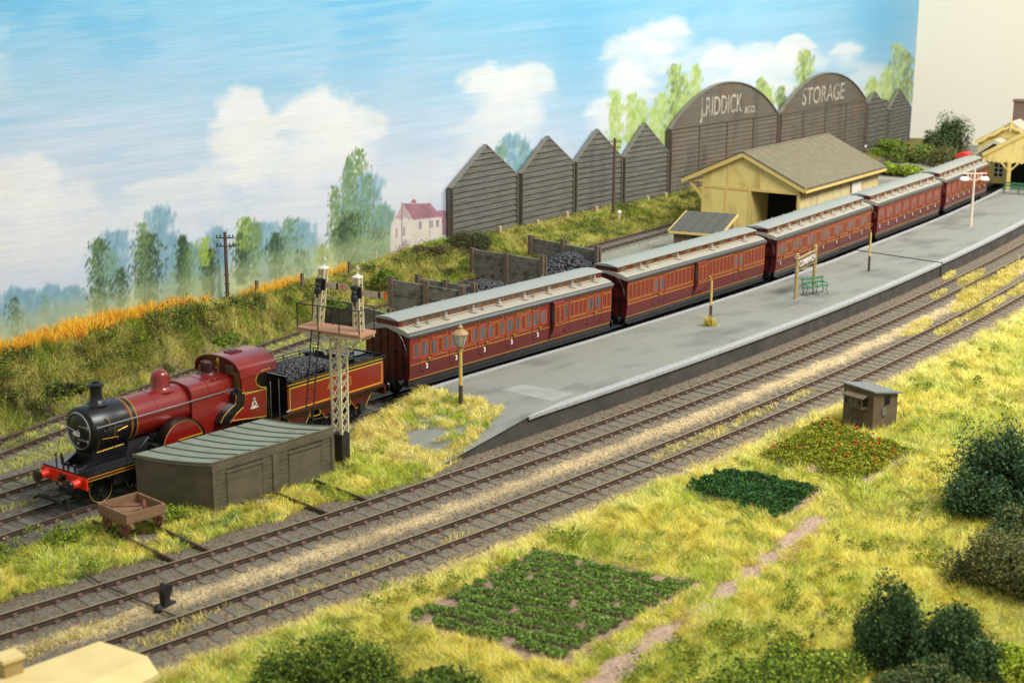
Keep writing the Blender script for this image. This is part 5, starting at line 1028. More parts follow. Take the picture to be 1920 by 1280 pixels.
# ------------------------------------------------------------------ warehouses along the backdrop
def lerp2(a, b, t): return np.array(a)*(1-t)+np.array(b)*t
def gable(pbl, pbr, pel, per, pap, arch=False, label='', base_z=None, text=None, boards=17, mt=BOARDM):
    """pixels: base left/right, eaves left/right, apex; stands just in front of the backdrop"""
    off = .42
    A = on_board(*pbl); B = on_board(*pbr); nrm = np.array([A[1]-B[1], B[0]-A[0]]); nrm /= np.linalg.norm(nrm); nrm = nrm if nrm[1] > 0 else -nrm
    a2 = A[:2]-nrm*off; b2 = B[:2]-nrm*off
    # re-hit on the front plane
    zA = hitp(*pbl, a2, b2); zB = hitp(*pbr, a2, b2); a3, b3 = zA[2][:2], zB[2][:2]; L = np.linalg.norm(b3-a3); u = (b3-a3)/L
    eL = hitp(*pel, a3, b3)[1]; eR = hitp(*per, a3, b3)[1]; ax_, az = hitp(*pap, a3, b3)[:2]; zb_ = min(zA[1], zB[1])-.5
    root = thing('storage_warehouse' if arch else 'timber_warehouse', label, 'warehouse', (a3[0], a3[1], 0), math.atan2(u[1], u[0]), 'gabled warehouses along the backdrop' if not arch else 'arched warehouses')
    eZ = (eL+eR)/2
    if arch:
        R_ = (L*L/4+(az-eZ)**2)/(2*(az-eZ)); cz = az-R_; top = [(L/2+R_*math.cos(t), cz+R_*math.sin(t)) for t in np.linspace(math.pi-math.asin(min(1, (eZ-cz)/R_)) if eZ > cz else math.pi, math.asin(min(1, (eZ-cz)/R_)), 30)]
        if eZ <= cz: top = [(0, eZ)]+top+[(L, eZ)]
    else: top = [(0, eL), (L/2 if abs(ax_-L/2) < .2*L else ax_, az), (L, eR)]; top[1] = (ax_, az)
    poly = [(0, zb_)]+top+[(L, zb_)]
    mb = MB(); mb.prism(poly, .02, .26); mb.build('wall', mt, root, 0)
    # weatherboards
    def span(z):
        xs = []
        for (x0, z0), (x1, z1) in zip(top[:-1], top[1:]):
            if (z0-z)*(z1-z) <= 0 and z0 != z1: xs.append(x0+(x1-x0)*(z-z0)/(z1-z0))
        lo, hi = (min(xs), max(xs)) if len(xs) > 1 else (0, L)
        if z <= eL: lo = 0
        if z <= eR: hi = L
        return max(0, lo), min(L, hi)
    mb = MB(); bh = (max(eL, eR)-zb_)/(boards*.66); z = zb_; rr = random.Random(int(L*1000)); bt = .09 if arch else .14
    ztop = az-.1 if not arch else eZ+.05
    while z < ztop:
        z1 = min(z+bh, ztop); l0, h0 = span(z+.02); l1, h1 = span(z1); j = rr.uniform(-.012, .012)
        if h1 > l1: mb.add([(l0, -bt+j, z), (h0, -bt-j, z), (h1, -.012, z1), (l1, -.012, z1), (l0, .02, z), (h0, .02, z)], [(0, 1, 2, 3), (0, 4, 5, 1)])
        z = z1
    mb.build('weatherboards', mt, root, 0)
    w = .17*(L/6)**.3
    for xx_, ee in ((w/2, eL), (L-w/2, eR)): mb = MB(); mb.bar((xx_, -.08, zb_), (xx_, -.08, ee), w*1.3, .1); mb.build('corner_post', TRIMM, root, 0)
    mb = MB()
    if arch:
        for k in range(1, 4): mb.bar((L*k/4, -.09, zb_), (L*k/4, -.09, eZ+.0), .12, .06)
        mb.bar((0, -.09, eZ+.0), (L, -.09, eZ+.0), .1, .06); mb.build('framing', TRIMM, root, 0)
    mb = MB()
    for (x0, z0), (x1, z1) in zip(top[:-1], top[1:]): 
        dq = np.array([x1-x0, z1-z0]); dq = dq/np.linalg.norm(dq)*(.05 if not arch else .01); mb.bar((x0-dq[0], .05, z0-dq[1]+.02), (x1+dq[0], .05, z1+dq[1]+.02), .32, .09, up=(0, 0, 1))
    mb.build('roof_edge', mat('grey_roof_edge', (104, 104, 94), .85, rgb2=(128, 126, 112), scale=2), root, 0)
    return root, L, eZ, az, (a3, b3)
gbs = [((845, 451), (968, 430), (844, 353), (974, 326), (911, 273), 'leftmost grey weatherboarded gable warehouse beside the painted house'),
       ((975, 429), (1073, 404), (974, 326), (1076, 304), (1027, 257), 'second grey weatherboarded gable from the left in the row'),
       ((1077, 403), (1163, 386), (1077, 304), (1164, 295), (1120, 244), 'third grey weatherboarded gable, with the telegraph pole in front'),
       ((1167, 385), (1249, 368), (1166, 295), (1251, 285), (1209, 232), 'fourth grey weatherboarded gable, just left of the arched warehouses')]
for pbl, pbr, pel, per, pap, lb in gbs: gable(pbl, pbr, pel, per, pap, False, lb)
r1, L1, e1, a1, pl1 = gable((1252, 367), (1453, 330), (1249, 245), (1456, 213), (1372, 154), True, 'dark arched warehouse lettered J.RIDDICK and CO on its curved gable', boards=26, mt=BOARDD)
r2, L2, e2, a2, pl2 = gable((1456, 329), (1617, 290), (1457, 212), (1619, 191), (1555, 137), True, 'dark arched warehouse lettered STORAGE on its curved gable', boards=26, mt=BOARDD)
gable((1620, 285), (1660, 274), (1620, 196), (1660, 208), (1640, 173), False, 'small grey gable just right of the arched STORAGE warehouse', boards=17)
gable((1661, 273), (1702, 262), (1661, 208), (1704, 200), (1686, 167), False, 'small grey gable at the right end of the painted backdrop', boards=17)
CHALK = two_noise(mat('faded_white_paint', (176, 168, 152), .85, var=.15, scale=3), (96, 84, 72), 1.1, .46, .66, (1, 1, 1), .75)
def gtext(root, pl, body, pc, size_px, width_px):
    x, z, _ = hitp(*pc, *pl); xa = hitp(pc[0]-width_px/2, pc[1], *pl)[0]; xb = hitp(pc[0]+width_px/2, pc[1], *pl)[0]; za = hitp(pc[0], pc[1]+size_px/2, *pl)[1]; zb_ = hitp(pc[0], pc[1]-size_px/2, *pl)[1]
    hcap = zb_-za; size = hcap/.72; W0 = xb-xa
    o = text_part(body, size, Matrix.Identity(4), CHALK, root, 'lettering', .01, 1, .01); xs = [v.co.x for v in o.data.vertices]; k = W0/(max(xs)-min(xs)); o.data.transform(face_y((xa+xb)/2, .012, z) @ Matrix.Diagonal((k, 1, .1, 1)))
gtext(r1, pl1, 'J.RIDDICK', (1353, 199), 36, 78); gtext(r1, pl1, '&CO.', (1407, 206), 13, 20); gtext(r2, pl2, 'STORAGE', (1544, 178), 32, 78)

# ------------------------------------------------------------------ goods shed
gzb = .1
GA = at(1298, 432, 0)[:2]; 
gl_ = at(1300, 432, .0); gr = at(1500, 445, 0.)
# front gable plane fixed by eave corners at z 4.2
ZE, ZR = 3.7, 5.9
eLf = at(1262, 340, ZE); eRf = at(1509, 356, ZE); eRb = at(1660, 314, ZE); apf = at(1382, 274, ZR); apb = at(1541, 243, ZR)
print('SHED', eLf, eRf, eRb, apf, apb)
fx = (eRf-eLf)[:2]; fw = np.linalg.norm(fx); fx /= fw
lx_ = (eRb-eRf)[:2]; ll = np.linalg.norm(lx_); print('fw', fw, 'len', ll, 'ang', math.degrees(math.atan2(fx[1], fx[0])), math.degrees(math.atan2(lx_[1], lx_[0])))
sh = thing('goods_shed', 'large yellow goods shed with brown pitched roof and a dark wagon doorway', 'shed', (eRf[0], eRf[1], 0), math.atan2(lx_[1], lx_[0]))
# local: x along length (away), y across to the far side; origin = front right eave corner
wv = (eLf-eRf)[:2]; ang = math.atan2(lx_[1], lx_[0]); c_, s_ = math.cos(-ang), math.sin(-ang)
wl2 = np.array([wv[0]*c_-wv[1]*s_, wv[0]*s_+wv[1]*c_]); WD = wl2[1]; print('shed local', wl2)
ov = .75; y0w, y1w = .45, WD-1.5; x0w = .25
zr_ = ZE+.18; ridge = WD/2; LS = ll
slope = (ZR-ZE)/ridge
roofz = lambda y: ZE+slope*(ridge-abs(y-ridge))
gp_ = [(y0w, -.1), (y0w, roofz(y0w)-.1), (ridge, ZR-.1), (y1w, roofz(y1w)-.1), (y1w, -.1)]
dy0, dy1, dz = y0w+.22, y0w+3.7, 3.25
mb = MB()   # front wall with door opening (pieces butt)
for P_ in ([(y0w, 0), (dy0, 0), (dy0, dz), (y0w, dz)], [(dy1, 0), (y1w, 0), (y1w, dz), (dy1, dz)], [(y0w, dz), (y1w, dz), (y1w, roofz(y1w)-.1), (ridge, ZR-.1), (y0w, roofz(y0w)-.1)]): mb.prism(P_, x0w, x0w+.2, plane='yz')
mb.build('front_wall', YEL, sh, 0)
mb = MB(); 
for y in (y0w+.06, dy1+.06, (dy1+y1w)/2, y1w-.06): mb.box(x0w-.05, x0w+.02, y-.09, y+.09, 0, dz+.02 if y < 1 else dz)
mb.box(x0w-.052, x0w+.02, y0w, y1w, dz, dz+.2); [mb.box(x0w-.05, x0w+.02, y-.08, y+.08, dz+.2, roofz(y)-.12) for y in (ridge-1.3, ridge+1.2, )]; mb.build('front_framing', YELT, sh, 0)
mb = MB(); mb.box(x0w+.2, LS-.3, y0w, y0w+.2, 0, roofz(y0w)-.12); mb.build('side_wall', PALEY, sh, 0)
mb = MB(); mb.box(x0w+.2, LS-.3, y1w-.2, y1w, 0, roofz(y1w)-.12); mb.prism(gp_, LS-.3, LS-.1, plane='yz'); mb.build('rear_wall', YEL, sh, 0)
mb = MB(); [mb.box(x, x+.12, y0w-.03, y0w+.01, 0, roofz(y0w)-.14) for x in np.linspace(x0w+.1, LS-.5, 6)]; mb.build('side_battens', PALEY, sh, 0)
mb = MB(); mb.box(x0w+.2, LS-.4, dy1+.0, dy1+.12, 0, dz); mb.build('inner_partition', YEL, sh, 0); mb = MB(); mb.box(3.2, 3.3, y0w+.2, dy1, 0, dz+.3); mb.build('interior_shade_panel', DARK, sh, 0)  # black panel added to stand for the shade inside the doorway
mb = MB()
for s in (0, 1):
    yE = -.05 if s == 0 else WD+.05; zE = ZE
    mb.add([(x, y, z+o) for x in (0, LS) for o in (0, .1) for y, z in ((yE, zE), (ridge, ZR))], [(0, 4, 5, 1), (2, 3, 7, 6), (0, 2, 6, 4), (0, 1, 3, 2), (4, 6, 7, 5)])
mb.build('roof', SHROOF, sh, 0)
mb = MB(); k = 0
for y_ in np.linspace(0.02, ridge*.98, 9)[1:-1]: pass
for x in np.linspace(.0, LS, 13)[1:-1]: mb.bar((x, 0, ZE+.105), (x, ridge, ZR+.105), .03, .02)
mb.tube([(-.02, ridge, ZR+.1), (LS, ridge, ZR+.1)], .07, 6); mb.build('roof_seams', SHROOF, sh, 0)
mb = MB(); mb.bar((-.06, -.05, ZE-.08), (-.06, ridge, ZR-.08), .1, .34); mb.bar((-.06, WD+.05, ZE-.08), (-.06, ridge, ZR-.08), .1, .34); mb.box(0, LS, -.1, -.04, ZE-.26, ZE); mb.build('bargeboards', YELT, sh, 0)
mb = MB(); mb.bar((-.07, -.06, ZE+.1), (-.07, ridge, ZR+.1), .16, .07); mb.bar((-.07, WD+.06, ZE+.1), (-.07, ridge, ZR+.1), .16, .07); mb.box(0, LS, -.14, -.03, ZE+.0, ZE+.07); mb.build('roof_rim', TRIMM, sh, 0)
mb = MB(); mb.bar((x0w, WD-.2, ZE+.1), (x0w, y1w-.05, ZE-1.2), .12, .16); mb.bar((x0w, WD, ZE+.0), (x0w, y1w, ZE+.0), .12, .14); mb.build('canopy_bracket', YELT, sh, 0)
mb = MB(); mb.box(LS*.62, LS*.62+1.9, y0w-.08, y0w-.03, 2.2, 3.1); nb_ = mb.build('notice_board', mat('dark_board_frame', (90, 80, 50), .7), sh, 0); mb = MB(); mb.box(LS*.62+.1, LS*.62+1.9, y0w-.1, y0w-.08, 2.28, 3.1); mb.build('white_poster', mat('white_poster', (222, 216, 200), .7, var=.05), nb_, 0)
# brick lean-to office
ba = at(1258, 433, 1.55); bb_ = at(1350, 440, 1.55); bc = at(1392, 401, 2.3); bd_ = at(1303, 396, 2.3)
print('LEAN', ba, bb_, bc, bd_)
ofx = (bb_-ba)[:2]; ofw = np.linalg.norm(ofx); ofx /= ofw; ofn = np.array([-ofx[1], ofx[0]]); dep = abs((bc-bb_)[:2]@ofn)
sgn = 1 if (bc-bb_)[:2]@ofn > 0 else -1
of = thing('brick_office', 'small brick office with dark lean-to roof and yellow fascia by the goods shed', 'shed', (ba[0], ba[1], 0), math.atan2(ofx[1], ofx[0]))
dep = min(dep, 3.6)*sgn
def obox(mb, x0, x1, y0, y1, z0, z1): mb.box(x0, x1, min(y0*sgn, y1*sgn), max(y0*sgn, y1*sgn), z0, z1)
dp = abs(dep)
mb = MB(); mb.prism([(.15*sgn, 0), (.15*sgn, 1.5), ((dp-.05)*sgn, 2.25), ((dp-.05)*sgn, 0)], .15, ofw-.15, plane='yz'); mb.build('brick_walls', BRICK, of, 0)
sk = (bc-bb_)[:2]@ofx*.0
mb = MB(); mb.add([(x, y*sgn, z) for x in (-.1, ofw+.1) for y, z in ((-.12, 1.52), (dp, 2.32), (dp, 2.4), (-.12, 1.6))], [(0, 4, 5, 1), (3, 2, 6, 7), (0, 3, 7, 4), (0, 1, 2, 3), (4, 7, 6, 5), (1, 5, 6, 2)]); rf2 = mb.build('roof', SLATE, of, 0)
mb = MB(); [mb.bar((x, -.1*sgn, 1.63), (x, dp*sgn, 2.43), .05, .04) for x in np.linspace(.6, ofw-.6, 4)]; mb.build('roof_rolls', SLATE, rf2, 0)
mb = MB(); obox(mb, -.1, ofw+.1, -.16, -.12, 1.42, 1.58); mb.bar((ofw+.13, -.12*sgn, 1.53), (ofw+.13, dp*sgn, 2.33), .06, .2); mb.bar((-.13, -.12*sgn, 1.53), (-.13, dp*sgn, 2.33), .06, .2); mb.build('fascia', YELT, of, 0)
mb = MB(); obox(mb, ofw*.45, ofw*.45+.8, .1, .14, .6, 1.25); mb.build('window', DARK, of, 0)

# ------------------------------------------------------------------ station building
zs = ZP
cb = at(1889, 357, zs); print('STN post', cb)
ang_s = math.atan2(.27, 1); stn = thing('station_building', 'yellow station building with scalloped canopy, brick chimney and sash window', 'station', (cb[0], cb[1], zs), ang_s)
# local frame: measure facing plane through the post running across the platform
pdir = np.array([math.sin(ang_s), -math.cos(ang_s)])     # across, towards the viewer's right
def SP(pts, dback=0., along=0.):
    p0 = cb[:2]-np.array([math.cos(ang_s), math.sin(ang_s)])*(-dback); out = []
    for x, y in pts: a, z, _ = hitp(x, y, p0, p0+pdir); out.append((-a, z-zs))   # local y, z
    return out
can = SP([(1844, 290), (1850, 301), (1920, 305), (1990, 309), (1990, 290), (1925, 249)])
print('canopy', can, 'upper', SP([(1830, 265), (1898, 232), (1966, 270)], 5), 'chim', SP([(1897, 235), (1897, 186), (1935, 186)], 9))
ytl, zl = can[0]; zap = can[5][1]; yap = can[5][0]; half = ytl-yap; zv = can[1][1]
mb = MB(); n = 18; yl, yr = ytl, yap-half; low_ = []
for k in range(n+1):
    y = yl+(yr-yl)*k/n; low_.append((y, zv)); 
    if k < n: low_.append((y+(yr-yl)/n/2, zv-.14))
mb.prism([(yl, zl)]+low_+[(yr, zl), (yap, zap)], -.05, .05, plane='yz'); mb.build('canopy_front', YEL, stn, 0)
mb = MB(); mb.bar((-.1, yl+.05, zl+.0), (-.1, yap, zap), .12, .3); mb.bar((-.1, yr-.05, zl), (-.1, yap, zap), .12, .3); mb.build('canopy_bargeboard', YELT, stn, 0)
CANL = 9.
CR = mat('pale_canopy_roof', (176, 172, 150), .8, var=.06, scale=2)
mb = MB()
for e_, sg in ((yl, 1), (yr, -1)): mb.add([(x, y, z) for x in (-.12, CANL) for y, z in ((e_+sg*.08, zl+.05), (yap, zap+.1), (yap, zap+.2), (e_+sg*.08, zl+.15))], [(0, 4, 5, 1), (3, 2, 6, 7), (0, 3, 7, 4), (0, 1, 2, 3), (4, 7, 6, 5)])
mb.build('canopy_roof', CR, stn, 0)
for x, y in ((.0, .0), (0, -3.2), (4.5, 0)):
    mb = MB(); mb.box(x-.13, x+.13, y-.13, y+.13, 0, zv+.1); mb.bar((x, y+.05, zv-.75), (x, y+.75, zv-.02), .1, .12); mb.bar((x, y-.05, zv-.75), (x, y-.75, zv-.02), .1, .12); mb.build('canopy_post', YELT, stn, 0)
# main block behind
up_ = SP([(1830, 265), (1898, 232)], 5.); yu, zu = up_[0]; ya, zaa = up_[1]; hf = abs(yu-ya)
mb = MB(); mb.prism([(yu-.2, 0), (yu-.2, zu), (ya, zaa), (ya-hf+.2, zu), (ya-hf+.2, 0)], 5., 16., plane='yz'); mb.build('main_walls', YEL, stn, 0)
mb = MB()
for sg in (1, -1): mb.add([(x, y, z) for x in (4.6, 16.2) for y, z in ((ya+sg*hf, zu-.05), (ya, zaa+.05), (ya, zaa+.2), (ya+sg*hf, zu+.1))], [(0, 4, 5, 1), (3, 2, 6, 7), (0, 3, 7, 4), (0, 1, 2, 3), (4, 7, 6, 5)])
mb.build('main_roof', CR, stn, 0)
mb = MB(); 
for sg in (1, -1):
    n = 8
    for k in range(n): a, b = k/n, (k+1)/n; mb.bar((4.55, ya+sg*hf*a, zaa+(zu-zaa)*a-.12-.08*math.sin(k*2.2)), (4.55, ya+sg*hf*b, zaa+(zu-zaa)*b-.12-.08*math.sin((k+1)*2.2)), .08, .24)
mb.bar((4.5, ya, zaa-.6), (4.5, ya, zaa+.6), .1, .1); mb.build('main_bargeboard', YELT, stn, 0)
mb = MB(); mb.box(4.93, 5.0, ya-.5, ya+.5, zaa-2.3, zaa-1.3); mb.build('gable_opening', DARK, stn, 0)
wy = SP([(1865, 306), (1881, 333)], 4.); (wy0, wz1), (wy1, wz0) = wy
mb = MB(); mb.box(4.0, 4.2, wy1-.45, wy0+.5, 0, zv+.3); mb.build('end_wall', YEL, stn, 0)
mb = MB(); mb.box(3.93, 4.0, wy1, wy0, wz0, wz1); sw = mb.build('sash_window', WHITE, stn, 0)
mb = MB(); hh_ = (wz1-wz0); ww = wy0-wy1
for r_ in range(3):
    for c2 in range(2): mb.box(3.915, 3.931, wy1+.07+c2*ww/2, wy1+ww/2-.03+c2*ww/2, wz0+.06+r_*hh_/3, wz0+hh_/3-.02+r_*hh_/3)
mb.build('pane', mat('dark_window', (50, 46, 34), .2), sw, 0)
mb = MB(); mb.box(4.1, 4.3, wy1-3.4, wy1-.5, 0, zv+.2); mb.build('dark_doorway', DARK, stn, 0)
chp = SP([(1897, 240), (1897, 187)], 8.); mb = MB(); y_, zc0 = chp[0]; mb.box(8, 9.2, y_-1.7, y_, zc0-2.5, chp[1][1]-.15); ch_ = mb.build('chimney', BRICK, stn, 0); mb = MB(); mb.box(7.9, 9.3, y_-1.8, y_+.1, chp[1][1]-.15, chp[1][1]+.0); mb.build('chimney_cap', BRICK, ch_, 0)
# small porch roof left of the canopy
mb = MB(); py = SP([(1828, 287), (1865, 262), (1905, 280)], 2.5); mb.prism([py[0], (py[0][0], py[0][1]-.25), (py[1][0], py[1][1]-.3), (py[2][0], py[2][1]-.25), py[2], py[1]], 2.3, 6, plane='yz'); mb.build('side_gable_roof', CR, stn, 0)

# ------------------------------------------------------------------ coal bins
def timber_wall(p0, p1, z0h, h0, h1, label, nposts=3, jag=0, seed=0):
    a, b = at(*p0, z0h)[:2], at(*p1, z0h)[:2]; d = b-a; L = np.linalg.norm(d); d /= L
    root = thing('timber_wall', label, 'wall', (a[0], a[1], 0), math.atan2(d[1], d[0]), 'coal bin walls'); r = random.Random(seed)
    mb = MB(); nb_ = 5
    for k in range(nb_):
        f = lambda t: (h0+(h1-h0)*t); za0, za1 = f(0)*k/nb_, f(0)*(k+1)/nb_-.015; zb0_, zb1 = f(1)*k/nb_, f(1)*(k+1)/nb_-.015; y = r.uniform(-.02, .02)
        l1 = L if k < nb_-1 or not jag else L*r.uniform(.75, 1)
        mb.add([(0, y-.08, za0), (l1, y-.08, zb0_), (l1, y+.08, zb0_), (0, y+.08, za0), (0, y-.08, za1), (l1, y-.08, zb1), (l1, y+.08, zb1), (0, y+.08, za1)], [(0, 3, 2, 1), (4, 5, 6, 7), (0, 1, 5, 4), (1, 2, 6, 5), (2, 3, 7, 6), (3, 0, 4, 7)])
    mb.build('boards', SLEEPW, root, 0)
    for k in range(nposts):
        x = L*k/(nposts-1); hh = h0+(h1-h0)*k/(nposts-1)+r.uniform(.1, .35); mb = MB(); mb.box(x-.13, x+.13, -.24, -.09, 0, hh); mb.box(x-.1, x+.1, .09, .2, 0, hh-.1); mb.build('post', POSTW, root, 0)
    return root
timber_wall((735, 595), (868, 606), 0, 2.1, 1.75, 'low sleeper built wall of the coal bins just right of the signal arms', 3, 0, 1)
timber_wall((786, 552), (890, 566), 0, .95, .9, 'short broken sleeper wall behind the first coal heap', 3, 1, 2)
timber_wall((888, 520), (1019, 542), 0, 1.75, 1.75, 'tall sleeper wall in the middle of the coal bins with a post at each end', 3, 0, 3)
timber_wall((997, 484), (1121, 506), 0, 1.35, 1.25, 'rearmost sleeper wall of the coal bins beside the yard', 3, 0, 4)
timber_wall((618, 610), (735, 632), 0, 1.5, 1.2, 'dark sleeper wall seen behind the signal deck railing', 3, 1, 5)
def heap(cx, cy, rx, ry, h, rz):
    def f(r, n):
        a = r.uniform(0, 2*math.pi, n); q = np.sqrt(r.random(n)); x = q*np.cos(a); y = q*np.sin(a); z = h*(1-q**1.6)+r.uniform(-.05, .06, n); c, s = math.cos(rz), math.sin(rz); X, Y = x*rx, y*ry
        return np.stack([cx+X*c-Y*s, cy+X*s+Y*c, np.maximum(z, 0)+.05], -1)
    return f
p = at(925, 545, .3); o = rocks('coal_heap', 1500, heap(p[0]-.8, p[1]+.4, 3.4, 1.7, .75, .2), .13, COALM, 4); tag(o, 'grey black heap of coal in front of the middle sleeper wall', 'coal', kind='stuff')
p = at(1062, 498, .3); o = rocks('coal_heap', 1500, heap(p[0], p[1], 3.2, 1.7, 1.0, .2), .14, COALM, 5); tag(o, 'larger heap of coal in the rear bin beside the yard', 'coal', kind='stuff')

# ------------------------------------------------------------------ telegraph poles, stumps, fence, odds
PB = mat('dark_creosoted_pole', (88, 70, 54), .8, var=.2, scale=4, bump=.2)
def tpole(b, t, zbase, label, r=.1, arms=2, rz=-.75):
    P, H = hgt(b, t, zbase); root = thing('telegraph_pole', label, 'telegraph pole', P, rz, 'telegraph poles'); mb = MB(); mb.tube([(0, 0, -.3), (0, 0, H)], [r, r*.8], 8); mb.build('pole', PB, root)
    for k in range(arms):
        z = H-.28-k*.42; mb = MB(); mb.box(-.46, .46, -.1, -.04, z-.03, z+.03); ar = mb.build('crossarm', PB, root, 0); mb = MB(); [mb.lathe([(.02, 0), (.035, .05), (.025, .12), (.01, .14)], (x, -.07, z+.03), 6) for x in (-.4, -.22, .22, .4)]; mb.build('insulators', MATT, ar)
    mb = MB(); [mb.box(-.14, .14, -.03, .03, H*q, H*q+.03) for q in (.18, .3, .42)]; mb.build('steps', PB, root, 0); return root
tpole((427.5, 574), (428.5, 435), float(zg(1.5, 20)), 'brown telegraph pole with two crossarms on the grassy bank at left', .1)
tpole((1150, 404), (1158, 259), .5, 'dark telegraph pole with two crossarms in front of the third gable', .13)
P, H = hgt((1609, 292), (1611, 196), .3); yl_ = thing('yard_lamp', 'dark thin pole with small white lamp in front of the STORAGE warehouse', 'lamp', P, 0); mb = MB(); mb.tube([(0, 0, 0), (0, 0, H)], .09, 6); mb.tube([(0, 0, H*.9), (.5, -.4, H*.8)], .03, 5); mb.box(-.3, .3, -.03, .03, H*.3, H*.34); mb.build('pole', PB, yl_); mb = MB(); mb.lathe([(.08, .2), (.14, .1), (.3, 0), (.28, -.16), (.1, -.2)], (.35, -.4, H*.2), 12); mb.tube([(.35, -.4, H*.22), (0, 0, H*.34)], .03, 5); mb.build('white_lamp', mat('white_enamel', (236, 232, 220), .3), yl_)
P, H = hgt((1812, 292), (1813, 250), 0.5); fp_ = thing('far_signal_post', 'thin pale post with short crossarm beyond the last coach', 'post', P, .2); mb = MB(); mb.tube([(0, 0, 0), (0, 0, H)], .08, 6); mb.box(-.9, .05, -.04, .04, H*.62, H*.67); mb.build('post', POSTW, fp_)
for k, (x, y, lb) in enumerate(((1161, 401, 'small white round knob beside the telegraph pole foot'),)):
    P = at(x, y, .9); mb = MB(); mb.lathe([(.03, -.5), (.05, -.1), (.14, 0), (.17, .12), (.1, .24), (.01, .28)], (0, 0, 0), 10); o = mb.build('white_marker', WHITE, None); o.location = tuple(P); tag(o, lb, 'marker')
for k, (x, y, lb) in enumerate(((703, 487, 'below the pink roofed house'), (937, 440, 'under the first gable'), (1008, 428, 'under the second gable'), (1063, 412, 'near the joint of second and third gable'), (1118, 402, 'left of the telegraph pole'), (1214, 382, 'under the fourth gable'), (1248, 375, 'where the gables meet the arched warehouse'))):
    s_p = at(x, y, .9); zz = float(zg(s_p[0], s_p[1])); s_p = at(x, y, zz+.1); mb = MB(); mb.box(-.11, .11, -.11, .11, -.2, .55); mb.add([(-.11, -.11, .55), (.11, -.11, .55), (.11, .11, .55), (-.11, .11, .55), (0, 0, .64)], [(0, 1, 4), (1, 2, 4), (2, 3, 4), (3, 0, 4)]); o = mb.build('fence_stump', CONC, None, 0); o.location = tuple(s_p); tag(o, 'pale concrete fence stump '+lb, 'stump', 'concrete fence stumps')
for (x, y, lb) in ((567, 538, 'dark wooden fence stake on the bank left of the signal'), (655, 515, 'thin wooden stake between the two signal posts'), (482, 552, 'short dark stake among orange corn')):
    q = at(x, y, 1.4); zz = float(zg(q[0], q[1])); q = at(x, y, zz+.2); mb = MB(); mb.box(-.07, .07, -.07, .07, -.5, .75); o = mb.build('fence_stake', POSTW, None, 0); o.location = tuple(q); tag(o, lb, 'stake')
# red vehicle roof behind last coach
P = at(1806, 312, 0); P[2] = 0; rv = thing('red_van', 'bright red van roof showing behind the last coach', 'van', (P[0], P[1], 0), .3); mb = MB()
prf = [(-1, .5), (-1, 2.3)]+[(-math.cos(t), 2.3+.5*math.sin(t)) for t in np.linspace(.2, math.pi-.2, 9)]+[(1, 2.3), (1, .5)]; mb.prism(prf, -1.6, 1.6, plane='yz'); mb.build('body', mat('bright_red_van', (206, 36, 34), .4), rv, 30); mb = MB(); mb.box(-1.62, -1.6, -.8, .8, 1.5, 2.1); mb.build('window', GLASS, rv, 0)
rv.scale = (.62, .6, .5)
for x in (-1, 1):
    for y in (-.9, .9): mb = MB(); mb.lathe([(.35, -.1), (.35, .1)], (x, y, .4), 14, axis='y'); mb.build('wheel', MATT, rv)
# platform joint is real gap; dark line cover
# thin white stand pipe at right
P, H = hgt((1912, 500), (1903, 472), 0); mb = MB(); q = at(1903, 472, H+.0); mb.tube([(0, 0, .1), (-.15, 0, .15), (-.2, .05, .9)], .035, 6); o = mb.build('bent_white_pipe', CREAM, None); o.location = tuple(at(1913, 503, 0)); tag(o, 'thin bent white pipe standing between the two tracks at far right', 'pipe')

# ------------------------------------------------------------------ small concrete hut on the lawn
q = [at(x, y, 0)[:2] for x, y in ((1560, 796), (1635, 808), (1680, 796))]; c0 = q[1]; ex = (q[2]-c0); wx = np.linalg.norm(ex); ex /= wx; en = np.array([-ex[1], ex[0]]); ew = abs((q[0]-c0)@en); sg_ = 1 if (q[0]-c0)@en > 0 else -1
print('hut2', q, wx, ew, sg_)
lm = thing('lamp_hut', 'small brown concrete hut with wire mesh bay on the lawn', 'hut', (c0[0], c0[1], 0), math.atan2(ex[1], ex[0]))
H2 = 1.72; HM2 = two_noise(mat('brown_render', (104, 90, 68), .95, var=.15, scale=5, bump=.6, bscale=40), (92, 76, 58), 2, .5, .7)
mb = MB(); mb.prism([(0, -.1), (wx, -.1), (wx, H2-.36), (0, H2-.09)], 0, ew); mb.build('walls', HM2, lm, 0)
mb = MB(); mb.add([(x, y, z) for x in (-.08, wx+.1) for y, z in ((-.1, H2-.1-(x > 0)*.28), (ew+.08, H2-.04-(x > 0)*.28), (ew+.08, H2+.02-(x > 0)*.28), (-.1, H2-.04-(x > 0)*.28))], [(0, 4, 5, 1), (3, 2, 6, 7), (0, 3, 7, 4), (0, 1, 2, 3), (4, 7, 6, 5), (1, 5, 6, 2)]); mb.build('roof', mat('slate_roof_edge', (118, 120, 118), .7, var=.1), lm, 0)
mb = MB(); mb.box(-.32, 0, .35, ew-.35, .95, 1.32); by = mb.build('mesh_bay', DARK, lm, 0)
mb = MB(); mb.add([(x, y, z) for y in (.25, ew-.25) for x, z in ((-.42, 1.36), (0.0, 1.46), (0.0, 1.42), (-.42, 1.31))], [(0, 4, 5, 1), (3, 2, 6, 7), (0, 3, 7, 4), (0, 1, 2, 3), (4, 7, 6, 5)]); mb.box(-.36, 0, .3, ew-.3, .88, .95); [mb.box(-.35, -.32, y-.03, y+.03, .95, 1.33) for y in (.35, ew/2, ew-.35)]; mb.build('bay_frame', HM2, by, 0)
mb = MB(); n = 12
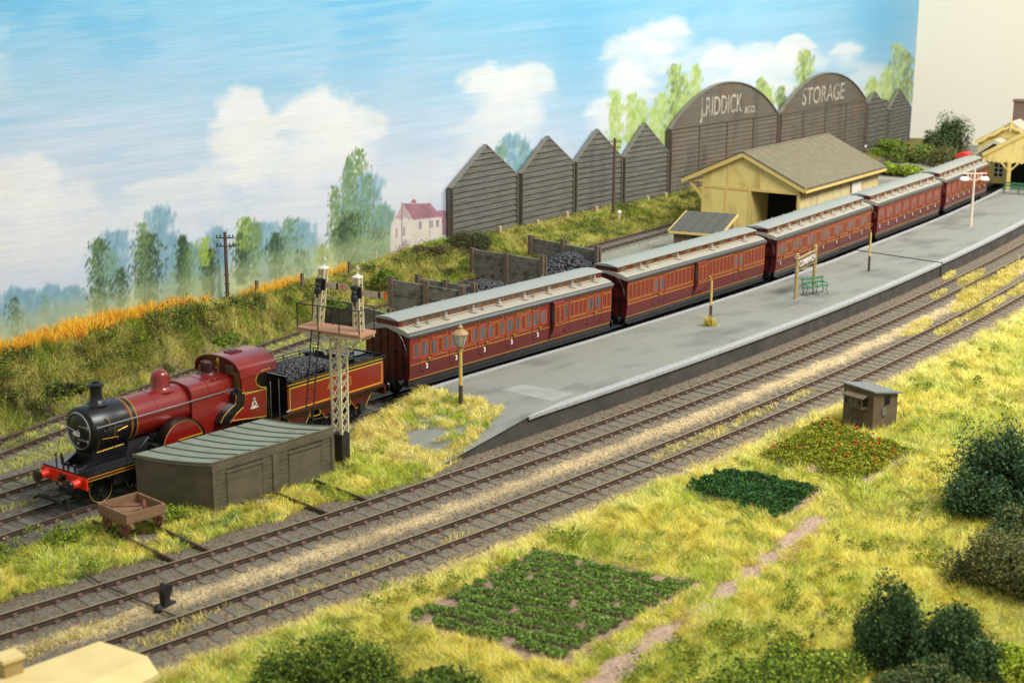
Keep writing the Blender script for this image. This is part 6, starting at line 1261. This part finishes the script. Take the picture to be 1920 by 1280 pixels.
for k in range(-4, 14):
    y = .35+(ew-.7)*k/12
    for sg in (-1, 1):
        y2 = y+sg*.37; a_, b_ = y, y2
        if min(a_, b_) > .33 and max(a_, b_) < ew-.33: mb.bar((-.335, a_, .95), (-.335, b_, 1.32), .018, .01)
mb.build('wire_mesh', mat('mesh_wire', (150, 140, 110), .6), by, 0)
mb = MB(); mb.box(wx*.45, wx*.45+.32, -.03, 0, 1.0, 1.35); mb.build('window', DARK, lm, 0)
mb = MB(); mb.box(wx*.35, wx*.35+.25, -.05, 0, .55, .85); mb.build('meter_box', mat('grey_box', (110, 112, 106), .6), lm, 0)

# ------------------------------------------------------------------ cream roofed building at lower left corner
c = [at(42, 1252, 2.6), at(187, 1201, 2.6), at(276, 1229, 2.6), at(298, 1262, 2.3), at(-60, 1292, 2.6), at(60, 1330, 2.6), at(90, 1370, 2.3)]
o0 = c[1]; nbd = thing('cream_roofed_building', 'cream flat roofed building with a square chimney in the bottom left corner', 'building', (o0[0], o0[1], 0))
CRM = two_noise(mat('cream_card_roof', (226, 206, 142), .75, var=.03, scale=2), (210, 188, 124), .8, .5, .8)
mb = MB(); A_, B_, C_, D_, E_, F_, G_ = [tuple(p-np.array([o0[0], o0[1], 0])) for p in c]
dn = lambda p, k: (p[0], p[1], p[2]-k)
mb.add([B_, C_, F_, E_], [(0, 1, 2, 3)]); mb.add([C_, D_, G_, F_], [(0, 1, 2, 3)]); mb.add([dn(B_, .14), dn(C_, .14), dn(F_, .14), dn(E_, .14), B_, C_, F_, E_, D_, dn(D_, .14), dn(G_, .14), G_], [(0, 1, 5, 4), (0, 4, 7, 3), (1, 9, 8, 5), (0, 3, 2, 1), (1, 2, 10, 9), (9, 10, 11, 8)]); mb.build('roof', CRM, nbd, 0)
mb = MB(); cc = np.array([B_, C_, D_, G_, F_, E_]).mean(0); inn = [tuple(np.array([p[0], p[1]])*.93+cc[:2]*.07) for p in (B_, D_, G_, E_)]; q4(mb, inn, -.2, 2.2); mb.build('walls', CREAM, nbd, 0)
mb = MB(); k0 = at(20, 1275, 2.4)-np.array([o0[0], o0[1], 0]); mb.box(k0[0]-.22, k0[0]+.22, k0[1]-.22, k0[1]+.22, 2.0, 2.95); ch2 = mb.build('chimney', mat('brown_cream', (176, 152, 98), .8, var=.1), nbd, 0); mb = MB(); mb.box(k0[0]-.27, k0[0]+.27, k0[1]-.27, k0[1]+.27, 2.95, 3.03); mb.build('chimney_cap', CRM, ch2, 0)

# ------------------------------------------------------------------ vegetation
LEAF = mat('foliage', (100, 110, 50), .85, attr='col', var=.0, spec=.15)
def leaf_mesh(name, P, size, pal, rng, flat=.5, parent=None, thin=1.):
    n = len(P); u = rng.normal(size=(n, 3)); u /= np.linalg.norm(u, axis=1)[:, None]; w = rng.normal(size=(n, 3)); w -= (w*u).sum(1)[:, None]*u; w /= np.linalg.norm(w, axis=1)[:, None]; w *= thin
    s = (size*rng.uniform(.6, 1.4, n))[:, None]; V = np.stack([P-u*s*.5-w*s*.35, P+u*s*.5-w*s*.3, P+u*s*.4+w*s*.4, P-u*s*.45+w*s*.35], 1).reshape(-1, 3)
    c = np.array([lin(p) for p in pal])[rng.integers(0, len(pal), n)]*rng.uniform(.75, 1.25, (n, 1)); F = np.arange(4*n).reshape(n, 4); return V, F, np.repeat(c, 4, 0)
def bush(label, name, c, R, pal, n=3500, size=.16, cat='bush', lumps=14, seed=0, stem=False, group=None, core=None):
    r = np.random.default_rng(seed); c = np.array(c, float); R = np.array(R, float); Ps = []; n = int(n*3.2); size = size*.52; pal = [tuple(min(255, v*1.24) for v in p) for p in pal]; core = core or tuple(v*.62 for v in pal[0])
    cen = r.normal(size=(lumps, 3)); cen /= np.linalg.norm(cen, axis=1)[:, None]; cen[:, 2] = np.abs(cen[:, 2])*.9; cen *= r.uniform(.3, .8, (lumps, 1))
    rad = r.uniform(.16, .42, lumps)*(1 if lumps < 20 else .85)
    for k in range(lumps):
        m_ = n//lumps; d = r.normal(size=(m_, 3)); d /= np.linalg.norm(d, axis=1)[:, None]; q = rad[k]*(.45+.7*r.random((m_, 1))); Ps.append(cen[k]+d*q)
    P = np.concatenate(Ps); P = P[P[:, 2] > -.12]; P = c+P*R
    root = thing(name, label, cat, c, 0, group); V, F, C_ = leaf_mesh('foliage', P-c, size, pal, r); o = fast_mesh('foliage', V, F, LEAF, C_); o.parent = root
    # twiggy core
    mb = MB()
    for k in range(lumps): e_ = cen[k]*R*.95; mb.tube([(0, 0, -.1), tuple(e_*.5+np.array([0, 0, .08])), tuple(e_)], [.05, .035, .012], 5)
    mb.build('stems', mat('twig', (84, 70, 50), .9), root)
    # inner leaves in a darkened colour, shade inside the bush painted in
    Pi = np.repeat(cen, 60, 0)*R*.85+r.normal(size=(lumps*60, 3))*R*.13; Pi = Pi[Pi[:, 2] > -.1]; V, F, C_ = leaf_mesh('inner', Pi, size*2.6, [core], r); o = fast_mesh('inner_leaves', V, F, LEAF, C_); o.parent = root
    return root
DKG = [(60, 80, 48), (50, 68, 42), (70, 90, 52), (80, 98, 62), (50, 84, 46)]; OLV = [(86, 92, 58), (74, 82, 56), (100, 104, 62), (120, 112, 60)]; MGR = [(104, 124, 42), (84, 110, 40), (122, 136, 50), (90, 104, 46)]; BRN = [(74, 66, 46), (88, 78, 52), (60, 58, 40), (90, 92, 54)]; YGN0 = [(166, 172, 58), (150, 162, 54)]; LGR = [(140, 156, 52), (110, 134, 44), (150, 160, 60)]
def gpt(x, y, z=0.): return at(x, y, z)
def B(label, px, R, pal, z=0., **k):
    p = gpt(*px, z); bush(label, 'bush', p, R, pal, **k)
B('big dark blue green bush at the right edge of the lawn', (1885, 960), (2.6, 2.4, 3.5), DKG+[(74, 98, 82)], n=16000, size=.12, lumps=40, seed=1)
B('olive grey tangled bush below the big dark one at right', (1890, 1095), (2.2, 2.1, 2.2), OLV+[(60, 66, 46)], n=10000, size=.1, lumps=26, seed=2)
B('dark green bush with pointed tops near the bottom right', (1675, 1245), (1.5, 1.5, 2.9), DKG, n=9000, size=.1, lumps=24, seed=3)
B('darker green bush in the bottom right corner, right of the pointed one', (1790, 1265), (1.5, 1.5, 2.5), DKG, n=8000, size=.1, lumps=24, seed=4)
B('low dark scrub at the bottom edge joining the two dark bushes', (1720, 1325), (2.9, 1.6, 1.3), DKG+OLV, n=9000, size=.1, lumps=26, seed=44)
B('small dark bush filling the gap between the big bush and the olive one at right', (1905, 1020), (1.7, 1.4, 1.6), DKG+OLV, n=7000, size=.11, lumps=20, seed=45)
B('bright green grassy bush in the bottom right corner of the lawn', (1905, 1260), (1.1, 1.0, .9), LGR+YGN0, n=4000, size=.1, lumps=18, seed=46)
B('low mid green bush at the bottom edge below the footpath', (1460, 1320), (4.3, 2.8, 1.25), MGR+LGR+DKG[:2], n=15000, size=.1, lumps=34, seed=5)
B('low green bush at the bottom edge left of the large vegetable bed', (590, 1310), (2.9, 1.7, 1.6), MGR+DKG[:2], n=11000, size=.1, lumps=34, seed=6)
B('very low green scrub at the bottom edge under the large vegetable bed', (790, 1325), (2.4, 1.5, 1.0), MGR+DKG[:2], n=8000, size=.1, lumps=26, seed=66)
B('bright green weed bush at the corner of the long hut behind the trolley', (325, 974), (.85, .55, .62), LGR+MGR, n=3000, size=.09, lumps=14, seed=7, z=.05)
B('small green tuft bush at the right corner of the long hut', (612, 922), (.45, .4, .4), MGR, n=700, size=.09, lumps=6, seed=8)
B('small green bush in the grass left of the trolley', (135, 1012), (1.0, .6, .32), LGR+MGR, n=2400, size=.08, lumps=14, seed=9)
def bz(x, y):
    q = at(x, y, 1.2)
    for _ in range(8): q = at(x, y, float(zg(q[0], q[1])))
    return float(q[2])
def BB(label, px, R, pal, **k): z = bz(*px); B(label, px, R, pal, z=z, **k)
BB('dark brown green shrub in front of the first gable warehouse', (872, 468), (2.5, 1.5, 1.5), BRN+DKG[:2], n=11200, size=.09, lumps=24, seed=11)
BB('sprawling brown shrub under the painted house', (800, 480), (1.6, 1.0, .8), BRN, n=4000, size=.09, lumps=18, seed=12)
BB('bright green bush on the bank below the telegraph pole at left', (352, 612), (1.0, .8, .75), MGR, n=4000, size=.09, lumps=18, seed=13)
BB('dark shrub on the bank at the left edge of the picture', (32, 700), (1.1, .9, .8), BRN+MGR, n=4000, size=.09, lumps=18, seed=14)
BB('small dark green bush behind the right hand signal arm', (722, 525), (.9, .7, .7), MGR, n=2880, size=.09, lumps=16, seed=15)
BB('mid green bush right of the signal near the coal bin walls', (880, 500), (1.1, .8, .6), MGR, n=2880, size=.09, lumps=16, seed=16)
BB('green bush on the bank above the cab of the locomotive', (425, 640), (.9, .6, .45), MGR, n=1920, size=.09, lumps=15, seed=17)
BB('olive shrub in the long grass above the smokebox', (120, 735), (1.0, .7, .5), BRN+MGR, n=2400, size=.09, lumps=16, seed=18)
BB('green bush in front of the third gable near the yard siding', (1118, 440), (1.4, .9, .6), OLV+MGR, n=2880, size=.09, lumps=16, seed=19)
BB('green bush low on the bank left of the coal bins', (620, 575), (1.2, .7, .55), MGR, n=2400, size=.09, lumps=16, seed=20)
for k, (x, y, R, pal, lb) in enumerate(((1672, 292, (3.2, 2.6, 2.0), MGR, 'green bush at the foot of the two small gables'), (1715, 300, (3.4, 2.6, 2.1), OLV+MGR, 'olive bush in the middle of the far hedge'), (1762, 305, (3.0, 2.4, 2.0), OLV+BRN, 'brownish bush at the right end of the far hedge'), (1690, 328, (2.6, 2.0, 1.1), LGR+MGR, 'yellow green low bush beside the goods shed roof'), (1655, 322, (2.2, 1.6, 1.0), LGR+MGR, 'light green bush partly behind the goods shed roof'))):
    B(lb, (x, y), R, pal, z=.2, n=3500, size=.2, lumps=12, seed=30+k)
P = at(1768, 290, .3); bush('tall dark rounded tree in front of the cream wall', 'tree', P, (3.0, 2.8, 4.6), DKG+BRN[:2], n=5000, size=.24, cat='tree', lumps=18, seed=40)
# grass tuft at post
def blades(name, S, T, Zb, L, W_, lean, pal, rng, label, cat, tri=False, zoff=0.):
    n = len(S); a = fbm(S*.9, T*.9, 201)*4*math.pi*1.6+rng.normal(0, .75, n); cl = fbm(S*2.2, T*2.2, 203); ln_ = L*rng.uniform(.5, 1.3, n)*(.65+.8*cl); le = np.clip(rng.normal(lean, .25, n)-(cl-.5)*.8, 0, 1.5)
    dxy = np.stack([np.cos(a), np.sin(a)], -1)
    tip = np.stack([S+dxy[:, 0]*np.sin(le)*ln_, T+dxy[:, 1]*np.sin(le)*ln_, Zb+np.cos(le)*ln_], -1); mid = np.stack([S+dxy[:, 0]*np.sin(le*.6)*ln_*.5, T+dxy[:, 1]*np.sin(le*.6)*ln_*.5, Zb+np.cos(le*.6)*ln_*.52], -1)
    b = rng.uniform(0, 2*math.pi, n); pw = np.stack([np.cos(b), np.sin(b), np.zeros(n)], -1)*(W_*rng.uniform(.6, 1.3, n))[:, None]; base = np.stack([S, T, Zb-.02+zoff*0], -1)
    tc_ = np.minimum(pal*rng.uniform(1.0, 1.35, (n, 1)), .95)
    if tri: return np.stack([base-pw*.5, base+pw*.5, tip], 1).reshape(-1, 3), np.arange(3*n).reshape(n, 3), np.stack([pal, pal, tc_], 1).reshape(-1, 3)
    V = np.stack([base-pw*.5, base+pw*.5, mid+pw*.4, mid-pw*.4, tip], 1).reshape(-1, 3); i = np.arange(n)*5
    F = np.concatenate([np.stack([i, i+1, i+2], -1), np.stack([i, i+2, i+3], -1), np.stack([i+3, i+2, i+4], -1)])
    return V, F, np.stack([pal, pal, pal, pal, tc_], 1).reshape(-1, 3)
GRM = mat('grass_blades', (180, 170, 60), .8, attr='col', spec=.15)
_nt = GRM.node_tree; _p = _nt.nodes['Principled BSDF']
def grass_obj(name, label, cat, parts):
    V = []; F = []; C_ = []; o = 0
    for v, f, c in parts: V.append(v); F.append(f+o); C_.append(c); o += len(v)
    ob = fast_mesh(name, np.concatenate(V), np.concatenate(F), GRM, np.concatenate(C_)); tag(ob, label, cat, kind='stuff'); return ob
def pal_pick(n, pal, rng, w=None, jit=.16):
    c = np.minimum(np.array([lin(p) for p in pal])*GB, .92); k = rng.choice(len(pal), n, p=w); return c[k]*rng.uniform(1-jit, 1+jit, (n, 1))
def scatter(s0, s1, t0, t1, dens, rng, keep):
    n = int((s1-s0)*(t1-t0)*dens); S = rng.uniform(s0, s1, n); T = rng.uniform(t0, t1, n)
    d = np.stack([S, T, np.zeros(n)], -1)-CP; z = d@AF; px = 960+FPX*(d@AR)/z; py = 640-FPX*(d@AU)/z
    inn = (px > -120) & (px < 2040) & (py < 1400); m_ = (px > -420) & (px < 2900) & (py > -50) & (py < 1750) & (inn | (rng.random(n) < .3)) & keep(S, T); return S[m_], T[m_]
rg = np.random.default_rng(12); GB = 1.38
YLW = [(202, 188, 80), (212, 198, 100), (190, 182, 68), (202, 176, 72), (178, 178, 68)]; YGN = [(166, 172, 58), (150, 162, 54), (180, 180, 66), (132, 150, 54)]; STRAW = [(226, 206, 130), (232, 214, 148), (212, 190, 104)]; DGN = [(96, 124, 44), (112, 136, 46), (80, 108, 42)]
def lawn_keep(S, T):
    n1 = fbm(S*1.3, T*1.3, 61); k = T < tB(S)-1.75+(n1-.5)*1.1
    for b in (BED1, BED2, BED3): k &= ~inpoly(S, T, b); k &= polydist(S, T, b+[b[0]]) > .12+(n1-.5)*.5
    k &= ~inpoly(S, T, HUT2); k &= polydist(S, T, PATHL) > .36+(n1-.5)*1.0-.14*(fbm(S*.5, T*.5, 66) > .6)
    return k
def lawn_cols(S, T, rng):
    n = len(S); a = fbm(S*.35, T*.35, 71); b = fbm(S*1.1, T*1.1, 72); near = np.clip((tB(S)-1.5-T)/2.2, 0, 1)
    right = np.clip((S-4)/14, 0, 1)
    pg = np.clip((a-.42)*3.6+(b-.5)*1.8+right*.3-(1-near)*.5, 0, 1); r = rng.random(n); c = pal_pick(n, YLW, rng)
    g = r < pg; c[g] = pal_pick(g.sum(), YGN, rng); st = rng.random(n) < .16+.5*(1-near)*(1-pg*.6)+.12*right; c[st] = pal_pick(st.sum(), STRAW, rng)
    d = (fbm(S*1.6, T*1.6, 75) > .66) & (rng.random(n) < .55); c[d] = pal_pick(d.sum(), DGN, rng); return c
parts = []
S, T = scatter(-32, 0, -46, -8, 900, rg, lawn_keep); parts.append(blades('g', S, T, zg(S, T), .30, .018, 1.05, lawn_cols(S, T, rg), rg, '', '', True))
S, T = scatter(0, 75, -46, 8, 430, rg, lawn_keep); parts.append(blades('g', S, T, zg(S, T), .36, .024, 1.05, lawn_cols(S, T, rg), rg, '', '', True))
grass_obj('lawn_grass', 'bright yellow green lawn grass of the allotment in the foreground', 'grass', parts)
# ramp end, hut surroundings, track patches
RAMP = PXP([(650, 870), (655, 792), (700, 765), (745, 750), (800, 752), (900, 775), (950, 795), (925, 815), (835, 872), (780, 895), (640, 935), (600, 925)], .3)
def zr2(S, T):
    inp = (T > pN(S)+.0) & (T < pF(S)+.1) & (S > -7.4); return np.where(inp, zramp(S), zg(S, T))
def k_ramp(S, T):
    n1 = fbm(S*1.5, T*1.5, 81)
    return inpoly(S, T, RAMP) & (polydist(S, T, RAMP+[RAMP[0]]) > (n1-.35)*.5) & ~(inpoly(S, T, PATCH) & (n1 < .58)) & (np.abs(T-tC(S)) > 1.35)
parts = []; S, T = scatter(-13, 2, -4, 4, 560, rg, k_ramp); c = pal_pick(len(S), STRAW+YLW[:2]+[(206, 184, 92), (196, 178, 84)], rg); g = fbm(S*.9, T*.9, 83) > .58; c[g] = pal_pick(g.sum(), YGN, rg); parts.append(blades('g', S, T, zr2(S, T), .32, .016, .98, c, rg, '', ''))
hpoly = [tuple(p) for p in hc]
def k_mid(S, T):
    n1 = fbm(S*.9, T*.9, 91); k = (T > tA(S)+1.75+(n1-.5)*.9) & (T < tC(S)-1.75-(n1-.5)*.8) & (S < -7.5) & ~inpoly(S, T, hpoly)
    k &= ~((np.abs(S+19.05) < .1) | (np.abs(S+17.8) < .1)) | (T > -1.5) | (T < -4.3)
    return k & (fbm(S*.7, T*.7, 92) > .30)
S, T = scatter(-30, -7.5, -4, 3, 600, rg, k_mid); c = pal_pick(len(S), YLW, rg); g = fbm(S*.8, T*.8, 93) > .5; c[g] = pal_pick(g.sum(), YGN, rg); g = fbm(S*1.3, T*1.3, 94) > .66; c[g] = pal_pick(g.sum(), DGN, rg); st = rg.random(len(S)) < .15; c[st] = pal_pick(st.sum(), STRAW, rg); parts.append(blades('g', S, T, zg(S, T), .32, .017, .98, c, rg, '', ''))
grass_obj('verge_grass', 'straw yellow grass on the platform ramp and around the hut and trolley', 'grass', parts)
# patches between rails
PT = [(1779, 519, 14, 6), (1760, 553, 16, 6), (1820, 522, 26, 10), (1838, 545, 42, 20), (1880, 528, 30, 10), (1720, 616, 30, 12), (1812, 570, 30, 13), (1779, 616, 28, 11), (1838, 586, 30, 12), (1872, 567, 18, 6), (1915, 542, 26, 12), (1900, 505, 30, 10),
      (1340, 815, 55, 10), (1255, 850, 36, 8), (1420, 778, 40, 8), (1500, 745, 30, 6), (330, 1185, 60, 14), (80, 1215, 110, 14), (200, 1180, 60, 9), (60, 1230, 90, 10), (300, 1200, 60, 10), (400, 1150, 40, 7), (560, 1120, 60, 8), (700, 1070, 60, 8), (860, 1010, 40, 6), (470, 1160, 40, 8)]
parts = []
for x, y, rx, ry in PT:
    c0 = at(x, y, 0); ax1 = at(x+rx, y-rx*.4, 0)-c0; ax2 = at(x, y-ry, 0)-c0; areaq = math.pi*np.linalg.norm(ax1[:2])*np.linalg.norm(ax2[:2])*.9; n = int(areaq*(150 if x > 1560 else 110)); a = rg.uniform(0, 2*math.pi, n); q = np.sqrt(rg.random(n))
    S = c0[0]+ax1[0]*q*np.cos(a)+ax2[0]*q*np.sin(a); T = c0[1]+ax1[1]*q*np.cos(a)+ax2[1]*q*np.sin(a)
    ok = np.ones(n, bool)
    for tf in (tA, tB):
        for sg in (-1, 1): ok &= np.abs(T-tf(S)-sg*.6285) > .12
    S, T = S[ok], T[ok]; pal = [(186, 174, 92), (198, 186, 112), (172, 166, 82), (196, 176, 92)]; parts.append(blades('g', S, T, 0*S+.05, .2, .02, .9, pal_pick(len(S), pal, rg), rg, '', ''))
grass_obj('track_grass', 'yellow grass tufts growing between the rails of the front tracks', 'grass', parts)
# green grass between rear tracks
def k_rear(S, T):
    n1 = fbm(S*1.1, T*1.1, 101); a = np.minimum(np.abs(T-tD(S)), np.abs(T-tC(S))) > 1.55; b = np.abs(T-tD(S)) < .5; e_ = np.abs(T-tE(S))
    z = (T > tC(S)+1.2) & (T < tE(S)+1.5) & (S < 14); ok = (a & (e_ > 1.2)) | (b & (n1 > .45)) | ((e_ < .5) & (n1 > .42)); return z & ok & (n1 > .36)
S, T = scatter(-30, 14, 0, 22, 300, rg, k_rear); c = pal_pick(len(S), [(170, 172, 80), (158, 164, 70), (190, 182, 88), (140, 152, 62)], rg); grass_obj('siding_grass', 'short green grass between the sidings behind the locomotive', 'grass', [blades('g', S, T, zg(S, T), .24, .018, 1.0, c, rg, '', '')])
# bank
def k_bank(S, T): n1 = fbm(S, T, 111); return (T > tE(S)+1.25+(n1-.5)*.8) & (T < tBoard(S)-.15) & ((S < 60))
S, T = scatter(-30, 60, 2, 36, 650, rg, k_bank); n = len(S)
c = pal_pick(n, [(160, 152, 74), (142, 142, 64), (180, 168, 92), (128, 134, 56), (176, 162, 96)], rg, jit=.22); g = (fbm(S*.7, T*.7, 113)+rg.normal(0, .05, n)) > .56; c[g] = pal_pick(g.sum(), [(118, 134, 46), (98, 116, 42), (144, 152, 54)], rg, jit=.25); g = (fbm(S*.9, T*.9, 115)+rg.normal(0, .04, n)) > .68; c[g] = pal_pick(g.sum(), [(74, 82, 40), (64, 72, 36), (90, 84, 46)], rg, jit=.25); g = (fbm(S*.8, T*.8, 117)+rg.normal(0, .04, n)) > .66; c[g] = pal_pick(g.sum(), [(172, 166, 84), (184, 172, 98)], rg)
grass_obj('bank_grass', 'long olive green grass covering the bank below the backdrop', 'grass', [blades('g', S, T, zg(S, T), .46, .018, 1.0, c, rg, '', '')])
# orange corn strip
def k_corn(S, T):
    w = np.interp(S, [-40, -14, -9, -6, -2, -.5, 1, 3, 5, 7], [1.5, 1.1, 1.3, 1.0, .35, .05, .2, .9, .6, .0]); w = np.where((S > 8.0) & (S < 10.5), .5, w); return (T > tBoard(S)-w*(.7+.6*fbm(S*1.5, T, 121))) & (T < tBoard(S)-.12)
S, T = scatter(-32, 12, 8, 26, 520, rg, k_corn); c = pal_pick(len(S), [(242, 172, 52), (234, 152, 42), (248, 188, 74), (220, 138, 44)], rg); grass_obj('orange_corn', 'strip of bright orange corn along the foot of the painted backdrop', 'corn', [blades('g', S, T, zg(S, T), .62, .026, .4, c, rg, '', '')])
# tuft at post foot
q = at(1332, 610, ZP); n = 260; S = q[0]+rg.normal(0, .16, n); T = q[1]+rg.normal(0, .16, n); c = pal_pick(n, [(176, 160, 74), (146, 146, 60), (196, 176, 96)], rg); o = grass_obj('grass_tuft', 'tuft of long grass at the foot of the mustard platform post', 'grass', [blades('g', S, T, 0*S+ZP, .5, .026, .6, c, rg, '', '')])
# scattered leafy weeds
n = 500; P_ = []
for x, y, s, k in ((100, 1005, .5, 260), (10, 1045, .4, 160), (150, 1000, .4, 120), (730, 1125, .35, 50), (800, 1105, .35, 60), (850, 1085, .2, 30), (1065, 1012, .3, 120), (1180, 1052, .15, 30), (1290, 1055, .1, 16), (715, 1130, .2, 40), (1840, 715, .4, 60), (1790, 690, .3, 60), (1660, 850, .2, 20), (1380, 1200, .5, 60), (1560, 1080, .4, 60), (1620, 1130, .3, 50), (1800, 800, .5, 80), (1500, 1150, .4, 50), (245, 640, .5, 80), (1860, 660, .4, 60), (360, 970, .4, 100), (160, 1065, .2, 60), (1300, 1230, .6, 160), (1350, 1190, .5, 120), (1480, 1190, .7, 200), (1560, 1170, .6, 160), (1250, 1265, .5, 120), (1500, 1120, .4, 80), (1620, 1030, .5, 90), (1720, 960, .6, 120), (1740, 1040, .5, 120), (1760, 880, .4, 80), (1850, 760, .5, 90), (1730, 730, .4, 60)):
    q = at(x, y, .15) if y > 660 or x > 500 else at(x, y, bz(x, y)+.3); 
    nc = max(2, int(k/14)); cs_ = rg.normal(size=(nc, 3))*np.array([s, s, 0]); k *= 4; P_.append(q+cs_[rg.integers(0, nc, k)]+rg.normal(size=(k, 3))*np.array([.11, .11, .06])+np.array([0, 0, .08]))
P_ = np.concatenate(P_); P_[:, 2] += .06; V, F, C_ = leaf_mesh('w', P_, .05, MGR+LGR+YGN[:1], rg); o = fast_mesh('weeds', V, F, LEAF, C_); tag(o, 'small dark green weed clumps dotted through the yellow grass', 'weeds', kind='stuff')
# bramble and scrub clumps over the bank
rb_ = np.random.default_rng(31); Pb = []
for k in range(420):
    S_ = rb_.uniform(-24, 58); u = rb_.random(); te = float(tE(S_))+1.9; tb = float(tBoard(S_))-.6
    if tb-te < .6: continue
    T_ = te+(tb-te)*u
    if float(fbm(np.array([S_*.35]), np.array([T_*.35]), 141)[0]) < .47: continue
    m_ = int(rb_.uniform(60, 220)); r0_ = rb_.uniform(.18, .5); d = rb_.normal(size=(m_, 3))*np.array([r0_, r0_, r0_*.42]); d[:, 2] = np.abs(d[:, 2]); Pb.append(d+np.array([S_, T_, float(zg(S_, T_))+.12]))
Pb = np.concatenate(Pb); V, F, C_ = leaf_mesh('scrub', Pb, .075, MGR+OLV+LGR[:1]+BRN[:1], rb_); o = fast_mesh('bank_scrub', V, F, LEAF, C_); tag(o, 'low dark green brambles and scrub scattered over the grassy bank', 'scrub', kind='stuff')
# vegetable beds
def bed(corners, label, rows, pal, size, h, seed, flowers=None, gap=.55, dens=240):
    r = np.random.default_rng(seed); a, b, c_, d_ = [np.array(p) for p in corners]    # a-b is the row direction
    root = thing('vegetable_bed', label, 'vegetable bed', (a[0], a[1], 0)); o0 = np.array([a[0], a[1], 0])
    for k in range(rows):
        t = (k+.5)/rows; p0, p1 = a*(1-t)+d_*t, b*(1-t)+c_*t; L = np.linalg.norm(p1-p0); wd = np.linalg.norm(d_-a)/rows; n = int(L*dens*gap); u = r.random(n)
        m_ = vnoise(u*L*1.8+k*7, u*0+k*3.3, seed) > (.2 if gap < .8 else .06); u = u[m_]; n = len(u); off = r.normal(0, .22, n)*wd*gap*2; wv_ = (fbm(u*4, u*0+k, seed+3)-.5)*.3
        dd = (p1-p0)/L; nn_ = np.array([-dd[1], dd[0]]); P = p0+np.outer(u*L, dd)+np.outer(off+wv_, nn_); hz = h*(.35+.65*vnoise(u*L*3+k*5, off*2+9, seed+9))*np.clip(1-(off/(wd*.6))**2, .15, 1)*r.uniform(.5, 1.1, n)
        P3 = np.stack([P[:, 0], P[:, 1], zg(P[:, 0], P[:, 1])+.03+hz], -1)-o0; V, F, C_ = leaf_mesh('r', P3, size, pal, r); ob = fast_mesh('crop_row', V, F, LEAF, C_); ob.parent = root
    if flowers:
        n = flowers; u = r.random((n, 2)); P = (a*(1-u[:, :1])+b*u[:, :1])*(1-u[:, 1:])+(d_*(1-u[:, :1])+c_*u[:, :1])*u[:, 1:]; P3 = np.stack([P[:, 0], P[:, 1], zg(P[:, 0], P[:, 1])+h*.95], -1)-o0; 
        for p3 in P3:
            V, F, C_ = leaf_mesh('f', r.normal(0, .035, (5, 3)), .07, [(206, 84, 40), (196, 60, 36)], r); ob = fast_mesh('red_flower', V, F, LEAF, C_); ob.parent = root; ob.location = tuple(p3)
bed(BED1, 'large vegetable bed with rows of green leaves over brown earth', 11, [(122, 150, 64), (104, 134, 56), (142, 168, 80), (112, 142, 76)], .052, .26, 1, gap=.4, dens=2200)
bed(BED2, 'small dense dark green vegetable bed, smallest of the three', 4, [(66, 108, 50), (54, 92, 46), (80, 124, 58), (60, 84, 60)], .065, .42, 2, gap=1., dens=1300)
bed(BED3, 'olive green flower bed dotted with red blooms by the small brown hut', 6, [(152, 156, 46), (128, 138, 42), (172, 168, 54), (112, 126, 42)], .068, .42, 3, flowers=38, gap=.95, dens=950)
